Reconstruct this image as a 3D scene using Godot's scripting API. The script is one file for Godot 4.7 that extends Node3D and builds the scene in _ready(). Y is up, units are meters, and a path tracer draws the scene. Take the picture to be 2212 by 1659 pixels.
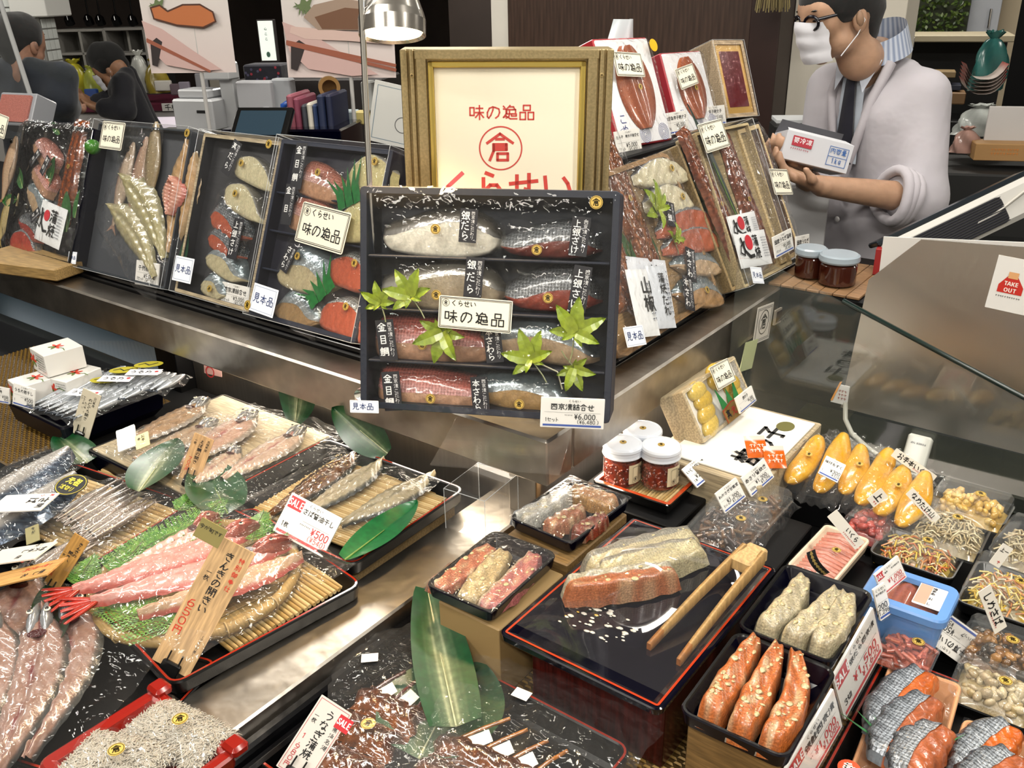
extends Node3D
# A Japanese fish counter: a corner display of packed fish, gift boxes on a raised shelf, shop stalls behind.

var M := {}
var rng := RandomNumberGenerator.new()
const WHITE := Color(1,1,1)

# ---------------------------------------------------------------- geometry collector
class G:
	var v := PackedVector3Array()
	var n := PackedVector3Array()
	var c := PackedColorArray()
	var uv := PackedVector2Array()
	var ix := PackedInt32Array()

	func tri(p: Vector3,q: Vector3,r: Vector3,col := Color.WHITE) -> void:
		var nn := (r - p).cross(q - p).normalized()
		var b := v.size()
		for x: Vector3 in [p,q,r]:
			v.append(x); n.append(nn); c.append(col); uv.append(Vector2.ZERO)
		ix.append_array([b,b+1,b+2])

	# four corners going round counter-clockwise as seen from the front
	func quad(p: Vector3,q: Vector3,r: Vector3,s: Vector3,col := Color.WHITE) -> void:
		var nn := (r - p).cross(s - q).normalized()
		var b := v.size()
		for x: Vector3 in [p,q,r,s]:
			v.append(x); n.append(nn); c.append(col)
		uv.append(Vector2(0,0)); uv.append(Vector2(1,0)); uv.append(Vector2(1,1)); uv.append(Vector2(0,1))
		ix.append_array([b,b+2,b+1,b,b+3,b+2])

	# a smooth sheet f(u, v); its front is du x dv
	func grid(nu: int,nv: int,f: Callable,cf: Callable,wrap_u := false,wrap_v := false) -> void:
		var b := v.size()
		var k := nv+1
		for i in nu+1:
			for j in k:
				var a := float(i)/nu
				var d := float(j)/nv
				v.append(f.call(a,d))
				c.append(cf.call(a,d))
				uv.append(Vector2(a,d))
				n.append(Vector3.ZERO)
		for i in nu:
			for j in nv:
				var p := b+i*k+j
				var t0 := [p,p+k+1,p+k]
				var t1 := [p,p+1,p+k+1]
				for t: Array in [t0,t1]:
					var e := (v[t[2]] - v[t[0]]).cross(v[t[1]] - v[t[0]])
					for q: int in t:
						n[q] += e
						ix.append(q)
		if wrap_u:
			for j in k:
				var s := n[b+j]+n[b+nu*k+j]
				n[b+j] = s; n[b+nu*k+j] = s
		if wrap_v:
			for i in nu+1:
				var s := n[b+i*k]+n[b+i*k+nv]
				n[b+i*k] = s; n[b+i*k+nv] = s
		for q in range(b,v.size()):
			n[q] = n[q].normalized() if n[q].length_squared() > 1e-20 else Vector3.UP

	# stacked rings of the same number of points; every band has its own edges
	func loft(rings: Array,cols: Array,cap0 := true,cap1 := true,flip := false) -> void:
		var m: int = rings[0].size()
		for i in rings.size() - 1:
			var p: PackedVector3Array = rings[i]
			var q: PackedVector3Array = rings[i+1]
			var b := v.size()
			for j in m:
				var o := (j+1) % m
				var l := (j+m - 1) % m
				var e := (p[o] - p[l]).cross(q[j] - p[j]).normalized()
				if e == Vector3.ZERO:
					e = (q[o] - q[l]).cross(q[j] - p[j]).normalized()
				if flip:
					e = -e
				v.append(p[j]); n.append(e); c.append(cols[i]); uv.append(Vector2(float(j)/m,0))
				v.append(q[j]); n.append(e); c.append(cols[i]); uv.append(Vector2(float(j)/m,1))
			for j in m:
				var o := (j+1) % m
				if flip:
					ix.append_array([b+2*j,b+2*o,b+2*o+1,b+2*j,b+2*o+1,b+2*j+1])
				else:
					ix.append_array([b+2*j,b+2*o+1,b+2*o,b+2*j,b+2*j+1,b+2*o+1])
		if cap0:
			fan(rings[0],cols[0],not flip)
		if cap1:
			fan(rings[-1],cols[-1],flip)

	func fan(p: PackedVector3Array,col: Color,flip := false) -> void:
		var mid := Vector3.ZERO
		for x in p:
			mid += x
		mid /= p.size()
		var nn := Vector3.ZERO
		for j in p.size():
			nn += (p[j] - mid).cross(p[(j+1) % p.size()] - mid)
		nn = nn.normalized()*(-1.0 if flip else 1.0)
		var b := v.size()
		v.append(mid); n.append(nn); c.append(col); uv.append(Vector2.ZERO)
		for x in p:
			v.append(x); n.append(nn); c.append(col); uv.append(Vector2(x.x,x.y))
		for j in p.size():
			var o := (j+1) % p.size()
			if flip:
				ix.append_array([b,b+1+j,b+1+o])
			else:
				ix.append_array([b,b+1+o,b+1+j])

	static func rr(t: Transform3D,w: float,d: float,r: float,y: float,seg := 2) -> PackedVector3Array:
		var out := PackedVector3Array()
		var q := clampf(r,0.0,minf(w,d)*.499)
		for k in 4:
			var cx := (w/2 - q)*(1 if k == 0 or k == 3 else -1)
			var cz := (d/2 - q)*(-1 if k < 2 else 1)
			for s in seg+1:
				var a := PI/2*(k+float(s)/seg)
				out.append(t*Vector3(cx+cos(a)*q,y,cz - sin(a)*q))
		return out

	# a stack of rounded rectangles: rings of [inset, height, colour, corner radius]
	func rstack(t: Transform3D,w: float,d: float,r: float,levels: Array,cap0 := true,cap1 := true,seg := 2) -> void:
		var rings := []
		var cols := []
		for l: Array in levels:
			rings.append(rr(t,w - 2*l[0],d - 2*l[0],maxf(r - l[0],.0005),l[1],seg))
			cols.append(l[2] if l.size() > 2 else Color.WHITE)
		loft(rings,cols,cap0,cap1)

	# a box with chamfered edges standing on y = 0 of t
	func box(t: Transform3D,w: float,h: float,d: float,bev := .002,col := Color.WHITE) -> void:
		var e := minf(bev,minf(w,minf(h,d))*.45)
		rstack(t,w,d,e,[[e,0,col],[0,e,col],[0,h - e,col],[e,h,col],[e,h,col]],true,true,1)

	func tube(pts: Array,rad: Variant,sides := 8,col := Color.WHITE,caps := true) -> void:
		var rings := []
		var cols := []
		var up := Vector3.UP
		for i in pts.size():
			var d: Vector3 = (pts[mini(i+1,pts.size() - 1)] - pts[maxi(i - 1,0)]).normalized()
			if absf(d.dot(up)) > .95:
				up = Vector3.RIGHT if absf(d.dot(Vector3.RIGHT)) < .9 else Vector3.BACK
			var a := d.cross(up).normalized()
			up = a.cross(d).normalized()
			var q: float = rad[i] if rad is Array else rad
			var ring := PackedVector3Array()
			for s in sides:
				var an := TAU*s/sides
				ring.append(pts[i]+(a*cos(an)+up*sin(an))*q)
			rings.append(ring)
			cols.append(col)
		smooth(rings,col,caps)

	# rings joined into one smooth skin
	func smooth(rings: Array,col: Color,caps := true) -> void:
		var m: int = rings[0].size()
		var rr_ := rings
		grid(rings.size() - 1,m,func(a,d): return rr_[roundi(a*(rr_.size() - 1))][roundi(d*m) % m],func(_a,_d): return col,false,true)
		if caps:
			fan(rings[0],col,true)
			fan(rings[-1],col,false)

	func lathe(t: Transform3D,prof: Array,seg := 24,col := Color.WHITE) -> void:
		var rings := []
		var cols := []
		for p: Vector2 in prof:
			var ring := PackedVector3Array()
			for s in seg:
				var a := TAU*s/seg
				ring.append(t*Vector3(cos(a)*p.x,p.y,-sin(a)*p.x))
			rings.append(ring)
			cols.append(col)
		loft(rings,cols,true,true)

	func ball(t: Transform3D,r: Vector3,nu := 10,nv := 8,col := Color.WHITE) -> void:
		grid(nu,nv,func(a,d): return t*Vector3(r.x*cos(TAU*a)*sin(PI*d),-r.y*cos(PI*d),-r.z*sin(TAU*a)*sin(PI*d)),func(_a,_d): return col,true)

	# flat shape in the plane z = z0 of t, facing +z
	func poly(t: Transform3D,pts: PackedVector2Array,col := Color.WHITE,z0 := 0.0) -> void:
		var id := Geometry2D.triangulate_polygon(pts)
		var b := v.size()
		var nn := t.basis.z.normalized()
		for p in pts:
			v.append(t*Vector3(p.x,p.y,z0)); n.append(nn); c.append(col); uv.append(p)
		for k in range(0,id.size(),3):
			var a := pts[id[k]]
			var ccw := (pts[id[k+1]] - a).cross(pts[id[k+2]] - a) > 0
			ix.append_array([b+id[k],b+id[k+(2 if ccw else 1)],b+id[k+(1 if ccw else 2)]])

	# the same shape with a thickness, from z0 up to z1
	func slab(t: Transform3D,pts: PackedVector2Array,z0: float,z1: float,col := Color.WHITE,side = null) -> void:
		poly(t,pts,col,z1)
		var back := Transform3D(t.basis*Basis(Vector3(-1,0,0),Vector3(0,1,0),Vector3(0,0,-1)),t.origin)
		var mir := PackedVector2Array()
		for p in pts:
			mir.append(Vector2(-p.x,p.y))
		poly(back,mir,col,-z0)
		var sc: Color = side if side is Color else col
		var ccw := not Geometry2D.is_polygon_clockwise(pts)
		for i in pts.size():
			var p := pts[i]
			var q := pts[(i+1) % pts.size()]
			if not ccw:
				var k := p
				p = q
				q = k
			quad(t*Vector3(p.x,p.y,z0),t*Vector3(q.x,q.y,z0),t*Vector3(q.x,q.y,z1),t*Vector3(p.x,p.y,z1),sc)

	# a painted line in the plane z = z0 of t
	func line(t: Transform3D,pts: Array,w: float,col: Color,z0 := .0004) -> void:
		var nn := t.basis.z.normalized()
		for i in pts.size() - 1:
			var p: Vector2 = pts[i]
			var q: Vector2 = pts[i+1]
			var d := (q - p).normalized()
			var e := Vector2(-d.y,d.x)*w*.5
			p -= d*w*.35
			q += d*w*.35
			var b := v.size()
			for x: Vector2 in [p - e,q - e,q+e,p+e]:
				v.append(t*Vector3(x.x,x.y,z0)); n.append(nn); c.append(col); uv.append(x)
			ix.append_array([b,b+2,b+1,b,b+3,b+2])

	func rect(t: Transform3D,x0: float,y0: float,x1: float,y1: float,col: Color,z0 := .0004) -> void:
		quad(t*Vector3(x0,y0,z0),t*Vector3(x1,y0,z0),t*Vector3(x1,y1,z0),t*Vector3(x0,y1,z0),col)

	func disc(t: Transform3D,x: float,y: float,r: float,col: Color,z0 := .0004,seg := 20,ry := 1.0) -> void:
		var ring := PackedVector3Array()
		for s in seg:
			var a := TAU*s/seg
			ring.append(t*Vector3(x+cos(a)*r,y+sin(a)*r*ry,z0))
		fan(ring,col)

	func circ(t: Transform3D,x: float,y: float,r: float,w: float,col: Color,z0 := .0004,seg := 28) -> void:
		for s in seg:
			var a := TAU*s/seg
			var b := TAU*(s+1)/seg
			quad(t*Vector3(x+cos(a)*(r - w),y+sin(a)*(r - w),z0),t*Vector3(x+cos(a)*r,y+sin(a)*r,z0),t*Vector3(x+cos(b)*r,y+sin(b)*r,z0),t*Vector3(x+cos(b)*(r - w),y+sin(b)*(r - w),z0),col)

	func mesh() -> ArrayMesh:
		var a := []
		a.resize(Mesh.ARRAY_MAX)
		a[Mesh.ARRAY_VERTEX] = v
		a[Mesh.ARRAY_NORMAL] = n
		a[Mesh.ARRAY_COLOR] = c
		a[Mesh.ARRAY_TEX_UV] = uv
		a[Mesh.ARRAY_INDEX] = ix
		var m := ArrayMesh.new()
		m.add_surface_from_arrays(Mesh.PRIMITIVE_TRIANGLES,a)
		return m

# ---------------------------------------------------------------- nodes
func xf(x: float,y: float,z: float,yaw := 0.0,pitch := 0.0,roll := 0.0) -> Transform3D:
	return Transform3D(Basis.from_euler(Vector3(deg_to_rad(pitch),deg_to_rad(yaw),deg_to_rad(roll))),Vector3(x,y,z))

# a plate whose bottom middle is the given point, facing yaw, leaning back
func fx(x: float,y: float,z: float,yaw: float,lean: float,roll: float) -> Transform3D:
	return Transform3D(Basis(Vector3.UP,deg_to_rad(yaw))*Basis(Vector3.RIGHT,deg_to_rad(-lean))*Basis(Vector3.BACK,deg_to_rad(roll)),Vector3(x,y,z))

# lying flat: local y runs along the floor towards yaw, local z is up
func ly(x: float,y: float,z: float,yaw: float) -> Transform3D:
	return Transform3D(Basis(Vector3.UP,deg_to_rad(yaw))*Basis(Vector3.RIGHT,-PI/2),Vector3(x,y,z))

func mv(x: float,y: float,z: float) -> Transform3D:
	return Transform3D(Basis.IDENTITY,Vector3(x,y,z))

const ID := Transform3D.IDENTITY
# lying in the plane of a plate: local y of a stack becomes local z of the plate
const UPZ := Transform3D(Vector3(1,0,0),Vector3(0,0,1),Vector3(0,-1,0),Vector3.ZERO)

var taken := {}
func numbered(s: String) -> String:
	taken[s] = taken.get(s,-1)+1
	return s if taken[s] == 0 else "%s_%03d" % [s,taken[s]]

func tag(o: Node3D,label: String,cat: String,group := "") -> Node3D:
	o.set_meta("label",label)
	o.set_meta("category",cat)
	if group:
		o.set_meta("group",group)
	return o

func thing(nm: String,label: String,cat: String,t: Transform3D,group := "") -> Node3D:
	var o := Node3D.new()
	o.name = numbered(nm)
	add_child(o)
	o.transform = t
	return tag(o,label,cat,group)

func part(p: Node3D,nm: String,g: G,mat: Material,label := "") -> MeshInstance3D:
	var o := MeshInstance3D.new()
	o.name = nm
	o.mesh = g.mesh()
	o.material_override = mat
	p.add_child(o,true)
	if label:
		o.set_meta("label",label)
	return o

func part_at(p: Node3D,nm: String,mesh: Mesh,mat: Material,t: Transform3D) -> MeshInstance3D:
	var o := MeshInstance3D.new()
	o.name = nm
	o.mesh = mesh
	o.material_override = mat
	p.add_child(o,true)
	o.transform = t
	return o

func solo(nm: String,label: String,cat: String,g: G,mat: Material,t := ID,group := "") -> MeshInstance3D:
	var o := part(self,"x",g,mat)
	o.name = numbered(nm)
	o.transform = t
	tag(o,label,cat,group)
	return o

func struct(nm: String,g: G,mat: Material,t := ID) -> MeshInstance3D:
	var o := part(self,nm,g,mat)
	o.transform = t
	o.set_meta("kind","structure")
	return o

func dup(o: Node3D,label: String,t: Transform3D) -> Node3D:
	var base := String(o.name)
	if base.length() > 4 and base[base.length() - 4] == "_" and base.right(3).is_valid_int():
		base = base.left(base.length() - 4)
	var k: Node3D = o.duplicate()
	k.name = numbered(base)
	add_child(k)
	k.transform = t
	if label:
		k.set_meta("label",label)
	return k

# ---------------------------------------------------------------- materials
func hx(s: String) -> Color:
	return Color.html(s).srgb_to_linear()

var noises := {}
func nz(kind: String,freq: float,normal := false,lo := 0.0,hi := 1.0,strength := 4.0,size := 256) -> NoiseTexture2D:
	var key := "%s%f%s%f%f%f" % [kind,freq,normal,lo,hi,strength]
	if noises.has(key):
		return noises[key]
	var f := FastNoiseLite.new()
	f.seed = 7
	f.frequency = freq
	if kind == "cell":
		f.noise_type = FastNoiseLite.TYPE_CELLULAR
		f.cellular_return_type = FastNoiseLite.RETURN_DISTANCE
		f.cellular_jitter = .35
	elif kind == "ridge":
		f.noise_type = FastNoiseLite.TYPE_SIMPLEX
		f.fractal_type = FastNoiseLite.FRACTAL_RIDGED
		f.fractal_octaves = 3
	else:
		f.noise_type = FastNoiseLite.TYPE_SIMPLEX
		f.fractal_type = FastNoiseLite.FRACTAL_FBM
		f.fractal_octaves = 4
	var t := NoiseTexture2D.new()
	t.width = size
	t.height = size
	t.seamless = true
	t.noise = f
	if normal:
		t.as_normal_map = true
		t.bump_strength = strength
	else:
		var r := Gradient.new()
		r.set_color(0,Color(lo,lo,lo))
		r.set_color(1,Color(hi,hi,hi))
		t.color_ramp = r
	noises[key] = t
	return t

# o: rough, metal, alpha, vc (vertex colours), emit, coat, spec, tex + ts (triplanar albedo), nrm + nsc, sub, glow colour...
func mat(key: String,col: Variant = WHITE,o := {}) -> StandardMaterial3D:
	if M.has(key):
		return M[key]
	var m := StandardMaterial3D.new()
	m.resource_name = key
	m.albedo_color = Color.html(col) if col is String else col
	m.roughness = o.get("rough",.5)
	m.metallic = o.get("metal",0.0)
	m.metallic_specular = o.get("spec",.5)
	if o.get("vc",false):
		m.vertex_color_use_as_albedo = true
	if o.has("alpha"):
		m.albedo_color.a = o.alpha
		m.transparency = BaseMaterial3D.TRANSPARENCY_ALPHA
	if o.has("coat"):
		m.clearcoat_enabled = true
		m.clearcoat = o.coat
		m.clearcoat_roughness = o.get("coat_rough",.05)
	if o.has("tex"):
		m.albedo_texture = o.tex
	if o.has("nrm"):
		m.normal_enabled = true
		m.normal_texture = o.nrm
		m.normal_scale = o.get("nsc",1.0)
	if o.has("rtex"):
		m.roughness_texture = o.rtex
	if o.has("ts"):
		m.uv1_triplanar = true
		m.uv1_scale = o.ts if o.ts is Vector3 else Vector3.ONE*o.ts
	if o.has("emit"):
		m.emission_enabled = true
		m.emission = Color.html(o.emit)
		m.emission_energy_multiplier = o.get("power",1.0)
	if o.has("sub"):
		m.subsurf_scatter_enabled = true
		m.subsurf_scatter_strength = o.sub
	if o.has("back"):
		m.backlight_enabled = true
		m.backlight = Color.html(o.back)
	if o.has("refr"):
		m.refraction_enabled = true
		m.refraction_scale = o.refr
	if o.has("rim"):
		m.rim_enabled = true
		m.rim = o.rim
	M[key] = m
	return m

func make_materials() -> void:
	var fine := nz("fbm",.03,false,.84,1.0)
	mat("print",WHITE,{"vc": true,"rough": .6})
	mat("paint",WHITE,{"vc": true,"rough": .4})
	mat("card",WHITE,{"vc": true,"rough": .35,"coat": .5,"coat_rough": .12})
	mat("plastic",WHITE,{"vc": true,"rough": .22})
	mat("lacquer",WHITE,{"vc": true,"rough": .12,"coat": .6})
	mat("tray",WHITE,{"vc": true,"rough": .3,"spec": .4,"nrm": nz("fbm",.09,true,0,1,2.0),"ts": 14.0,"nsc": .12})
	mat("cloth",WHITE,{"vc": true,"rough": .9,"rim": .3,"nrm": nz("fbm",.012,true,0,1,5.0),"ts": 2.2,"nsc": .35})
	mat("skin",WHITE,{"vc": true,"rough": .55,"sub": .08,"tex": nz("fbm",.02,false,.86,1.0),"ts": 5.0})
	mat("flesh",WHITE,{"vc": true,"rough": .28,"coat": .5,"coat_rough": .08,"sub": .05,"tex": fine,"ts": 16.0,"nrm": nz("fbm",.05,true,0,1,5.0),"nsc": .3})
	mat("miso",WHITE,{"vc": true,"rough": .4,"coat": .4,"coat_rough": .15,"sub": .05,"tex": nz("fbm",.05,false,.6,1.0),"ts": 18.0,"nrm": nz("cell",.06,true,0,1,6.0),"nsc": .5})
	mat("scales",WHITE,{"vc": true,"rough": .25,"metal": .35,"coat": .6,"coat_rough": .1,"tex": nz("cell",.09,false,.45,1.0),"ts": 9.0,"nrm": nz("cell",.09,true,0,1,8.0),"nsc": .8})
	mat("scales_red",WHITE,{"vc": true,"rough": .25,"coat": .6,"coat_rough": .1,"tex": nz("cell",.09,false,.6,1.0),"ts": 9.0,"nrm": nz("cell",.09,true,0,1,8.0),"nsc": .6})
	mat("silver",WHITE,{"vc": true,"rough": .24,"metal": .45,"coat": .5,"tex": fine,"ts": 12.0,"nrm": nz("fbm",.05,true,0,1,5.0),"nsc": .25})
	mat("glaze",WHITE,{"vc": true,"rough": .16,"coat": 1.0,"coat_rough": .04,"tex": nz("fbm",.02,false,.45,1.0),"ts": 12.0,"nrm": nz("ridge",.02,true,0,1,6.0),"nsc": .22})
	mat("leaf",WHITE,{"vc": true,"rough": .35,"coat": .3,"coat_rough": .15,"back": "203808","tex": nz("fbm",.04,false,.75,1.0),"ts": Vector3(6,6,6)})
	mat("wood",WHITE,{"vc": true,"rough": .55,"tex": nz("fbm",.02,false,.7,1.0),"ts": Vector3(3,30,30)})
	mat("wood_up",WHITE,{"vc": true,"rough": .6,"tex": nz("fbm",.02,false,.75,1.0),"ts": Vector3(30,3,30)})
	mat("dark_wood","4a372d",{"rough": .4,"tex": nz("fbm",.02,false,.7,1.0),"ts": Vector3(9,.5,9)})
	mat("mat_weave",WHITE,{"vc": true,"rough": .4,"metal": .3})
	mat("steel","b9b2a8",{"rough": .34,"metal": 1.0,"tex": nz("fbm",.03,false,.82,1.0),"ts": Vector3(1.2,1.2,1.2),"nrm": nz("fbm",.06,true,0,1,2.0),"nsc": .1})
	mat("steel_brush","b3ada5",{"rough": .33,"metal": 1.0,"tex": nz("fbm",.015,false,.93,1.0),"ts": Vector3(14,.4,14)})
	mat("steel_plate","c4beb6",{"rough": .3,"metal": 1.0,"nrm": nz("fbm",.06,true,0,1,2.0),"ts": Vector3(20,1,20),"nsc": .06})
	mat("chrome","dcdcdc",{"rough": .1,"metal": 1.0})
	mat("gold_metal","d2bd8e",{"rough": .32,"metal": .85,"tex": nz("fbm",.1,false,.85,1.0),"ts": 6.0})
	mat("gold_bright","e6cc70",{"rough": .28,"metal": .9})
	mat("seal",WHITE,{"vc": true,"rough": .35,"metal": .25})
	mat("edge","d4d8da",{"alpha": .4,"rough": .1})
	mat("film",WHITE,{"alpha": .008,"rough": .04,"spec": .33,"nrm": nz("ridge",.012,true,0,1,10.0),"ts": 5.0,"nsc": .35})
	mat("bag",WHITE,{"alpha": .018,"rough": .05,"spec": .36,"nrm": nz("ridge",.012,true,0,1,12.0),"ts": 4.0,"nsc": .6})
	mat("clear",WHITE,{"alpha": .01,"rough": .03,"spec": .36})
	mat("clear_lid","e8eef0",{"alpha": .03,"rough": .05,"spec": .4})
	mat("glass","dfeee6",{"alpha": .02,"rough": .02})
	mat("glass_edge","10201c",{"rough": .15})
	mat("black","070708",{"rough": .45,"spec": .3})
	mat("black_matt","09090a",{"rough": .7,"spec": .25})
	mat("black_gloss","08080a",{"rough": .12})
	mat("wall_white","d9d4ca",{"rough": .8,"tex": nz("fbm",.01,false,.94,1.0),"ts": .6})
	mat("wall_beige","c9c3b6",{"rough": .75,"tex": nz("fbm",.01,false,.94,1.0),"ts": .6})
	mat("wall_dark","3a302b",{"rough": .7,"tex": nz("fbm",.01,false,.85,1.0),"ts": .6})
	mat("tile_floor","8f8a82",{"rough": .35,"tex": nz("fbm",.02,false,.85,1.0),"ts": 1.0})
	mat("ceil","8c8a86",{"rough": .9})
	mat("lamp_face","ffffff",{"emit": "fff6ea","power": 5.0})

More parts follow.
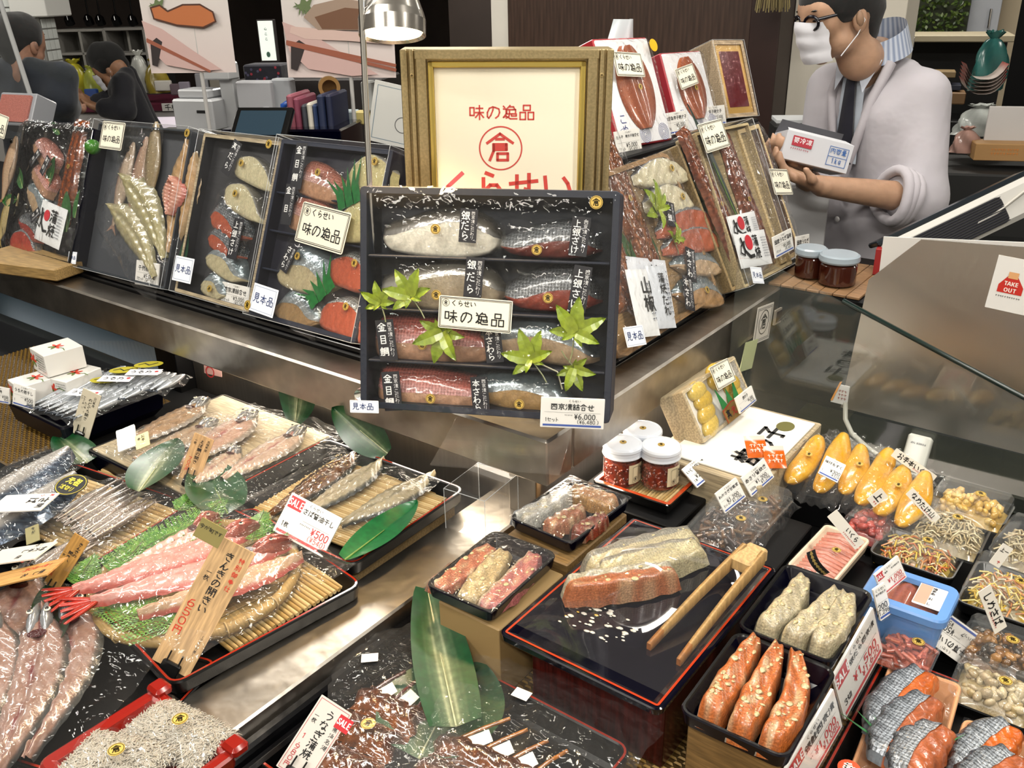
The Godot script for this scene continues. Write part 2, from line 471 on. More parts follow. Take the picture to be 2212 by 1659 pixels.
# ---------------------------------------------------------------- lettering: strokes on a grid of 25, two letters for each point, top left first
const GLYPH := {
	"味": "cfifiqcqcf lgvg kmwm qcqw qmkt qmwt","の": "meljiqfudsdmgglepfuhvmtrpu","逸": "mcig leretiqi hiuiuohohi lilo loksgu ooorvrvo cdef chghgoct ctgrmvwv",
	"品": "hcrcrjhjhc cmkmkwcwcm omwmwwowom","倉": "mccj mcwj jgpg hkrkroho hkhpew hmrm krsrswkwkr","く": "qcglqw","ら": "jcoe hghq hqmlrlupssmw","せ": "ckwi qdqpno hehtkwvw","い": "dfepgtir rgukwq",
	"西": "cdwd dgvgvvdvdg jdjlgp odonso","京": "mbme cewe gisisngngi mnmwku hqdu rqwu","漬": "ddff bhej cwgo kdwd lgvg jjxj qbqj mlumusmsml mouo lwot wwst","詰": "fbgd bfkf djjj dmjm dpjpjvdvdp nfxf sbsl olwl oowowvovoo","合": "mbci mbwi igqg hnrnrwhwhn",
	"セ": "cjwhtl hchsjvvv","ッ": "fkgo lkmo uktprvnw","ト": "ibiw iktp","0": "mcgeejepgumwsuupujsemc","1": "hgmcmw","2": "ehhdmcsdugsmewuw","3": "egidmcsdugskml mlsnursvmwhvet","4": "qwqcdqvq","5": "tcgcflmkslupsumwgvet",
	"6": "rcjeeneqgvmwsuupsmmlgnep","7": "dcucjw","8": "mchdfggkmlsmuqsvmwgveqgmmlskugrdmc","9": "gwptujuhsdmcgdehfkmnsmuj","¥": "ecmm ucmm mmmw fmtm fqtq",",": "mtmvkx",".": "mvnv","(": "scnhmmnrsw",")": "fckhlmkrfw","-": "hmrm",
	"干": "fdtd clwl mdmw","物": "gbgw dfkf blmk oblh nfwfvtsw rfmm vfnr","金": "mbci mbwi hisi fnsn mimv hqjt rqpt cvwv","目": "gcscswgwgc gjsj gpsp","鯛": "gbbh eejegi chkhkqcqch gigq clkl bvdt gugw jukw mdwdwwuw mdmqkw tetl ohuh nkvk pnunurprpn",
	"銀": "gbbi gbli dkjk cnkn gkgv cvlu ndvdvlnlnd nhvh ndnw nwru qlxw vmrq","だ": "cgng icdw nmum ltowww qbrd tbud","上": "lclv ljtj cvwv","さ": "chvf kcspjo fqhvqw","け": "edeqfwhs kiwi rcrpov","本": "chwh mbmw mhdr mhvr hrqr","わ": "hbhw dgigbt btkmqkvnutqw",
	"真": "mbme dewe hfrfrphphf hiri hlrl cqwq iscw qswv","心": "dlcs hjhskvsvtr ldof uktp","元": "ffsf ckwk jkjqcw okouqwwwwt","祖": "fbhd cfkfcq gmgw hmkp mdtdtvmvmd mjtj mpsp kwww","池": "ddff bhdj cwgp jkxg nfnskvpwwwws rcrr","切": "cikg gcgskp nfwfvvrv sfmw","り": "gdgo rcrooulw",
	"関": "cwccjcjjcj cgjg wwwcocojwj ogwg hmqm gprp lmlp lphv lpqv","開": "cwccjcjjcj cgjg wwwcocojwj ogwg hmqm gqrq jmjqhv pmpw","き": "dgte cktj kcrp fqhvqw","ん": "ldcv cviojnkpkulwqvvp","特": "fbfw bgjg blkk nfwf rbrj ljxj lnxn tjtwrv nqps","別": "dckckjdjdc gjbw clklkvhv peps vbvwsv",
	"御": "gbbh hfbn ekew kcif jgqg ilqlql nfns kniu ntqs kuqs sdsw sdwdwqup","奉": "ffsf eisi clwl mbkldq mlwq isqs gpsp mnmw","仕": "ibbl fhfw rbrv kjxj lvwv","一": "cmwl","枚": "gbgw cgkg ggbq hikn obli nfwf ufkw nhww","円": "dddw ddvdvwtw dlvl mdml","今": "mbci mbwi jipi gmsmlw",
	"が": "cimgprnv jcdv sgwm ubvd wawc","旬": "hbci fgwgvwsv gkokosgsgk gooo","で": "cfvelkltqw rltn ujwl","す": "cgwf ncnokqijkojn nomtiw","ア": "ddvdqj mhltgw","メ": "sccw ghtt","リ": "gdgo rcrooulw","カ": "cgugtvpv lckodw","産": "mbmd dewe ifkh rfpi dixi djcw hmvm mjmv irur fvwv",
	"島": "lbjd gdrdrkgk gdgo ghrh gowowvsv gkgo dqdvovoq","根": "fbfw bgjg fgbq gijn mdudulmlmd mhuh mlmw mwqu plww ummq","県": "hbrbrkhkhb here hhrh dddnwn mnmw gqdu qqvu","え": "jcoe fjrieu eulomvwv","ぼ": "eceldw jfvf jkvk qfqrntjskqpqvu tbud","山": "mbmv dhdvvv vhvw","口": "eeueuueuee",
	"ど": "hcjk ueglerhvuw scte vbwd","ぐ": "pcglqw sftj vewh","ろ": "gdqdemmjskuosulw","う": "jbpd ekkisjtmqskw","る": "gdqdemmjskuosulwirnt","め": "gehn oceteq iklgshvmtspv","若": "cewe hbhh rbrh cjwj mgcu jojwuwuojo","し": "hchshvmwsutq","ば": "eceldw jgvg qcqrmuktmruv sbte vavc",
	"醤": "eckd ecel bdbh hdmd qbnf vcph clwl gnsnswgwgn gqsq gtst","油": "ddff bhej cwgo kgwgwwkwkg qbqw kowo","静": "cdlc fbfh chmh djkj djcw kjkw dmkm nbld lgvg mkxk lqvp rbrw","岡": "dddw ddvdvwtv iejh reqh gjsj mjms hmhsrsrm","浜": "ddff bhej cwgo rbmd mdmo mhwh shsn jowo oqlu sqvu","名": "jbch hfsfbu gjkm jnunuwjwjn",
	"湖": "ddff bhej cwgo jgpg mcml jlplpsjsjl sdsqqw sdwdwwuw siwi smwm","な": "chlg icdp oeth qjqsmvkspqvu","ぎ": "dgte cktj kcrp fqhvqw ubvd wawc","蒲": "cdwd hbhf rbrf djfl cvgp kiwi lmvmvwtw lmlw qgqw lpvp lsvs","焼": "gbglbw ghjs cgdk kgig lexe sbsk ojwj kmxm pmlw tmtvxv","椒": "fbfw bgjg fgbq gijn nbnw nfqf kkqk lnkt pnqr qewevkpw rjxw",
	"た": "cgng icdw nmum ltowww","れ": "hbhw cgjfcr crmiqhqsuvws","要": "cdwd eguguleleg jdjl odol cpwp jlgstw qpfw","冷": "cefh cugo pbij pbxk nkrk lnunqs nrqw","凍": "cefh cugo jexe lhvhvolplh llvl qbqw qoiu qoxu","内": "dfdw dfvfvwtw mbmfhp mjrp","容": "mbmd ddcg dewewh ifgj pfsj mhco mhwo hqrqrwhwhq",
	"量": "hbrbrihihb here cjwj hlrlrrhrhl horo mlmv gtst cwww","見": "gbsbsngngb gfsf gjsj jnhscw onouqwwwwt","無": "gbdf ehwh bmxm fhfm jhjm nhnm rhrm cswr dtcw itjw otpw ttvw","着": "ibkd qbod ddvd fgtg cjwj mdmj ljbw hmsmswhwhm hpsp hsss","色": "hbcg gepemj ejujuqeq ejeuguvuvr njnq","辛": "mbme dewe hgjj qgoj ckwk eqvq mkmw",
	"子": "edtdmj mjmvjv cmwm","明": "cdjdjrcrcd ckjk ndnqkw ndvdvwsw nivi nmvm","太": "chwh mbmhdw mhww jrls","か": "cimgprnv jcdv sgwm","甘": "chwh gbgw rbrw gwrw gorn","露": "edtd bhbfwfwh mdmk fiji pisi cmjmjqcqcm guju fqfw pllp nowo nqvqvwnwnq","煮": "cewe mbmi hiwi vbdm hmrmrthtmm dvcw jvkw pvqw uvww","あ": "dgtf kbksnv olhtdtemljrjvntsov",
	"炊": "gbglbw gijs cgdk obli mgwgul rglw rmxw","付": "hbbl fgfw kgxg sbsvqu nlpp","も": "lbirkvrvuqtn dhrh dnrn","ず": "cgwf ncnokqijkojn nomtiw tctd","数": "gbgm cgkg ggbm ggkl epbwkv dpmp obli nfwf ufkw nhww","博": "fbfw chih kewe lhvhvolplh lklv qbqp kqxq tqtwrv","多": "lcef lcscgk gegi nkfq nkvkew","こ": "fgsg eodsgvuv",
	"逹": "cdef chgh ctgrmvwv","寿": "gdsd eisi cmwm mbbv jptp qlqwov","味2": "","パ": "gidt nhvt tctd","ク": "jbch hfsfbu","半": "gcid rcpf eisi cowo mbmw","夏": "cdwd ggsgsrgrgg gksk goso jrcw irqw","上2": "","g": "rhkgfkgpmqrm rgruovgt","k": "gcgw qhgp kmrw","S": "ufqcieghkkpmtptthwes","A": "cwmcww gpsp","L": "gcgwtw","E": "tcgcgwtw gmrm",
	"K": "gcgw tcgn klus","ょ": "mbmsitltqu mhvh","お": "cggg rgrg icisfvdsjorntqtuqw rcui","商": "mbmd ddwd jdkg qdog cwcgwgwwuw jgho oghn jqpqpujujq","丸": "cgrgrvwvwr kbkldw","ー": "cmwl","つ": "cjpgvktqmu","ゃ": "cjrhvlrp mcoe gfmw","鮭": "gbbh eejegi chkhkqcqch gigq clkl bvdt gugw jukw shmh rbrw nhxh mmxm lwxw","ル": "hdhmdw odovwm","り2": "",
	"ケ": "hbcj frdf glvl plnsiw","国": "cdwdwvcvcd gisi gmsm gsss misi mimr","手": "scgd dhuh cnwn mdmvjv","漁": "ddff bhej cwgo qbkg oesemi lhvhvrlrlh qhqr lmvm kvlt ouow rurw vtwv","旨": "echk eksh hmsmswhwhm hrsr","専": "cewe ggsgsogogg mbmo cqwq qoqwnv ishu","門": "cwccjcjjcj cgjg wwwcocojwj ogwg","土": "mcmw fjsj cwww","千": "sccf cmwm mdmw","大": "chwh mbmhdw mhww","ー2": "",
}

# s written from (x, y) = left top of the first sign, sz high; vertical runs down
func txt(g: G,t: Transform3D,s: String,x: float,y: float,sz: float,col: Color,weight := .09,vertical := false,step := 1.0,z0 := .0005,wide := 1.0) -> void:
	var k := sz/25.0
	for ch in s:
		var narrow := ch in "0123456789¥SALEgk(),.-" and not vertical
		var sx := k*wide*(.62 if narrow else 1.0)
		if ch in ",." and not vertical:
			sx = k*.3
		for st in String(GLYPH.get(ch,"")).split(" ",false):
			var pts := []
			for i in range(0,st.length() - 1,2):
				var p := Vector2(st.unicode_at(i) - 97,st.unicode_at(i+1) - 97)
				if p.x < 0 or p.x > 26 or p.y < 0 or p.y > 26:
					continue
				pts.append(Vector2(x+p.x*sx,y - p.y*k))
			if pts.size() > 1:
				g.line(t,pts,sz*weight,col,z0)
		if vertical:
			y -= sz*step
		else:
			x += sx*25.0*step

func txt_mid(g: G,t: Transform3D,s: String,cx: float,y: float,sz: float,col: Color,weight := .09,wide := 1.0,z0 := .0005) -> void:
	var w := 0.0
	for ch in s:
		w += sz*wide*(.3/maxf(wide,.01) if ch in ",." else .62 if ch in "0123456789¥SALEgk()-" else 1.0)
	txt(g,t,s,cx - w/2,y,sz,col,weight,false,1.0,z0,wide)

# rows of fine unreadable print, as marks
func smallprint(g: G,t: Transform3D,x0: float,y0: float,x1: float,y1: float,rows: int,col: Color,z0 := .0005) -> void:
	var h := (y1 - y0)/rows
	for r in rows:
		var x := x0
		while x < x1 - h*.4:
			var w := h*rng.randf_range(.35,.6)
			g.line(t,[Vector2(x,y1 - h*(r+.3)),Vector2(x+w,y1 - h*(r+.3+rng.randf_range(-.1,.1)))],h*.12,col,z0)
			g.line(t,[Vector2(x+w*.5,y1 - h*(r+.12)),Vector2(x+w*rng.randf_range(.2,.8),y1 - h*(r+.72))],h*.12,col,z0)
			x += h*.75

# ---------------------------------------------------------------- scene
func _ready() -> void:
	rng.seed = 11
	var cam := Camera3D.new()
	cam.name = "camera"
	add_child(cam)
	cam.position = Vector3(0,1.55,0)
	cam.rotation_degrees = Vector3(-23.7,37.4,-1.2)
	cam.fov = 46.3
	cam.near = .05
	cam.far = 60.0
	cam.current = true
	var we := WorldEnvironment.new()
	we.name = "environment"
	var e := Environment.new()
	e.background_mode = Environment.BG_COLOR
	e.background_color = Color("20242a")
	e.tonemap_mode = Environment.TONE_MAPPER_LINEAR
	e.tonemap_exposure = 1.35
	e.sdfgi_enabled = true
	e.ssao_enabled = true
	e.ssil_enabled = true
	we.environment = e
	add_child(we)
	make_materials()
	# ceiling lamps: rows of fluorescent panels over the shop
	for p in [[-.9,-.1,.7],[-.9,-1.9,.8],[-3.0,-.2,1.0],[-3.0,-2.4,.8],[-5.4,-1.6,.9],[-3.8,-4.6,.9],[.9,-1.2,1.4],[.9,.9,1.7],[-1.0,1.5,1.3],[-1.2,-4.6,.7],[1.6,-4.6,.9]]:
		ceiling_lamp(p[0],p[1],p[2])
	beam_lamp("x",Vector3(-.737,.848,-1.4),Vector2(.03,.7),.26,-42.0)
	beam_lamp("z",Vector3(-1.3,.848,-1.038),Vector2(1.1,.03),.12,42.0)
	beam_lamp("c",Vector3(-2.6,.915,-1.3),Vector2(1.2,.03),.05,0.0)  # invented fill lamp, added to brighten the dark inside of the glass case
	room()
	counter()
	build_all()

func ceiling_lamp(x: float,z: float,k: float) -> void:
	var t := thing("ceiling_lamp","fluorescent ceiling lamp with a white tray, out of sight above the shop","lamp",xf(x,2.72,z),"ceiling lamps")
	var g := G.new()
	g.box(xf(0,.01,0),1.3,.07,.34,.01)
	part(t,"housing",g,mat("housing","e8e8e4",{"rough": .5}))
	for s in [-.08,.08]:
		var f := G.new()
		f.box(xf(0,-.025,s),1.2,.03,.05,.008)
		part(t,"tube",f,M.lamp_face)
	var a := AreaLight3D.new()
	a.name = "lamp_light"
	a.area_size = Vector2(1.2,.2)
	a.light_color = Color("fffaf0")
	a.light_energy = 2.6*k
	a.area_range = 15.0
	a.area_attenuation = 2.0
	a.shadow_enabled = true
	t.add_child(a)
	a.position = Vector3(0,-.035,0)
	a.rotation_degrees = Vector3(-90,0,0)

# slim lamp under the shelf edge, lighting the packs below; c is an added fill inside the case
func beam_lamp(axis: String,at: Vector3,size: Vector2,power: float,tilt: float) -> void:
	var t := thing("shelf_lamp",{"x": "slim lamp under the right hand steel shelf edge","z": "slim lamp under the left hand steel shelf edge","c": "added cool fill lamp brightening the glass fronted case at the far left"}[axis],"lamp",Transform3D(Basis.IDENTITY,at))
	var g := G.new()
	g.box(xf(0,-.006,0),size.x,.012,size.y,.003)
	part(t,"tube",g,mat("shelf_tube","ffffff",{"emit": "fff3e0","power": 2.0}))
	var a := AreaLight3D.new()
	a.name = "lamp_light"
	a.area_size = size
	a.light_color = Color("d4ecff") if axis == "c" else Color("fff2de")
	a.light_energy = power
	a.area_range = 6.0
	a.area_attenuation = 2.0
	a.shadow_enabled = true
	t.add_child(a)
	a.position = Vector3(0,-.01,0)
	a.rotation_degrees = Vector3(-90,0,0)

func slab_box(nm: String,m: Material,x0: float,y0: float,z0: float,x1: float,y1: float,z1: float) -> void:
	var g := G.new()
	g.box(xf(0,0,0),x1 - x0,y1 - y0,z1 - z0,.004)
	struct(nm,g,m,mv((x0+x1)/2,y0,(z0+z1)/2))

func room() -> void:
	slab_box("floor",M.tile_floor,-9.2,-.1,-8.2,3.7,0,3.7)
	slab_box("ceiling",M.ceil,-9.2,2.8,-8.2,3.7,2.9,3.7)
	slab_box("wall_left",M.wall_dark,-9.2,0,-8.2,-9.0,2.8,3.7)
	slab_box("wall_back",M.wall_dark,-9.0,0,-8.2,3.7,2.8,-8.0)
	slab_box("wall_right",M.wall_white,3.5,0,-8.0,3.7,2.8,3.7)
	slab_box("wall_front",M.wall_white,-9.0,0,3.5,3.5,2.8,3.7)
	# the panelled wall behind the sign, and the pale one beside it
	slab_box("wall_panel",M.dark_wood,-2.75,0,-3.75,-1.52,2.8,-3.62)
	slab_box("trim_1",mat("trim_brown","2b1a16",{"rough": .4}),-1.522,0,-3.7,-1.4,2.8,-3.56)
	slab_box("wall_beige",M.wall_beige,-1.4,0,-3.86,-.98,2.8,-3.7)
	slab_box("wall_pale",M.wall_white,-2.88,0,-3.86,-2.74,2.8,-3.66)
	# grooves of the panel boards
	for k in 5:
		slab_box("trim_%d" % (k+2),mat("groove","2e1a10",{"rough": .5}),-2.74+.245*k,0,-3.621,-2.737+.245*k,2.8,-3.6195)

func counter() -> void:
	var c := thing("display_counter","L-shaped steel fish counter with a raised shelf edge above sunken display wells","counter",xf(-.72,0,-1.02))
	var o := Vector3(-.72,0,-1.02)
	var b := func(nm: String,m: Material,x0,y0,z0,x1,y1,z1,bev := .003):
		var g := G.new()
		g.box(mv((x0+x1)/2.0 - o.x,y0,(z0+z1)/2.0 - o.z),x1 - x0,y1 - y0,z1 - z0,bev)
		part(c,nm,g,m)
	b.call("left_shelf_edge",M.steel,-4.4,.85,-1.05,-.685,.93,-.98,.004)
	b.call("right_shelf_edge",M.steel,-.755,.85,-1.99,-.6851,.93,-1.05,.004)
	b.call("end_cap",M.black,-.76,.845,-2.0,-.683,.932,-1.99)
	# black shelf top
	b.call("shelf_top",M.black,-4.4,.925,-1.75,-.755,.938,-1.05)
	b.call("shelf_top",M.black,-1.45,.925,-2.25,-.755,.9381,-1.75)
	b.call("shelf_lip",M.black_gloss,-4.4,.938,-1.078,-.755,.951,-1.056)
	b.call("shelf_lip",M.black_gloss,-.782,.938,-2.2,-.76,.951,-1.078)
	# recess walls under the edge
	b.call("recess_wall",M.steel_brush,-1.72,.7,-1.1,-.8,.86,-1.06)
	b.call("recess_wall",M.steel_brush,-.8,.66,-2.0,-.76,.86,-1.062)
	b.call("recess_post",M.steel,-.8,.66,-1.062,-.742,.86,-1.03)
	b.call("corner_post",M.black,-1.8,.66,-1.1,-1.72,.86,-1.02)
	# wells
	b.call("left_well_floor",M.black_matt,-4.4,.7,-1.06,-.86,.73,0.0)
	b.call("steel_strip",M.steel,-.862,.6,-1.06,-.765,.75,0.0,.003)
	b.call("rail",M.black_gloss,-.765,.6,-.99,-.748,.728,0.0,.004)
	b.call("rail",M.black_gloss,-.748,.6,-.99,-.733,.712,0.0,.004)
	b.call("right_well_floor",M.black_matt,-.76,.64,-2.2,.6,.672,0.0)
	b.call("counter_body",M.black,-4.4,0.0,-1.7,-.8,.64,-.02)
	b.call("counter_body",M.black,-.795,0.0,-2.2,.6,.6,-.02)
	# holes of the vent slot along the shelf
	var h := G.new()
	for i in 150:
		h.box(mv(-2.6+i*.0115 - o.x,.9382,-1.066 - .028 - o.z),.006,.0012,.004,.0004)
	part(c,"vent_slots",h,mat("vent","9a9a98",{"rough": .4,"metal": .6})).set_meta("kind","stuff")
	# the end of the left well: dark glass front of the next case
	var g := G.new()
	g.quad(Vector3(-4.2,.7,-1.02) - o,Vector3(-1.8,.7,-1.02) - o,Vector3(-1.8,.86,-1.045) - o,Vector3(-4.2,.86,-1.045) - o)
	part(c,"case_glass",g,M.glass)
	b.call("case_inside",mat("case_blue","24383f",{"rough": .3}),-4.2,.66,-1.62,-1.8,.7,-1.06)
	b.call("case_back",mat("case_dark","2c4650",{"rough": .3}),-4.2,.7,-1.66,-1.8,.925,-1.62)
	woven_mats(c,o)

# golden woven mats: one small pillow for every strip that shows
func woven_mats(c: Node3D,o: Vector3) -> void:
	for r in [[-.73,-.985,-.1,-.4,.6722],[-2.3,-.98,-1.7,-.62,.7302]]:
		var g := G.new()
		var p := .0095
		var w: float = r[2] - r[0]
		var d: float = r[3] - r[1]
		for i in int(w/p):
			for j in int(d/(p*.55)):
				var along := (i+j) % 2 == 0
				var q := Vector3(r[0]+(i+.5)*p,r[4],r[1]+(j+.5)*p*.55) - o
				var a := p*(.62 if along else .36)
				var k := p*.55*(.36 if along else .6)
				var hh := .0022 if along else .0009
				var col := hx("7c5f2a") if along else hx("4e3a1a")
				g.quad(q+Vector3(-a,0,k),q+Vector3(a,0,k),q+Vector3(a*.6,hh,0),q+Vector3(-a*.6,hh,0),col)
				g.quad(q+Vector3(a,0,-k),q+Vector3(-a,0,-k),q+Vector3(-a*.6,hh,0),q+Vector3(a*.6,hh,0),col)
		part(c,"woven_mat",g,M.mat_weave).set_meta("kind","stuff")
		var u := G.new()
		u.box(mv((r[0]+r[2])/2 - o.x,r[4] - .0021,(r[1]+r[3])/2 - o.z),w,.002,d,.0005)
		part(c,"mat_backing",u,mat("mat_back","4a3818",{"rough": .7}))

# ---------------------------------------------------------------- builders of small things
const INK := Color(.012,.012,.015)
const RED := Color(.62,.03,.03)
const BLUE := Color(.03,.1,.42)
const PAPER := Color(.86,.85,.8)
const CREAM := Color(.8,.76,.62)

func rnd(s: int) -> float:
	return fposmod(sin(s*12.9898)*43758.5453,1.0)

func wob(p: Vector3,f: float) -> float:
	return sin(p.x*f+1.3*sin(p.y*f*.7))*sin(p.y*f*1.1+.8*sin(p.z*f))*cos(p.z*f*.9+p.x*f*.3)

func oval(w: float,h: float,seg := 18) -> PackedVector2Array:
	var o := PackedVector2Array()
	for i in seg:
		o.append(Vector2(cos(TAU*i/seg)*w/2,sin(TAU*i/seg)*h/2))
	return o

func rrect(w: float,h: float,r: float,y0 := 0.0) -> PackedVector2Array:
	var o := PackedVector2Array()
	for k in 4:
		for s in 4:
			var a := PI/2*(k+s/3.0)
			o.append(Vector2((w/2 - r)*(1 if k == 0 or k == 3 else -1)+cos(a)*r,y0+h/2+(h/2 - r)*(1 if k < 2 else -1)+sin(a)*r))
	return o

# gold seal with the shop's sign in a ring; t faces the viewer
func seal(p: Node3D,t: Transform3D,r: float) -> void:
	var g := G.new()
	g.slab(t,oval(2*r,2*r),0,.0006,hx("cfae55"))
	g.circ(t,0,0,r*.9,r*.07,hx("3a2c10"),.0009)
	txt(g,t,"倉",-r*.62,r*.66,r*1.26,hx("2e220c"),.1,false,1.0,.001)
	part(p,"seal",g,M.seal,"round gold seal")

# cream sticker of the house: ring sign, four kana, and four large brushed signs
func house_sticker(p: Node3D,t: Transform3D,w: float,h: float) -> void:
	var g := G.new()
	g.slab(t,rrect(w,h,h*.06),0,.0005,hx("e9e3cf"))
	part(p,"sticker",g,M.print)
	var l := G.new()
	for q: float in [.035,.065]:
		var x := w/2 - h*q*1.2
		var y0 := h*q*1.2
		var y1 := h - y0
		l.line(t,[Vector2(-x,y0),Vector2(x,y0),Vector2(x,y1),Vector2(-x,y1),Vector2(-x,y0)],h*(.012 if q > .05 else .02),INK,.0009)
	l.circ(t,-w/2+h*.22,h*.79,h*.115,h*.012,INK,.0009)
	txt(l,t,"倉",-w/2+h*.14,h*.87,h*.16,INK,.08,false,1.0,.0009)
	txt(l,t,"くらせい",-w/2+h*.38,h*.89,minf(h*.2,w*.14),INK,.11,false,1.0,.0009)
	var big := minf(h*.46,(w - h*.3)/4)
	txt(l,t,"味の逸品",-w/2+h*.18,h*.36+big*.52,big,INK,.085,false,(w - h*.34)/(big*4),.0009)
	part(p,"lettering",l,M.print)

func sample_sticker(p: Node3D,t: Transform3D,w: float,h: float) -> void:
	var g := G.new()
	g.slab(t,rrect(w,h,.0008),0,.0005,hx("e4e8ee"))
	var x := w/2 - h*.08
	g.line(t,[Vector2(-x,h*.08),Vector2(x,h*.08),Vector2(x,h*.92),Vector2(-x,h*.92),Vector2(-x,h*.08)],h*.015,hx("8090b0"),.0009)
	var sz := minf(h*.6,w*.28)
	txt(g,t,"見本品",-w*.42,h*.5+sz*.5,sz,hx("20356e"),.085,false,1.0,.0009)
	part(p,"sample_sticker",g,M.print,"white sticker with blue signs")

# a stack of printed card in a clear holder
func price_card(nm_label: String,t: Transform3D,w: float,h: float,o := {}) -> Node3D:
	var c := thing("price_card",nm_label,"price card",t,"printed price cards")
	var g := G.new()
	g.slab(ID,rrect(w,h,h*.02),-.003,0.0,hx("e6e4de"))
	part(c,"card",g,M.card)
	var l := G.new()
	var sale: bool = o.get("sale",false)
	var pc := hx("c3363c") if sale else INK
	var sw := hx("c8484c") if sale else hx("2c4f9e")
	l.rect(ID,-w*.46,h*.05,w*.46,h*.115,sw,.0004)
	txt_mid(l,ID,"くらせい",w*.03,h*.955,h*.1,INK,.09)
	var nm: String = o.get("name","")
	var n_sz := minf(h*.235,w*.9/maxf(nm.length(),1))
	if sale:
		l.rect(ID,-w*.47,h*.66,-w*.2,h*.95,hx("b92a30"),.0004)
		txt_mid(l,ID,"SALE",-w*.335,h*.9,h*.19,Color(.9,.9,.9),.14,.9,.0008)
		n_sz = minf(n_sz,w*.62/maxf(nm.length(),1))
	txt_mid(l,ID,nm,w*(.14 if sale else 0.0),h*.82,n_sz,INK,.115)
	l.line(ID,[Vector2(-w*(.1 if sale else .44),h*.52),Vector2(w*.44,h*.52)],h*.008,hx("777777"))
	txt(l,ID,o.get("unit",""),-w*.43,h*.34,h*.15,INK,.1,false,1.0,.0005,.85)
	var pr: String = o.get("price","")
	txt(l,ID,pr,w*.45 - pr.length()*h*.205*.6,h*.49,h*.205,pc,.12)
	smallprint(l,ID,-w*.12,h*.4,w*.45 - pr.length()*h*.205*.62,h*.46,1,INK)
	var tx: String = o.get("tax","")
	txt(l,ID,tx,w*.46 - tx.length()*h*.155*.58,h*.29,h*.155,pc,.1)
	part(c,"lettering",l,M.print)
	var f := G.new()
	f.box(mv(0,0,.0015)*Transform3D(Basis.IDENTITY,Vector3(0,-.001,0)),w*1.01,h*1.01,.0012,.0003)
	part(c,"cover",f,M.clear)
	return c

# a standing tag with vertical brushed columns: [text, x, top, size, colour, weight] as shares of the width and height
func brush_tag(label: String,t: Transform3D,w: float,h: float,ground: String,cols: Array,o := {}) -> Node3D:
	var c := thing(o.get("kind","wooden_tag"),label,o.get("cat","sign"),t,o.get("group",""))
	var g := G.new()
	g.slab(ID,rrect(w,h,w*.02),-.002,0.0,hx(ground))
	part(c,"board",g,M.wood_up if o.get("wood",true) else M.card)
	var l := G.new()
	if o.has("frame"):
		var x := w*.45
		l.line(ID,[Vector2(-x,w*.05),Vector2(x,w*.05),Vector2(x,h - w*.05),Vector2(-x,h - w*.05),Vector2(-x,w*.05)],w*.012,o.frame)
	for k: Array in cols:
		var sz: float = k[3]*w
		txt(l,ID,k[0],(k[1] - .5)*w - sz/2,k[2]*h,sz,k[4],k[5],true,k[6] if k.size() > 6 else 1.02)
	if o.has("sale"):
		var s: Array = o.sale
		l.rect(ID,s[0]*w,s[1]*h,(s[0]+s[2])*w,s[1]*h+s[2]*w*.95,hx("c22c34"),.0006)
		txt_mid(l,ID,"SALE",(s[0]+s[2]/2)*w,s[1]*h+s[2]*w*.75,s[2]*w*.48,Color(.9,.9,.9),.15,.8,.001)
	part(c,"lettering",l,M.print)
	if o.get("clip",true):
		var k := G.new()
		k.box(mv(0,-.012,.001),w*.5,.022,.008,.002,hx("141414"))
		k.tube([Vector3(-w*.16,.008,.003),Vector3(-w*.16,.024,.004)],.0012,6,hx("202020"))
		k.tube([Vector3(w*.16,.008,.003),Vector3(w*.16,.024,.004)],.0012,6,hx("202020"))
		part(c,"clip",k,M.plastic,"black clip")
	return c

# ---------------------------------------------------------------- fish
const CUTS := {
	"cod": {"p": [[0,.3,.42,.62],[.12,.12,.42,.72],[.4,.02,.6,.92],[.7,0,.7,1.0],[.92,.12,.5,.8],[1,.3,.4,.55]],"f": "eae3d0","s": "7d766a","sm": "silver"},
	"salmon": {"p": [[0,.25,.3,.5],[.2,.05,.25,.75],[.5,0,.42,.95],[.8,.03,.45,1],[1,.2,.25,.45]],"f": "ac573e","s": "7c8084","sm": "scales"},
	"bream": {"p": [[0,.12,.5,.8],[.1,.04,.42,1],[.5,0.0,.42,.98],[.9,.05,.4,.75],[1,.15,.35,.5]],"f": "b58a6c","s": "c9685a","sm": "scales_red"},
	"spanish": {"p": [[0,.5,.55,.65],[.2,.22,.48,.9],[.5,.06,.58,1],[.8,0,.42,.85],[1,.08,.16,.28]],"f": "b79c7c","s": "76858a","sm": "silver"},
	"white": {"p": [[0,.2,.5,.55],[.15,.05,.75,.85],[.45,0,.95,1.0],[.75,0.0,.72,.82],[1,.08,.2,.3]],"f": "c8bf9c","s": "8d8a80","sm": "silver"},
	"salmon_low": {"p": [[0,.1,.3,.4],[.15,.02,.6,.72],[.5,0,.8,1.0],[.8,0.0,.7,.9],[1,.1,.4,.5]],"f": "c05f40","s": "6b7378","sm": "scales"},
}

func prof(p: Array,u: float,k: int) -> float:
	for i in p.size() - 1:
		if u <= p[i+1][0]:
			var f: float = (u - p[i][0])/(p[i+1][0] - p[i][0])
			return cubic_interpolate(p[i][k],p[i+1][k],p[maxi(i - 1,0)][k],p[mini(i+2,p.size() - 1)][k],f)
	return p[-1][k]

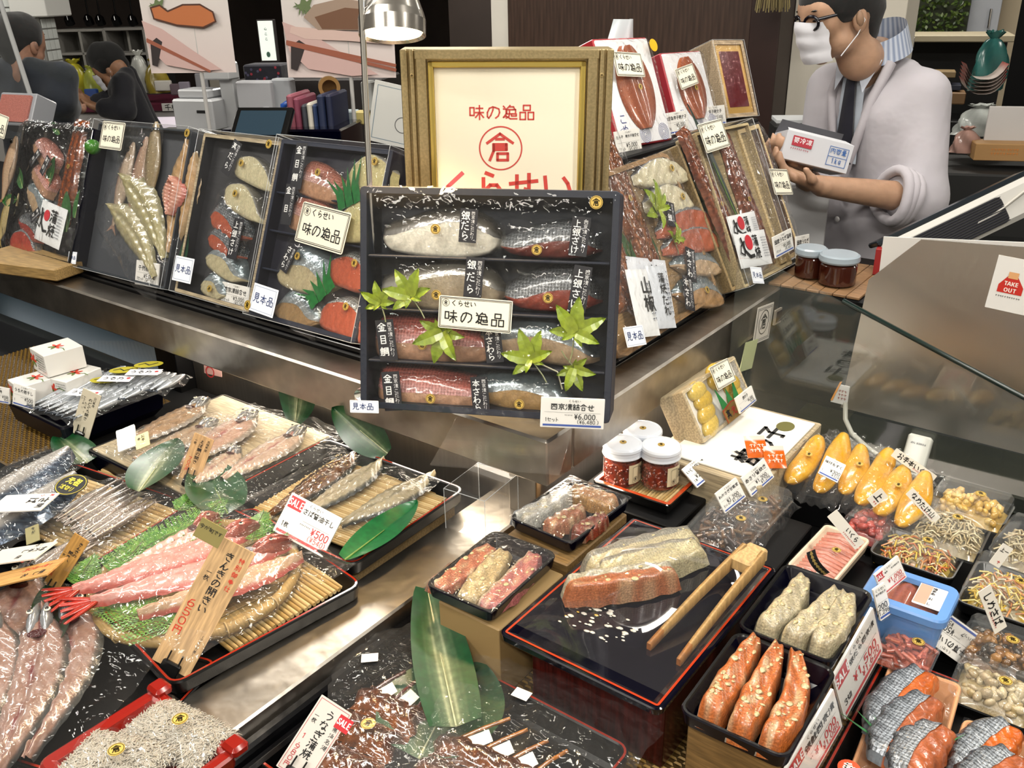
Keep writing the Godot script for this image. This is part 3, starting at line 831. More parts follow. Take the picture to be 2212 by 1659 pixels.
func cut_meshes(o: Node3D,kind: String,L: float,H: float,T: float,flip := false,sd := 1,flesh := "",skin := "") -> void:
	var d: Dictionary = CUTS[kind]
	var p: Array = d.p
	var fc := hx(flesh if flesh else d.f)
	var sc := hx(skin if skin else d.s)
	var sx := -1.0 if flip else 1.0
	var ends := func(u): return pow(maxf(1.0 - pow(absf(2*u - 1),5.0),0.0),.4)
	var g := G.new()
	var ff := func(a,b):
		var u: float = 1 - a if flip else a
		var yb := prof(p,u,1)
		var yr := prof(p,u,2)
		if b < .2:
			return Vector3(sx*(u - .5)*L,yb*H,T*ends.call(u)*b/.2*.82)
		var k: float = (b - .2)/.8
		var z: float = T*ends.call(u)*(.82+.22*sin(k*PI*.6))+.0012*sin(u*37.0+sd)*sin(k*9.0)
		return Vector3(sx*(u - .5)*L,lerpf(yb,yr,k)*H,z)
	g.grid(26,9,ff,func(a,b): return fc*(.8+.26*rnd(int(a*26)*7+sd)*.5+.22*sin(b*3.0)+.06*sin(a*60.0+b*8.0+sd)))
	part(o,"flesh",g,M.flesh)
	g = G.new()
	var sf := func(a,b):
		var u: float = 1 - a if flip else a
		var yr := prof(p,u,2)
		var yt := prof(p,u,3)
		var z0: float = T*ends.call(u)*1.03
		return Vector3(sx*(u - .5)*L,lerpf(yr,yt,sin(b*PI/2))*H,z0*(1.0 - pow(b,1.6))+.0008*sin(u*50+b*20))
	var back := sc.darkened(.45)
	g.grid(26,7,sf,func(a,b): return sc.lerp(back,clampf(b*.9+.15*sin(a*17+sd),0,1)).lightened(.18*float(b < .2)))
	part(o,"skin",g,M[d.sm])

# loose clear wrap over a lying thing: w wide, h high in its plane, lifting to top
func clear_wrap(o: Node3D,w: float,h: float,top: float,m: Material,y0 := 0.0,sd := 0,nm := "wrap") -> void:
	var g := G.new()
	var f := func(a,b):
		var ex: float = pow(maxf(0.0,1 - pow(absf(2*a - 1),4)),.6)
		var ey: float = pow(maxf(0.0,1 - pow(absf(2*b - 1),4)),.6)
		var edge := 1 - ex*ey
		var x: float = (a - .5)*w*(1+.05*sin(b*11+sd))
		var y: float = y0+(b - .5)*h*(1+.06*sin(a*13+sd))
		var k := sin(x*260+y*90+sd*2)*sin(y*240 - x*70+sd)
		return Vector3(x,y,top*ex*ey+.003*edge*k+.0016*k*ex*ey+.0008)
	g.grid(20,14,f,func(_a,_b): return WHITE)
	part(o,nm,g,m)

# a black paper label with white vertical lettering
func black_label(o: Node3D,t: Transform3D,w: float,h: float,big: String,small := "西京漬こだわり") -> void:
	var g := G.new()
	g.slab(t,rrect(w,h,.0006),0,.0004,hx("14141a"))
	var n := maxi(big.length(),1)
	var sz := minf(w*.52,h*.9/n)
	txt(g,t,big,-w*.42,h*.93,sz,hx("e8e8e6"),.1,true,h*.88/(n*sz),.0007)
	txt(g,t,small,w*.14,h*.93,minf(w*.28,h*.12),hx("c8c8c8"),.09,true,1.0,.0007)
	part(o,"label",g,M.print,"black label with white signs")

# one packed cut in a box whose front plane is b: from corner p to corner q of that plane
func packed_cut(b: Transform3D,p: Vector2,q: Vector2,z: float,kind: String,label: String,o := {}) -> Node3D:
	var L := q.x - p.x
	var H := q.y - p.y
	var T: float = o.get("T",.02)
	var t := b*mv((p.x+q.x)/2,p.y,z)*Transform3D(Basis(Vector3.BACK,deg_to_rad(o.get("rot",0.0))),Vector3.ZERO)
	var c := thing("fish_cut",label,"fish",t,o.get("group","packed cuts of fish"))
	cut_meshes(c,kind,L,H,T,o.get("flip",false),int(p.x*900),o.get("flesh",""),o.get("skin",""))
	clear_wrap(c,L*1.06,H*1.12,T*1.25,M.film,H*.5,int(p.x*700))
	if o.has("lab"):
		var l: Array = o.lab
		black_label(c,mv((l[1] - .5)*L,l[2]*H,T*1.3)*Transform3D(Basis(Vector3.BACK,deg_to_rad(l[5] if l.size() > 5 else 0.0)),Vector3.ZERO),l[3],l[4],l[0])
	if o.has("seal"):
		seal(c,mv((o.seal[0] - .5)*L,o.seal[1]*H,T*1.28),o.get("sr",.0075))
	return c

# a broiled eel fillet lying in the plane of t: long along y
func eel_fillet(label: String,t: Transform3D,w: float,L: float,T: float,o := {}) -> Node3D:
	var c := thing("eel_fillet",label,"fish",t,o.get("group","broiled eel fillets"))
	var g := G.new()
	var dark := hx(o.get("dark","4a1c0a"))
	var lite := hx(o.get("lite","a4521e"))
	var tip: float = o.get("tip",.55)
	var f := func(a,b):
		var x: float = (a - .5)
		var ww: float = w*(lerpf(1.0,tip,pow(b,1.6))+.04*sin(b*21))
		var z: float = T*sqrt(maxf(0,1 - pow(absf(2*x),2.6)))*(.86+.1*cos(x*19.0))*minf(1.0,minf(b,1 - b)*24)
		return Vector3(x*ww+o.get("bend",0.0)*sin(b*PI),b*L,z+.0008*sin(b*L*900+2.0*sin(x*9)))
	g.grid(14,60,f,func(a,b): return lite.lerp(dark,clampf(.35+.45*sin(a*18.0+.7*sin(b*12))+.35*wob(Vector3(a*2,b*9,1),4.0),0,1)))
	part(c,"fillet",g,M.glaze)
	if o.has("seal"):
		seal(c,mv(o.seal[0]*w,o.seal[1]*L,T*1.05),.006)
	if o.get("wrap",true):
		clear_wrap(c,w*1.12,L*1.04,T*1.3,M.film,L*.5,3)
	return c

# a small whole fish lying on its side along x, head at +x
func whole_fish(o: Node3D,L: float,H: float,T: float,back: String,belly: String,m: Material) -> void:
	var g := G.new()
	var bc := hx(back)
	var wc := hx(belly)
	var f := func(a,b):
		var an: float = TAU*b
		var hh: float = H*.5*pow(sin(PI*clampf(.06+a*.9,0,1)),.62)*lerpf(.55,1.0,smoothstep(0.0,.5,a))*(1.0 if a < .97 else .75)
		return Vector3((a - .5)*L,hh*sin(an),T*.5+T*.5*(hh/(H*.5))*cos(an))
	g.grid(16,10,f,func(_a,b): return wc.lerp(bc,smoothstep(-.1,.7,sin(TAU*b))),false,true)
	part(o,"body",g,m)
	var e := G.new()
	e.ball(mv(L*.4,H*.1,T*.8),Vector3(1,1,.5)*H*.11,8,6,hx("0a0a0a"))
	part(o,"eye",e,M.plastic)
	var k := G.new()
	var fin := PackedVector2Array([Vector2(-L*.46,0),Vector2(-L*.6,H*.42),Vector2(-L*.54,0),Vector2(-L*.6,-H*.42)])
	k.slab(mv(0,0,T*.5),fin,-.0006,.0006,bc)
	part(o,"tail_fin",k,m)

# a fish opened flat: long along y with the head at the top
func open_fish(label: String,t: Transform3D,w: float,L: float,o := {}) -> Node3D:
	var c := thing("opened_fish",label,"fish",t,o.get("group","opened dried fish"))
	var T: float = o.get("T",.014)
	var fl := hx(o.get("flesh","b89c88"))
	var bl := hx(o.get("blood","7c2c30"))
	var sk := hx(o.get("skin","4b4c48"))
	var sd: float = o.get("sd",1.0)
	var bend: float = o.get("bend",0.0)
	var shape := func(b): return w*.5*pow(sin(PI*clampf(.03+.94*pow(b,1.3),0.0,1.0)),.75)*(1.0 if b < .8 else lerpf(1.0,.62,(b - .8)/.2))
	var f := func(a,b):
		var s: float = 2*a - 1
		var ww: float = shape.call(b)
		var rim := pow(absf(s),6.0)
		var z: float = T*(.75+.25*cos(s*PI))*(1 - rim*.9) - T*.35*exp(-s*s*30.0)*float(b < .82)
		return Vector3(s*ww+bend*sin(b*PI),b*L,z+.0012*sin(b*70+s*9+sd))
	var col := func(a,b):
		var s: float = 2*a - 1
		var m := exp(-pow((s - .06*sin(b*14+sd))*9.0,2.0))*(.55+.45*sin(b*23+sd))
		var cc := fl.lerp(bl,clampf(m*.9+.12*sin(b*60+s*16),0,1)*o.get("blood_k",1.0))
		cc = cc.lerp(fl.lightened(.35),clampf(sin(b*44+s*7+sd)*.25*sin(s*12),0,1))
		return cc.lerp(sk,smoothstep(.74,.86,absf(s)))
	var g := G.new()
	g.grid(22,44,f,col)
	part(c,"body",g,M.flesh)
	if o.get("head",true):
		var h := G.new()
		var hc := hx(o.get("head_col","989b9e"))
		var hw: float = shape.call(.86)*.92
		for side in [-1,1]:
			h.grid(14,12,func(a,b): return Vector3(side*hw*.46+bend*sin(.9*PI)+hw*.5*cos(TAU*a)*pow(sin(PI*b),.8)*(1.0 - .55*b) - side*hw*.25*b,L*(.79+.22*b),T*(.7+.85*sin(TAU*a)*pow(sin(PI*b),.7))),func(a,b): return hc.lerp(hc*.35,clampf(b*1.3 - .45+.25*sin(a*19),0,1)),true)
		part(c,"head",h,M.silver)
		var e := G.new()
		for side in [-1,1]:
			e.ball(mv(side*hw*.5+bend*sin(.9*PI),L*.895,T*1.55),Vector3(.055,.055,.025)*w,10,8,hx("c6c2b0"))
			e.ball(mv(side*hw*.5+bend*sin(.9*PI),L*.895,T*1.62),Vector3(.035,.035,.024)*w,8,6,hx("08080a"))
		part(c,"eye",e,M.lacquer)
		var k := G.new()
		k.poly(mv(bend*.5,L*.775,T*.95),oval(w*.3,L*.055),hx("3c1414"))
		part(c,"gill_cavity",k,M.flesh)
	if o.has("tail"):
		var k := G.new()
		for i in 13:
			var an := deg_to_rad(-90.0+(i - 6)*6.0)
			var p := Vector3(0,L*.035,T*.4)
			var d := Vector3(cos(an),sin(an),.05*sin(i*2.1))
			k.tube([p,p+d*L*.1,p+d*L*(.17+.03*absf(i - 6)/6)],[.0034,.003,.001],5,hx(o.tail).darkened(.25*rnd(i+3)))
		part(c,"tail_fin",k,M.flesh)
	return c

# ---------------------------------------------------------------- trays, packs, bags
# a tray with its foot at y = 0 of t
func tray_mesh(w: float,d: float,h: float,r: float,wall: float,col: Color,rim: Color,slope := .012,deck := .003) -> G:
	var g := G.new()
	g.rstack(ID,w,d,r,[[slope,0,col],[slope*.3,h*.3,col],[0,h*.92,col],[wall*.3,h,rim],[wall,h,rim],[wall*1.4,h*.94,col],[slope+wall,deck+.004,col],[slope+wall+.006,deck,col]],true,true,4)
	return g

func red_rim_tray(label: String,t: Transform3D,w: float,d: float,h := .03,r := .02) -> Node3D:
	var c := thing("lacquer_tray",label,"tray",t,"black lacquered trays with a red rim")
	part(c,"tray",tray_mesh(w,d,h,r,.005,hx("0d0d10"),hx("0d0d10")),M.tray)
	var g := G.new()
	var lv := [[.0026,h+.0004,hx("8e2a17")],[.0056,h+.0004,hx("8e2a17")]]
	g.rstack(ID,w,d,r,lv,false,false,4)
	part(c,"rim",g,M.lacquer,"red rim line")
	return c

func foam_tray(label: String,t: Transform3D,w: float,d: float,h: float,hexc: String,m: Material,group: String,nm := "foam_tray") -> Node3D:
	var c := thing(nm,label,"tray",t,group)
	part(c,"tray",tray_mesh(w,d,h,minf(w,d)*.13,.004,hx(hexc),hx(hexc)*1.2,h*.45),m)
	return c

# stretched clear film over a tray of that size
func tray_film(c: Node3D,w: float,d: float,y: float,bump := .008,m: Material = null) -> void:
	var g := G.new()
	var f := func(a,b):
		var k: float = pow(sin(PI*a),.5)*pow(sin(PI*b),.5)
		return Vector3((a - .5)*w,y+bump*k+.0007*sin(a*33+b*21)*sin(b*17 - a*9),(.5 - b)*d)
	g.grid(18,18,f,func(_a,_b): return WHITE)
	part(c,"film",g,m if m else M.film)

# a flat clear bag lying on y = 0 of t, with a hump
func bag(c: Node3D,w: float,d: float,hump: float,m: Material,sd := 0.0,nm := "plastic_bag") -> void:
	var g := G.new()
	var f := func(a,b):
		var k: float = pow(maxf(0,sin(PI*a)),.6)*pow(maxf(0,sin(PI*b)),.6)
		var x: float = (a - .5)*w*(1+.03*sin(b*9+sd))
		var z: float = (.5 - b)*d*(1+.03*sin(a*8+sd*2))
		var rip := absf(sin(x*70+3*sin(z*31+sd)))*absf(sin(z*60+2*sin(x*43+sd)))
		return Vector3(x,hump*k+.006*(1 - k)*(.5+.5*sin(a*19+b*14+sd))+.0035*rip,z)
	g.grid(34,34,f,func(_a,_b): return WHITE)
	part(c,nm,g,m)

# ---------------------------------------------------------------- leaves
func blade_leaf(label: String,t: Transform3D,L: float,w: float,o := {}) -> Node3D:
	var c := thing("leaf",label,"leaf",t,o.get("group","striped green leaves"))
	var g := G.new()
	var arch: float = o.get("arch",0.0)
	var stripe: float = o.get("stripe",0.0)
	var dk := hx(o.get("col","164c26"))
	var lt := hx("b9bf96")
	var tipw: float = o.get("tip",0.0)
	var f := func(a,b):
		var s: float = 2*a - 1
		var ww: float = w*.5*lerpf(pow(sin(PI*clampf(.08+.92*b,0,1)),.7),1.0 - .35*b,tipw)
		return Vector3(s*ww+o.get("bend",0.0)*b*b,b*L*(1 - .15*absf(arch)*b),arch*L*b*b+w*.1*absf(s) - 0.0)
	g.grid(24,26,f,func(a,b):
		var s: float = 2*a - 1
		var k := stripe*exp(-pow(s*3.0,2))*(.45+.55*float(sin(a*110.0+1.5*sin(a*37)) > -.1))*smoothstep(1.0,.55,b)
		return dk.lerp(lt,clampf(k,0,1))*(.85+.2*float(sin(a*150) > 0)))
	part(c,"blade",g,M.leaf)
	var h := G.new()
	h.tube([Vector3(0,0,.001),Vector3(o.get("bend",0.0)*.25,L*.5*(1 - .15*absf(arch)*.5),arch*L*.25+.001)],[.0016,.0008],5,hx("7c9a4e") if stripe < .2 else lt)
	part(c,"midrib",h,M.leaf)
	return c

func maple_leaf(label: String,t: Transform3D,R: float,sd: int,group := "artificial maple leaves") -> Node3D:
	var c := thing("maple_leaf",label,"leaf",t,group)
	var lobes := [[-150,.42],[-115,.72],[-62,.92],[-15+sd % 3*6,1.0],[38,.95],[88,.75],[128,.45]]
	var g := G.new()
	var c0 := hx("7e9a1e")
	var c1 := hx("a9b83a")
	for l: Array in lobes:
		var an := deg_to_rad(90.0 - l[0]*.98)
		var len: float = R*l[1]
		var d := Vector3(cos(an),sin(an),0)
		var e := Vector3(-d.y,d.x,0)
		var pts := []
		for i in 9:
			var u := i/8.0
			var hw := len*.2*pow(sin(PI*(.22+.78*u)),.9)*(1.0+.12*(i % 2))
			pts.append([u,hw])
		for i in 8:
			var p0: Array = pts[i]
			var p1: Array = pts[i+1]
			var z0 := .01*sin(p0[0]*2.2)+.004*sin(an*3+sd)
			var z1 := .01*sin(p1[0]*2.2)+.004*sin(an*3+sd)
			var col := c1.lerp(c0,p0[0]*.8+.2*rnd(sd+i))
			var a0: Vector3 = d*(p0[0]*len)+Vector3(0,0,z0)
			var a1: Vector3 = d*(p1[0]*len)+Vector3(0,0,z1)
			var up := Vector3(0,0,.002)
			g.quad(a0,a0 - e*p0[1]+up,a1 - e*p1[1]+up,a1,col)
			g.quad(a0+e*p0[1]+up,a0,a1,a1+e*p1[1]+up,col.darkened(.08))
	part(c,"blade",g,M.leaf)
	var h := G.new()
	h.tube([Vector3.ZERO,Vector3(.2,-.55,.02)*R,Vector3(.25,-.8,.01)*R],.0011,5,hx("8f9468"))
	part(c,"stalk",h,M.leaf)
	return c

# a flat cypress sprig: branching rows of tiny scales
func sprig(label: String,t: Transform3D,L: float,o := {}) -> Node3D:
	var c := thing("cypress_sprig",label,"leaf",t,o.get("group","green cypress sprigs"))
	var g := G.new()
	var s := G.new()
	s.tube([Vector3.ZERO,Vector3(0,.006,-L*.5),Vector3(0,.004,-L)],[.0012,.001,.0006],5,hx("4c5a26"))
	for i in 15:
		var u := .06+.94*i/14.0
		for side in [-1,1]:
			var bl: float = L*.46*(1 - u)+L*.06
			var d := Vector3(side*.78,.04*sin(i*1.7),-.62).normalized()
			var p := Vector3(0,.005*sin(u*3),-L*u)
			var n := int(bl/.0055)+1
			for k in n:
				var q := p+d*bl*k/n
				for s2 in [-1,1]:
					var e: Vector3 = (d+Vector3(-d.z,.15*sin(k+i),d.x)*.75*s2).normalized()
					var ln := .0105*(1 - .6*float(k)/n)
					var wd := d.cross(Vector3.UP).normalized()*.0018
					var col := hx("3f7a2e").lerp(hx("79a648"),rnd(i*31+k*7+s2))
					g.quad(q - wd,q+wd,q+e*ln+wd*.3+Vector3(0,.001,0),q+e*ln - wd*.3+Vector3(0,.001,0),col)
	part(c,"needles",g,M.leaf).set_meta("kind","stuff")
	part(c,"stem",s,M.leaf)
	return c

# green plastic divider cut like grass
func grass_cut(label: String,t: Transform3D,w: float,h: float,n := 6) -> Node3D:
	var c := thing("grass_divider",label,"garnish",t,"green plastic grass dividers")
	var g := G.new()
	for i in n:
		var x0 := (float(i)/n - .5)*w
		var x1 := (float(i+1)/n - .5)*w
		var lean := (i - n*.5+.5)*w*.16
		var hh := h*(.7+.3*rnd(i+n))
		g.slab(mv(0,0,.002*(i % 2)),PackedVector2Array([Vector2(x0,0),Vector2(x1,0),Vector2(x1,h*.4),Vector2((x0+x1)/2+lean,hh),Vector2(x0,h*.4)]),0,.0006,hx("1d6e33"))
	part(c,"blade",g,M.leaf)
	return c

# a cut given by its left, right, top and bottom points in the plane b
func cut4(b: Transform3D,l: Vector2,r: Vector2,tp: Vector2,bt: Vector2,z: float,kind: String,label: String,o := {}) -> void:
	var d := (r - l).normalized()
	var H := absf(d.cross(tp - bt))
	var L := (r - l).length()
	var m := (l+r)/2
	o["rot"] = rad_to_deg(d.angle())
	var n := Vector2(-d.y,d.x)
	var base := m+n*(bt - m).dot(n)
	packed_cut(b,Vector2(base.x - L/2,base.y),Vector2(base.x+L/2,base.y+H),z,kind,label,o)

# ---------------------------------------------------------------- the raised shelf: gift boxes, sign, lamp
# an open box standing on its edge: front rim in the plane z = 0, floor at the back
func box_tray(c: Node3D,w: float,h: float,dep: float,wall: float,col: String,inside: String,m: Material,r := .004,inner := 0.0) -> void:
	var g := G.new()
	var a := hx(col)
	var b := hx(inside)
	g.rstack(mv(0,h/2,0)*UPZ,w,h,r,[[.001,-dep,a],[0,-dep+.002,a],[0,-.001,a],[.001,0,a*1.3],[wall,0,a*1.3],[wall,-.001,b],[wall,-(inner if inner > 0 else dep - .006),b]],true,true,2)
	part(c,"tray",g,m)

# clear stiff cover: front and four sides
func cover(c: Node3D,w: float,h: float,z0: float,z1: float,m: Material,nm := "clear_cover") -> void:
	var g := G.new()
	var x := w/2
	var p := [Vector3(-x,0,z0),Vector3(x,0,z0),Vector3(x,h,z0),Vector3(-x,h,z0),Vector3(-x,0,z1),Vector3(x,0,z1),Vector3(x,h,z1),Vector3(-x,h,z1)]
	g.quad(p[4],p[5],p[6],p[7])
	g.quad(p[0],p[4],p[7],p[3])
	g.quad(p[5],p[1],p[2],p[6])
	g.quad(p[7],p[6],p[2],p[3])
	g.quad(p[0],p[1],p[5],p[4])
	part(c,nm,g,m)
	var e := G.new()
	for k in [[4,5],[5,6],[6,7],[7,4],[4,0],[5,1],[6,2],[7,3]]:
		e.tube([p[k[0]],p[k[1]]],.0007,4,hx("c8ccd0"),false)
	part(c,"cover_edges",e,M.edge)

# film pulled over the front of a box
func front_film(c: Node3D,w: float,h: float,z: float,amp: float,sd: float,m: Material) -> void:
	var g := G.new()
	var f := func(a,b):
		var x: float = (a - .5)*w
		var y: float = b*h
		var ed: float = minf(minf(a,1 - a),minf(b,1 - b))
		return Vector3(x,y,z*clampf(ed*14,0,1)+amp*sin(x*41+sd+2*sin(y*23))*sin(y*37+sd*2+1.5*sin(x*29))+amp*.6*(1 - absf(sin(x*60+y*45+sd))))
	g.grid(30,30,f,func(_a,_b): return WHITE)
	part(c,"film",g,m)

# the transform of a sticker given its bottom middle and top middle in the plane of a box
func on(p: Vector2,q: Vector2,z: float) -> Transform3D:
	var d := (q - p).normalized()
	return Transform3D(Basis(Vector3(d.y,-d.x,0),Vector3(d.x,d.y,0),Vector3(0,0,1)),Vector3(p.x,p.y,z))

# small printed sauce packet in the plane of t
func packet(label: String,t: Transform3D,w: float,h: float,big: String,o := {}) -> Node3D:
	var c := thing("sauce_packet",label,"packet",t,o.get("group","sauce and pepper packets"))
	var g := G.new()
	var col := hx(o.get("col","d9dbdc"))
	g.grid(10,14,func(a,b): return Vector3((a - .5)*w,b*h,.004*pow(sin(PI*a)*sin(PI*b),.5)+.0006*sin(a*40)),func(_a,b): return col.darkened(.1*float(b < .06 or b > .94)))
	part(c,"sachet",g,M.plastic)
	var l := G.new()
	var n := maxi(big.length(),1)
	var sz := minf(w*.5,h*.7/n)
	txt(l,ID,big,-w*.02,h*.88,sz,INK,.11,true,1.0,.0052)
	if o.get("red",true):
		l.disc(ID,-w*.14,h*.68,w*.11,hx("b42330"),.0053)
		l.line(ID,[Vector2(-w*.36,h*.8),Vector2(-w*.3,h*.45),Vector2(-w*.18,h*.28),Vector2(-w*.06,h*.3)],w*.05,INK,.0051)
		l.line(ID,[Vector2(-w*.4,h*.6),Vector2(-w*.28,h*.72),Vector2(-w*.34,h*.34),Vector2(-w*.44,h*.42),Vector2(-w*.4,h*.6)],w*.025,INK,.0051)
	smallprint(l,ID,w*.26,h*.2,w*.44,h*.8,8,hx("404858"),.0045)
	part(c,"print",l,M.print)
	return c

func cutp(b: Transform3D,p: Vector2,q: Vector2,z: float,kind: String,label: String,o := {}) -> Node3D:
	return packed_cut(b,Vector2(minf(p.x,q.x),minf(p.y,q.y)),Vector2(maxf(p.x,q.x),maxf(p.y,q.y)),z,kind,label,o)

func front_box(t: Transform3D,w: float,h: float) -> void:
	pass
	var c := thing("gift_box","navy gift box at the counter corner with four rows of cuts and maple leaves","gift box",t,"gift boxes of fish")
	box_tray(c,w,h,.075,.01,"0d1323","0c1020",M.print,.006)
	var ys := [Vector2(-.0053,.2292).y,Vector2(-.0036,.1504).y,Vector2(-.0019,.0726).y]
	for y: float in ys:
		var g := G.new()
		g.box(mv(0,y - .002,-.036),w - .021,.004,.064,.0015,hx("10172a"))
		part(c,"divider",g,M.print)
	front_film(c,w*1.005,h*1.005,.016,.0016,1.0,M.film)
	seal(c,mv(Vector2(.158,.3133).x,Vector2(.158,.3133).y,.019),.0092)
	house_sticker(c,on(Vector2(-.0101,.1284),Vector2(-.0083,.1744),.0195),.108,.047)
	sample_sticker(c,on(Vector2(-.1761,-.004),Vector2(-.1768,.0153),.0185),.045,.019)
	var z := -.06
	var T := .045
	var gr := "packed cuts in the navy front box"
	cutp(t,Vector2(-.171,.2271),Vector2(.0126,.305),z,"cod","thick white cod cut with silver skin, left in the top row of the navy box",{"T": T,"seal": [.52,.56],"lab": ["銀だら",.78,.33,.026,.048,-3],"group": gr})
	cutp(t,Vector2(.0096,.233),Vector2(.1629,.2906),z,"salmon","scaly silver salmon cut, right in the top row of the navy box",{"T": T,"flesh": "6e3025","skin": "8d9194","seal": [.42,.22],"lab": ["上銀さけ",.8,.1,.026,.055,-5],"group": gr})
	cutp(t,Vector2(-.1738,.1476),Vector2(.0199,.2294),z,"cod","dull white cod cut with scaly top, second row left, half under maple leaves",{"T": T,"flesh": "a4947a","skin": "a8a294","seal": [.52,.34],"lab": ["銀だら",.8,.3,.027,.06,-4],"group": gr})
	cutp(t,Vector2(.0183,.156),Vector2(.1669,.2291),z,"salmon","red salmon cut under broad silver scales, second row right of the navy box",{"T": T,"flesh": "8e3a28","skin": "8f9396","seal": [.5,.3],"lab": ["上銀さけ",.78,.05,.026,.066,-7],"group": gr})
	cutp(t,Vector2(-.1834,.0704),Vector2(.0117,.1423),z,"bream","rosy splendid bream cut with black band, third row left of the navy box",{"T": T,"seal": [.46,.42],"lab": ["金目鯛",.2,.05,.028,.062,8],"group": gr})
	cutp(t,Vector2(-.0188,.0765),Vector2(.1664,.1506),z,"spanish","grey-skinned mackerel cut, third row right, partly under two maple leaves",{"T": T,"seal": [.5,.42],"lab": ["本さわら",.2,.05,.026,.055,8],"group": gr})
	cutp(t,Vector2(-.1783,-.0034),Vector2(.0108,.0644),z,"bream","rosy splendid bream cut in the bottom row of the navy box, above the blue-lettered sticker",{"T": T,"skin": "c56656","seal": [.52,.34],"lab": ["金目鯛",.22,.02,.028,.06,6],"group": gr})
	cutp(t,Vector2(-.0357,-.0006),Vector2(.1392,.0676),z,"spanish","grey-skinned mackerel cut in the bottom row of the navy box, beside the price card",{"T": T,"flesh": "a2804e","seal": [.52,.3],"lab": ["本さわら",.2,.05,.026,.055,6],"group": gr})
	var lv := [[Vector2(-.1558,.1601),.034,0,"small maple leaf farthest left in the navy box"],[Vector2(-.1095,.1723),.046,18,"maple leaf over the second row cod cut, left of the cream sticker"],[Vector2(-.0603,.1226),.05,150,"maple leaf hanging below the cream sticker's left end"],[Vector2(.1341,.1305),.052,-25,"large maple leaf at the right edge of the navy box"],[Vector2(.0722,.0883),.048,20,"maple leaf low in the middle of the navy box"],[Vector2(.1347,.0802),.036,200,"small maple leaf nearest the price card of the navy box"]]
	for l: Array in lv:
		maple_leaf(l[3],t*mv(l[0].x,l[0].y,.004)*Transform3D(Basis(Vector3.BACK,deg_to_rad(l[2]))*Basis(Vector3.RIGHT,-.12),Vector3.ZERO),l[1],int(l[2]))
	# thin branch of the leaves
	var br := G.new()
	var b0 := Vector2(.0722,.0883)
	var b1 := Vector2(.1114,.0728)
	var b2 := Vector2(.1191,.0473)
	br.tube([Vector3(b0.x,b0.y,.004),Vector3(b1.x,b1.y,.006),Vector3(b2.x,b2.y,.004)],.0012,5,hx("a9a890"))
	solo("twig","thin pale twig joining maple leaves low in the navy box","twig",br,M.paint,t)

# a row box: tray, cover, stickers
func row_box(label: String,t: Transform3D,w: float,h: float,col: String,inside: String,m: Material,dep := .06,wall := .007,cov := true,r := .004) -> Node3D:
	var c := thing("gift_box",label,"gift box",t,"gift boxes of fish")
	box_tray(c,w*.985,h*.985,dep,wall,col,inside,m,r,.026 if t.basis.z.x < .5 else .016)
	if cov:
		cover(c,w,h,-dep,.012,M.clear)
	return c

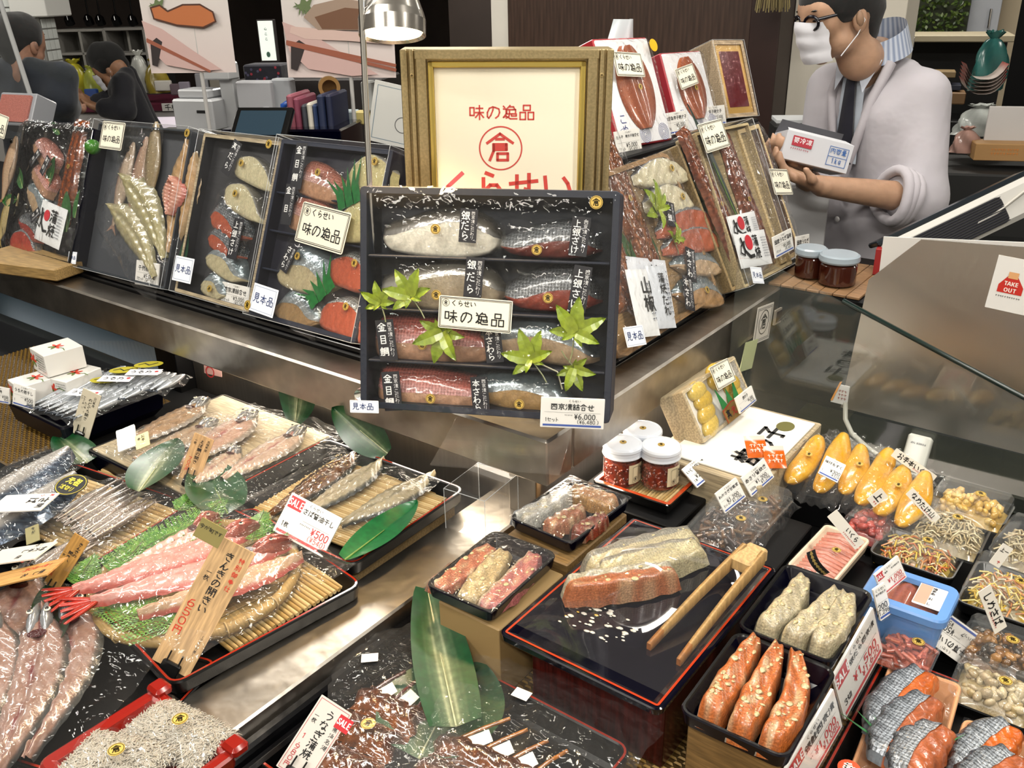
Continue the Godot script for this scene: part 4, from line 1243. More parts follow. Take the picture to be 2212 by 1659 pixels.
func left_row() -> void:
	var t: Transform3D
	var w: float
	var h: float
	# box farthest left
	var a := [fx(-2.28,.96,-1.024,0,23,.6),.3357,.3383]
	t = a[0]; w = a[1]; h = a[2]
	var c := row_box("black gift box at the left edge with a long eel and fish cuts",t,w,h,"0c0c0e","0a0a0c",M.lacquer,.06,.01,false)
	front_film(c,w,h,.02,.004,3.0,M.bag)
	house_sticker(c,on(Vector2(-.2551,.2838),Vector2(-.25,.3208),.024),.115,.058)
	eel_fillet("long amber eel fillet in the black box at the left edge",t*mv(Vector2(.0709,.0917).x,Vector2(.0709,.0917).y,-.018)*xf(0,0,0,0,0,-3),.07,.262,.014,{"seal": [0.0,.55],"lite": "a9551d","dark": "5a200a","tip": .8})
	var gr := "packed cuts in the black left box"
	cutp(t,Vector2(-.1307,.2334),Vector2(.0001,.2968),-.024,"bream","pink bream block at the top of the black left box",{"T": .024,"rot": -32,"flip": true,"skin": "c98272","lab": ["金目",.9,0.0,.022,.05,4],"group": gr})
	cutp(t,Vector2(-.1146,.1703),Vector2(.0017,.2369),-.024,"bream","pink bream block second from the top of the black left box",{"T": .024,"rot": -32,"flip": true,"skin": "cf7a62","lab": ["金目",.06,.5,.02,.05,-14],"group": gr})
	cutp(t,Vector2(-.1297,.1148),Vector2(-.0086,.1861),-.024,"spanish","blue-grey mackerel cut in the middle of the black left box",{"T": .024,"rot": -28,"lab": ["本さ",.85,-.1,.022,.045,-24],"group": gr})
	cutp(t,Vector2(-.1364,.0476),Vector2(-.0128,.1157),-.024,"salmon","dark salmon cut above the lowest one in the black left box",{"T": .024,"rot": -24,"flesh": "8c2e22","skin": "70757a","group": gr})
	cutp(t,Vector2(-.1553,-.0133),Vector2(-.0211,.0713),-.024,"salmon_low","red salmon cut lowest in the black left box",{"T": .024,"rot": -8,"flesh": "a23a2a","skin": "6c757a","group": gr})
	whole_in(t,Vector2(-.2249,.2089),.17,.055,84,"tan dried fish along the left rim of the black left box","8f6a50","b59a80")
	whole_in(t,Vector2(-.19,.09),.15,.06,70,"yellowish dried fish low on the left rim of the black left box","9a8550","bba878")
	for q in [[Vector2(-.1242,.1634),40,.07,"left of the mackerel cut"],[Vector2(-.005,.1749),-10,.08,"beside the eel's middle"],[Vector2(.1183,.0792),15,.1,"right of the eel's lower end"],[Vector2(-.1449,.1313),100,.07,"lowest on the left"],[Vector2(.0108,.3113),60,.05,"at the top left of the eel"],[Vector2(.1446,.1163),-5,.07,"farthest right"]]:
		blade_leaf("green leaf in the black left box, %s" % q[3],t*mv(q[0].x,q[0].y,-.006)*xf(0,0,0,0,0,q[1]),q[2],q[2]*.45,{"col": "2f6b2c","group": "leaves in the black left box"})
	var s := G.new()
	s.ball(mv(0,0,0),Vector3(.019,.018,.019),14,10,hx("3f7a2a"))
	solo("citrus","small round green citrus at the top right of the black left box","fruit",s,M.flesh,t*mv(Vector2(.1679,.2901).x,Vector2(.1679,.2901).y  ,-.006))
	packet("white sauce packet with a red mark over the eel's lower end in the left box",t*on(Vector2(.0528,.0387),Vector2(.0596,.0996),.004),.125,.1,"蒲焼")
	price_card("price card of 10,000 yen standing before the black box at the left edge",fx(-2.295,.933,-1.066,8,16,-1.1),.1204,.0543,{"name": "干物、西京漬、うなぎ蒲焼詰合","unit": "1セット","price": "¥10,000.","tax": "(¥10,800.)"})
	var wb := G.new()
	wb.box(ID,.3,.03,.16,.003,hx("a98a56"))
	solo("riser_block","pale wooden block under the black box at the left edge","block",wb,M.wood,xf(-2.26,.9385,-1.02,14))
	# clear case of dried fish
	a = [fx(-1.937,.96,-1.042,0,23,1.1),.3749,.3545]
	t = a[0]; w = a[1]; h = a[2]
	c = row_box("clear case of dried fish in bags, second from the left of the left row",t,w,h,"20252d","3a3d40",M.print,.07,.004)
	house_sticker(c,on(Vector2(-.0951,.2867),Vector2(-.0947,.3302),.0135),.094,.064)
	sample_sticker(c,on(Vector2(-.1749,.0055),Vector2(-.1763,.0234),.0135),.036,.029)
	seal(c,mv(Vector2(.1889,.3399).x,Vector2(.1889,.3399).y,.0135),.009)
	for q in [[Vector2(-.0598,.2143),.2,.048,82,"f","9a7a68","b8a48e"],[Vector2(-.004,.2243),.21,.05,86,"s","7a4a3c","a88a72"],[Vector2(.0413,.2702),.19,.055,98,"g","6c5a3c","93815e"]]:
		whole_in(t,q[0],q[1],q[2],q[3],{"f": "pale dried fish on its side, left of three at the top of the clear case","s": "reddish dried fish, middle of three at the top of the clear case","g": "olive dried fish leaning right at the top of the clear case"}[q[4]],q[5],q[6])
	open_fish("broad apricot flatfish without a head, right side of the clear case",t*mv(Vector2(.1747,.0807).x - .012,Vector2(.1747,.0807).y,-.022)*xf(0,0,0,0,0,0),.115,.25,{"flesh": "b89468","blood": "a98258","skin": "a08660","head": false,"blood_k": .3,"T": .02})
	open_fish("small pink dried fish round as a disc at the right of the clear case",t*mv(Vector2(.1685,.161).x - .006,Vector2(.1685,.161).y,-.004)*xf(0,0,0,0,0,6),.085,.085,{"flesh": "c08a76","blood": "a8503c","skin": "b06a60","head": false,"T": .02})
	for q in [[Vector2(.1591,.0633),.28,.09,52,"a","a89f72"],[Vector2(.1371,.0187),.27,.085,58,"b","b0a67c"]]:
		var f2 := open_fish({"a": "olive-white half fish in a glossy bag, upper one at the bottom of the clear case","b": "olive-white half fish in a glossy bag, lowest in the clear case"}[q[4]],t*mv(q[0].x,q[0].y,-.012)*xf(0,0,0,0,0,q[3]),q[2],q[1],{"flesh": q[5],"blood": "8f8258","skin": "7f7a58","head": false,"blood_k": .4,"T": .016,"bend": .02})
		clear_wrap(f2,.13,.32,.03,M.film,.14,5)
	clear_wrap(c,.17,.3,0.0,M.bag,.2,4,"inner_bag")
	for q in [[Vector2(.0097,.1722),20,.085,"in the middle"],[Vector2(-.0737,.1641),5,.07,"on the left"],[Vector2(.2091,.0393),-5,.09,"at the lower right"]]:
		blade_leaf("dark green leaf %s of the clear dried fish case" % q[3],t*mv(q[0].x,q[0].y,-.015)*xf(0,0,0,0,0,q[1]),q[2],q[2]*.32,{"col": "1f4d33","group": "leaves in the clear case"})
	price_card("price card of 5,000 yen at the foot of the clear dried fish case",fx(-1.833,.955,-1.049,4,18,1.1),.0801,.0547,{"name": "干物詰合せ","unit": "1セット","price": "¥5,000.","tax": "(¥5,400.)"})
	# pale wood box of cuts
	a = [fx(-1.603,.96,-1.054,0,23,.1),.2616,.3535]
	t = a[0]; w = a[1]; h = a[2]
	c = row_box("narrow pale wood gift box of six cuts, third in the left row",t,w,h,"a8987c","2b2d30",M.wood,.06,.008)
	sample_sticker(c,on(Vector2(-.0909,.0247),Vector2(-.0916,.0592),.0135),.066,.054)
	seal(c,mv(Vector2(.1066,.3382).x,Vector2(.1066,.3382).y,.0135),.009)
	gr = "packed cuts in the pale wood box"
	cutp(t,Vector2(-.0096,.2541) - Vector2(.014,0),Vector2(.1354,.3126) - Vector2(.014,0),-.024,"white","cream cod cut topmost in the pale wood box",{"T": .024,"rot": -10,"flip": false,"seal": [.28,.6],"lab": ["真だら",0.0,0.0,.03,.075,-10],"group": gr})
	cutp(t,Vector2(-.0293,.1901) - Vector2(.014,0),Vector2(.1142,.2544) - Vector2(.014,0),-.024,"white","cream cod cut second from the top of the pale wood box",{"T": .024,"rot": -12,"seal": [.4,.6],"group": gr})
	cutp(t,Vector2(-.0609,.1414) - Vector2(.014,0),Vector2(.0764,.2247) - Vector2(.014,0),-.024,"salmon","dark-skinned salmon cut in the middle of the pale wood box, above the other salmon",{"T": .024,"rot": -14,"flip": true,"skin": "59626a","lab": ["上銀さけ",.98,-.35,.032,.085,12],"group": gr})
	cutp(t,Vector2(-.0532,.1003) - Vector2(.014,0),Vector2(.0738,.1689) - Vector2(.014,0),-.024,"salmon","dark-skinned salmon cut lower of two in the pale wood box",{"T": .024,"rot": -12,"flip": true,"skin": "59626a","group": gr})
	cutp(t,Vector2(-.0546,.0519) - Vector2(.014,0),Vector2(.0863,.1273) - Vector2(.014,0),-.024,"spanish","pale mackerel cut with a torn silver bag, fifth down in the pale wood box",{"T": .024,"rot": -24,"flip": true,"flesh": "b8ae8c","group": gr})
	cutp(t,Vector2(-.0477,.0026) - Vector2(.014,0),Vector2(.0423,.0723) - Vector2(.014,0),-.024,"spanish","pale mackerel cut lowest in the pale wood box",{"T": .024,"rot": -24,"flip": true,"flesh": "b8ae8c","seal": [.55,.4],"group": gr})
	price_card("price card of 3,000 yen at the foot of the pale wood box",fx(-1.54,.955,-1.065,4,18,-.5),.0831,.0487,{"name": "西京漬詰合せ","unit": "1セット","price": "¥3,000.","tax": "(¥3,240.)"})
	# navy box left of the sign
	a = [fx(-1.318,.96,-1.05,0,23,.5),.3106,.3622]
	t = a[0]; w = a[1]; h = a[2]
	c = row_box("wide navy gift box in a clear case left of the chrome lamp post",t,w,h,"0e1425","0d1020",M.print,.07,.009)
	for y: float in [Vector2(.0009,.2513).y,Vector2(-.0034,.1747).y,Vector2(-.0078,.0973).y]:
		var g := G.new()
		g.box(mv(0,y - .002,-.035),w*.96,.004,.06,.0015,hx("11182c"))
		part(c,"divider",g,M.print)
	house_sticker(c,on(Vector2(.0235,.1577),Vector2(.0265,.2017),.0135),.135,.078)
	sample_sticker(c,on(Vector2(-.1002,.008),Vector2(-.0984,.0412),.0135),.074,.056)
	seal(c,mv(Vector2(-.1435,.0183).x,Vector2(-.1435,.0183).y,.0135),.01)
	gr = "packed cuts in the wide navy box"
	cutp(t,Vector2(-.0954,.2485),Vector2(.0301,.3194),-.024,"bream","rosy bream block in the top row of the wide navy box",{"T": .024,"rot": -7,"skin": "c9806c","seal": [.52,.72],"lab": ["金目鯛",.14,.1,.032,.09,10],"group": gr})
	cutp(t,Vector2(.0389,.2746),Vector2(.1624,.3472),-.024,"white","cream cut with netted silver skin in the top row of the wide navy box",{"T": .024,"rot": 6,"flip": true,"skin": "b0aea4","flesh": "c2b887","seal": [.7,.75],"group": gr})
	cutp(t,Vector2(-.1035,.1756),Vector2(.0385,.2535),-.024,"bream","rosy bream block in the second row of the wide navy box",{"T": .024,"rot": -7,"skin": "c9806c","seal": [.45,.72],"lab": ["金目",.12,.1,.03,.08,10],"group": gr})
	cutp(t,Vector2(.0308,.1818),Vector2(.1745,.2611),-.024,"white","cream cut with netted silver skin in the second row of the wide navy box",{"T": .024,"rot": 8,"flip": true,"skin": "b0aea4","flesh": "c2b887","group": gr})
	cutp(t,Vector2(-.1111,.0606),Vector2(.0619,.1612),-.024,"spanish","pale mackerel cut with a blue-white wrap, third row of the wide navy box",{"T": .024,"rot": -12,"flip": true,"flesh": "b3a684","skin": "93a2a8","seal": [.35,.7],"lab": ["さわら",.2,.3,.028,.055,-8],"group": gr})
	cutp(t,Vector2(.0327,.0929),Vector2(.1478,.1679),-.024,"salmon_low","bright orange-red salmon cut in the third row of the wide navy box",{"T": .024,"rot": -4,"flesh": "a8523a","seal": [.72,.7],"group": gr})
	cutp(t,Vector2(-.099,-.0059),Vector2(.0366,.0792),-.024,"spanish","brownish mackerel cut lowest in the wide navy box",{"T": .024,"rot": -16,"flip": true,"flesh": "8f7450","skin": "6f7c82","group": gr})
	cutp(t,Vector2(.0347,.0034),Vector2(.1612,.085),-.024,"salmon_low","orange-red salmon cut lowest in the wide navy box, beside the price card",{"T": .024,"rot": -8,"flesh": "a8523a","skin": "8d949a","seal": [.6,.75],"group": gr})
	grass_cut("upper green plastic grass divider in the wide navy box",t*on(Vector2(.0756,.2452),Vector2(.0408,.3124),.002),.06,.085,6)
	grass_cut("lower green plastic grass divider in the wide navy box",t*on(Vector2(.053,.0667),Vector2(.01,.1091),.002),.075,.065,6)
	price_card("half hidden price card between the wide navy box and the front box",fx(-1.162,.955,-1.074,2,18,-4.3),.1106,.0516,{"name": "西京漬詰合せ","unit": "1セット","price": "¥5,000.","tax": "(¥5,400.)"})

func whole_in(t: Transform3D,p: Vector2,L: float,H: float,rot: float,label: String,back: String,belly: String) -> void:
	var c := thing("dried_fish",label,"fish",t*mv(p.x,p.y,-.024)*xf(0,0,0,0,0,rot),"dried whole fish in gift boxes")
	whole_fish(c,L,H,.022,back,belly,M.flesh)

func right_row() -> void:
	# woven tray of eel and cuts
	var a := [fx(-.731,.958,-1.47,90,25,1.3),.4201,.3197]
	var t: Transform3D = a[0]
	var w: float = a[1]
	var h: float = a[2]
	var c := row_box("long wooden tray of eel, cuts and leaves, nearest in the right row",t,w,h,"8a6a42","9b7c52",M.wood,.06,.01,false,.03)
	front_film(c,w*.99,h*.99,.018,.003,5.0,M.bag)
	sample_sticker(c,on(Vector2(-.1712,.0117),Vector2(-.1669,.0297),.021),.06,.036)
	var gr := "packed cuts in the long wooden tray"
	eel_fillet("upper brown eel fillet in the long wooden tray",t*on(Vector2(.0076,.104),Vector2(.0145,.3191),-.014),.085,.3,.012,{"lite": "a86a44","dark": "6e3a20","seal": [0.0,.5]})
	eel_fillet("lower brown eel fillet beside the white packets in the long wooden tray",t*on(Vector2(-.1049,.0657),Vector2(-.077,.235),-.014),.08,.25,.012,{"lite": "a86a44","dark": "6e3a20"})
	cut4(t,Vector2(.0609,.2904),Vector2(.266,.2648),Vector2(.1791,.3055),Vector2(.1393,.2511),-.014,"white","white cod cut topmost in the long wooden tray",{"T": .016,"rot": 0,"skin": "77777a","flesh": "d0c7a8","seal": [.6,.55],"group": gr})
	cut4(t,Vector2(.0653,.2352),Vector2(.2448,.2085),Vector2(.1736,.252),Vector2(.1301,.1931),-.014,"white","white cod cut behind the maple leaf in the long wooden tray",{"T": .016,"rot": 4,"skin": "77777a","flesh": "d0c7a8","seal": [.68,.5],"group": gr})
	cut4(t,Vector2(.0755,.1873),Vector2(.2993,.1496),Vector2(.2054,.1999),Vector2(.1595,.1391),-.014,"salmon_low","orange salmon cut with silver scales, upper one in the long wooden tray",{"T": .016,"rot": 20,"skin": "8d9296","flesh": "a8583c","lab": ["上銀",.15,.35,.03,.05,-14],"group": gr})
	cut4(t,Vector2(.0753,.1503),Vector2(.2937,.1101),Vector2(.2007,.159),Vector2(.1587,.1035),-.014,"salmon_low","orange salmon cut with silver scales, lower one in the long wooden tray",{"T": .016,"rot": 20,"skin": "8d9296","flesh": "a8583c","group": gr})
	cut4(t,Vector2(.0809,.0999),Vector2(.2651,.062),Vector2(.1906,.1093),Vector2(.1486,.0545),-.014,"spanish","dark mackerel cut, upper one with a black band in the long wooden tray",{"T": .016,"rot": 12,"lab": ["本さわ",.18,-.1,.034,.07,-18],"group": gr})
	cut4(t,Vector2(.0523,.0482),Vector2(.2328,.0066),Vector2(.1637,.0602),Vector2(.1149,-.0033),-.014,"spanish","tan mackerel cut lowest in the long wooden tray",{"T": .016,"rot": 10,"flesh": "a8845a","seal": [.55,.5],"lab": ["本さわ",.1,0.0,.034,.07,-14],"group": gr})
	maple_leaf("broad green maple leaf on the white cuts of the long wooden tray",t*mv(Vector2(.0787,.2124).x,Vector2(.0787,.2124).y,.004)*xf(0,0,0,0,0,30),.062,4)
	maple_leaf("small green maple leaf on the salmon of the long wooden tray",t*mv(Vector2(.1028,.1454).x,Vector2(.1028,.1454).y,.002)*xf(0,0,0,0,0,-20),.034,9)
	for q in [[Vector2(-.0405,.1175),-25,.11,"left"],[Vector2(-.0346,.1158),12,.1,"right"],[Vector2(.0452,.1144),4,.07,"small"]]:
		blade_leaf("%s pointed green leaf between eel and cuts in the long wooden tray" % q[3],t*mv(q[0].x,q[0].y,-.012)*xf(0,0,0,0,0,q[1]),q[2],q[2]*.3,{"col": "2f5a2a","group": "leaves in the long wooden tray"})
	packet("white pepper packet lettered in black at the front corner of the long wooden tray",t*on(Vector2(-.1094,.011),Vector2(-.0887,.0887),.012),.068,.125,"山椒",{"red": false})
	packet("bluish sauce packet right of the pepper packet in the long wooden tray",t*on(Vector2(-.0453,.006),Vector2(-.0223,.0855),.01),.068,.12,"蒲焼たれ",{"red": false,"col": "c3c8cf"})
	packet("sauce packet lying behind the two front packets in the long wooden tray",t*on(Vector2(-.0425,.0349),Vector2(-.0167,.1108),-.004),.13,.11,"蒲焼",{"red": false,"col": "cdd0d6"})
	# slim dark box between the two
	a = [fx(-.728,.958,-1.752,90,25,3.2),.0764,.3316]
	t = a[0]
	c = row_box("slim dark box squeezed between the long wooden tray and clear eel case",t,.055,a[2],"8f7a55","0b0d0c",M.wood,.05,.008,false)
	blade_leaf("long dark leaf inside the slim dark box",t*mv(0,.02,-.012),.2,.035,{"col": "16301f","group": "leaves in the slim box"})
	# clear eel case
	a = [fx(-.707,.958,-1.877,90,25,-2.2),.2679,.3453]
	t = a[0]; w = a[1]; h = a[2]
	c = row_box("clear case with two long eel fillets, fourth along the right row",t,w,h,"b7a47c","a8946c",M.wood,.05,.006)
	house_sticker(c,on(Vector2(-.0785,.2932),Vector2(-.0803,.3382),.0135),.115,.062)
	sample_sticker(c,on(Vector2(-.0918,-.0024),Vector2(-.0856,.0224),.0135),.05,.036)
	eel_fillet("left eel fillet in the clear eel case",t*on(Vector2(-.0857,.0549),Vector2(-.1527,.3243),-.014),.085,.31,.012,{"lite": "a2644a","dark": "6b3626","seal": [.1,.42]})
	eel_fillet("right eel fillet in the clear eel case",t*on(Vector2(.0326,.0142),Vector2(.0122,.3232),-.014),.095,.32,.012,{"lite": "a2644a","dark": "6b3626","seal": [0.0,.5],"tip": .6})
	blade_leaf("dark green strip between the eel fillets of the clear case",t*on(Vector2(-.0424,.1411),Vector2(-.0803,.3097),-.012),.27,.022,{"col": "3a4a44","group": "leaves in the clear eel case"})
	packet("white sauce packet with a red mark, upper of two in the clear eel case",t*on(Vector2(-.0591,.0884),Vector2(-.0566,.1278),.004),.135,.062,"蒲焼")
	packet("white sauce packet with a red mark, lower of two in the clear eel case",t*on(Vector2(-.0618,.032),Vector2(-.0549,.0876),.008),.15,.078,"蒲焼")
	price_card("price card leaning on the clear eel case",fx(-.7,.994,-1.938,84,14,2.6),.0864,.0481,{"name": "国産うなぎ蒲焼","unit": "1セット","price": "¥5,000.","tax": "(¥5,400.)"})
	# pale wood box at the end of the row
	a = [fx(-.717,.958,-2.033,90,25,-.4),.1232,.3268]
	t = a[0]; w = a[1]; h = a[2]
	c = row_box("pale wood box of glazed eel in film, last of the right row",t,w,h,"c9b183","6e5440",M.wood,.05,.01,false)
	front_film(c,w,h,.012,.003,9.0,M.bag)
	house_sticker(c,on(Vector2(.0339,.1459),Vector2(.0417,.1903),.016),.1,.062)
	eel_fillet("short glazed eel fillet in the last pale wood box",t*mv(0.0,.03,-.014),w*.6,h*.82,.012,{"lite": "7e5a44","dark": "4a3026"})
	price_card("small price card at the far end of the right row, before the clerk",fx(-.69,.966,-2.03,84,10,-5.6),.0651,.0504,{"name": "国産うなぎ","unit": "1","price": "¥3,000.","tax": "(¥3,240.)"})

func roe_box(label: String,t: Transform3D,w: float,h: float,rim: String) -> Node3D:
	var c := thing("gift_box",label,"gift box",t,"boxes of cod roe")
	var g := G.new()
	g.box(Transform3D(Basis(Vector3.RIGHT,PI/2),Vector3(0,h/2,-.07)) ,w,.07,h,.003,hx(rim))
	part(c,"box",g,M.card)
	var f := G.new()
	f.slab(ID,rrect(w*.97,h*.97,.004,h*.015),0.0,.001,hx("d6d6d8"))
	for k in 5:
		for q in [-.38,0.0,.36]:
			f.circ(ID,q*w,h*.09,w*(.1 - .018*k),w*.006,hx("2d3c78"),.0014,20)
	txt(f,ID,"福こめ",-w*.4,h*.42,w*.13,hx("2d3c78"),.1,true,1.0,.0014)
	part(c,"sleeve",f,M.card)
	var r := G.new()
	r.grid(18,24,func(a,b):
		var s: float = 2*a - 1
		var ww: float = w*.33*pow(sin(PI*clampf(.04+.92*b,0,1)),.5)
		return Vector3(.04*w+s*ww,h*(.14+.78*b),.002+.01*(1 - s*s)*(.8+.2*sin(a*18+b*3))),func(a,b): return hx("a65a34").lerp(hx("8a4426"),.5+.5*sin(a*20+b*4)))
	part(c,"roe",r,M.flesh,"orange-brown cod roe")
	seal(c,mv(.03*w,h*.52,.016),.007)
	front_film(c,w,h,.016,.0025,w*40,M.bag)
	return c

func upper_tier() -> void:
	var g := G.new()
	g.box(mv(0,0,0),.34,.27,1.0,.004)
	solo("tier_block","black stepped block behind the right row carrying the roe boxes","block",g,M.black,mv(-1.18,.939,-1.98))
	var a := [fx(-1.049,1.212,-1.917,84,22,-1.6),.2063,.2488]
	var c := roe_box("red-edged roe box directly right of the tall sign on the upper step",a[0],a[1],a[2],"a8242c")
	house_sticker(c,on(Vector2(-.023,.1529),Vector2(-.0192,.2033),.02),.105,.056)
	var y := G.new()
	y.slab(mv(Vector2(.0947,.2224).x,Vector2(.0947,.2224).y,.019),oval(.03,.03),0,.0005,hx("d9a515"))
	part(c,"round_sticker",y,M.print,"round yellow sticker")
	a = [fx(-1.067,1.212,-2.219,84,22,7.1),.209,.1983]
	a = [fx(-1.04,1.212,-2.176,84,22,-1.3),.1798,.2008]
	c = roe_box("smaller red-edged roe box between the first one and the gold framed box",a[0],a[1],a[2],"a8343c")
	house_sticker(c,on(Vector2(-.0278,.1068),Vector2(-.0349,.1552),.02),.085,.052)
	a = [fx(-1.048,1.212,-2.458,78,22,-2.9),.1405,.2145]
	var t: Transform3D = a[0]
	var w: float = a[1]
	var h: float = a[2]
	c = thing("gift_box","wooden gift box with gold frame and dark red window on the upper step","gift box",t,"gift boxes of fish")
	box_tray(c,w,h,.08,.012,"b59f80","7a6040",M.wood)
	g = G.new()
	g.slab(ID,rrect(w*.86,h*.9,.002,h*.05),-.03,-.004,hx("b9924a"))
	part(c,"gold_frame",g,M.seal)
	g = G.new()
	g.slab(ID,rrect(w*.62,h*.72,.002,h*.14),-.004,-.003,hx("5a1418"))
	part(c,"window",g,M.lacquer)
	cover(c,w,h,-.08,.004,M.film)
	price_card("price card under the first roe box beside the sign",fx(-1.042,1.2,-1.825,80,14,-.3),.0863,.056,{"name": "たら子、明太子詰合せ","unit": "1セット","price": "¥5,000.","tax": "(¥5,400.)"})
	price_card("price card of 450 g roe at the foot of the smaller roe box",fx(-1.052,1.215,-2.077,80,14,.1),.0946,.053,{"name": "無着色辛子明太子","unit": "450g","price": "¥5,000.","tax": "(¥5,400.)"})
	price_card("price card at the foot of the gold framed box",fx(-1.035,1.215,-2.26,80,14,-1.5),.0877,.0487,{"name": "辛子明太子","unit": "270g","price": "¥3,000.","tax": "(¥3,240.)"})
	# crumpled bag behind
	c = thing("paper_bag","crumpled white and blue wrapping standing behind the roe boxes","bag",xf(-1.22,1.21,-2.02,60),"")
	g = G.new()
	g.grid(16,12,func(p,q): return Vector3((p - .5)*.18*(1 - .75*q)+.03*q,q*.27,.05*sin(p*PI)+.02*sin(p*17+q*9)*(1 - q)),func(_p,_q): return hx("b9c2c6"))
	part(c,"wrapping",g,M.plastic)
	g = G.new()
	g.tube([Vector3(-.02,.13,.07),Vector3(0.0,.19,.07),Vector3(.05,.18,.07),Vector3(.08,.1,.05)],.003,6,hx("2a4fa8"))
	part(c,"blue_line",g,M.print)

func sign_and_lamp() -> void:
	var a := [fx(-.914,1.244,-1.194,37.5,0,-1.0),.3379,.2203]
	var t: Transform3D = a[0]
	var w: float = a[1]
	var h: float = a[2]
	var low := t.origin.y - .939
	var c := thing("sign_box","tall brass framed sign with red lettering on cream, standing behind the front box","sign",t*mv(0,-low,0))
	var H := h+low
	var fr := func(nm,m,x0,x1,y0,y1,z0,z1):
		var g := G.new()
		g.box(mv((x0+x1)/2.0,y0,(z0+z1)/2.0),x1 - x0,y1 - y0,z1 - z0,.0015)
		part(c,nm,g,m)
	var x := w/2
	fr.call("case",M.gold_metal,-x,x,0,H,-.075,-.012)
	var edge := (Vector2(-.1217,.0833).x - Vector2(-.1715,.0835).x)
	for s in [-1.0,1.0]:
		var o := func(p): return p if s > 0 else -p
		fr.call("frame_bar",M.gold_metal,minf(s*x,s*(x - .011)),maxf(s*x,s*(x - .011)),0,H,-.012,0.0)
		fr.call("frame_bar",M.gold_metal,minf(s*(x - .014),s*(x - .022)),maxf(s*(x - .014),s*(x - .022)),0,H,-.012,-.002)
		fr.call("frame_bar",M.gold_metal,minf(s*(x - .025),s*(x - .041)),maxf(s*(x - .025),s*(x - .041)),0,H,-.012,.002)
		fr.call("inner_bar",M.gold_bright,minf(s*(x - .043),s*(x - .052)),maxf(s*(x - .043),s*(x - .052)),0,H - .018,-.012,-.001)
	fr.call("frame_bar",M.gold_metal,-x+.023,x - .023,H - .015,H,-.012,.0022)
	fr.call("inner_bar",M.gold_bright,-x+.043,x - .043,H - .027,H - .018,-.012,-.001)
	var g := G.new()
	g.box(mv(0,0,-.012),2*x - .104,H - .027,.006,.001)
	part(c,"panel",g,mat("sign_panel","efe6cf",{"rough": .25,"coat": .6,"coat_rough": .03}),"cream sign face")
	for s in [-1,1]:
		g = G.new()
		var sp := Transform3D(Basis.IDENTITY,Vector3(s*(x - .018),low+Vector2(.1417,.1816).y,-.001))
		g.lathe(sp*Transform3D(Basis(Vector3.RIGHT,PI/2),Vector3.ZERO),[Vector2(.0035,0),Vector2(.0035,.001),Vector2(.0024,.0014)],12,hx("a89060"))
		g.rect(sp,-.002,-.0004,.002,.0004,hx("2a2010"),.0016)
		g.rect(sp,-.0004,-.002,.0004,.002,hx("2a2010"),.0016)
		part(c,"screw",g,M.seal)
	var l := G.new()
	var red := hx("c5453f")
	var lt := mv(0,low,0)
	var p := Vector2(-.0624,.1369)
	txt(l,lt,"味の逸品",p.x,p.y,.0275,red,.085,false,.985,-.0085)
	var q := Vector2(-.0108,.0667)
	l.circ(lt,q.x,q.y,.0358,.0022,red,-.0085,48)
	txt(l,lt,"倉",q.x - .0265,q.y+.0275,.053,red,.085,false,1.0,-.0085)
	var k := Vector2(-.1137,.031)
	txt(l,lt,"く",k.x,k.y,.06,hx("c95a62"),.11,false,1.0,-.0085)
	txt(l,lt,"らせい",k.x+.058,k.y,.056,hx("c9463f"),.11,false,1.0,-.0085)
	part(c,"lettering",l,M.print,"red brushed lettering")
	# lamp on a chrome post
	var base := Vector3(-.978,1.243,-.924)
	base.y = .951
	c = thing("spot_lamp","chrome gooseneck lamp glowing above the sign, its post before the wide navy box","lamp",Transform3D(Basis.IDENTITY,base))
	var topy := 1.62 - base.y
	g = G.new()
	g.lathe(ID,[Vector2(.04,0),Vector2(.04,.006),Vector2(.012,.01),Vector2(.0045,.014)],24)
	part(c,"foot",g,M.chrome)
	var rim := Vector3(-.946,1.494,-.978) - base
	var ax := Vector3(.3*.6,-1.0,.3*.8).normalized()
	var apex := rim - ax*.115
	g = G.new()
	g.tube([Vector3(0,.01,0),Vector3(.012,.4,-.009),Vector3(.02,topy,-.015),Vector3(.026,topy+.05,-.013),(Vector3(.02,topy+.08,-.015)+apex)*.5+Vector3(0,.03,0),apex],.0042,10)
	part(c,"post",g,M.chrome)
	var st := Transform3D(Basis(Quaternion(Vector3.UP,-ax)),rim)
	g = G.new()
	g.lathe(st,[Vector2(.042,.004),Vector2(.047,0),Vector2(.0475,.02),Vector2(.045,.03),Vector2(.038,.05),Vector2(.032,.085),Vector2(.02,.105),Vector2(.008,.115)],36)
	part(c,"shade",g,mat("lamp_shade","c9c4bc",{"rough": .18,"metal": .9}))
	g = G.new()
	g.lathe(st,[Vector2(.0415,.0035),Vector2(.0415,.0045),Vector2(.002,.006)],32)
	part(c,"bulb",g,mat("bulb","ffffff",{"emit": "ffe2a6","power": 9.0}))
	var s := SpotLight3D.new()
	s.name = "lamp_light"
	s.light_color = Color("ffd69a")
	s.light_energy = .5
	s.light_size = .04
	s.spot_angle = 62.0
	s.spot_angle_attenuation = .6
	s.spot_range = 6.0
	s.spot_attenuation = 2.0
	s.shadow_enabled = true
	c.add_child(s)
	s.position = rim+ax*.004
	s.basis = Basis.looking_at(ax,Vector3.RIGHT)

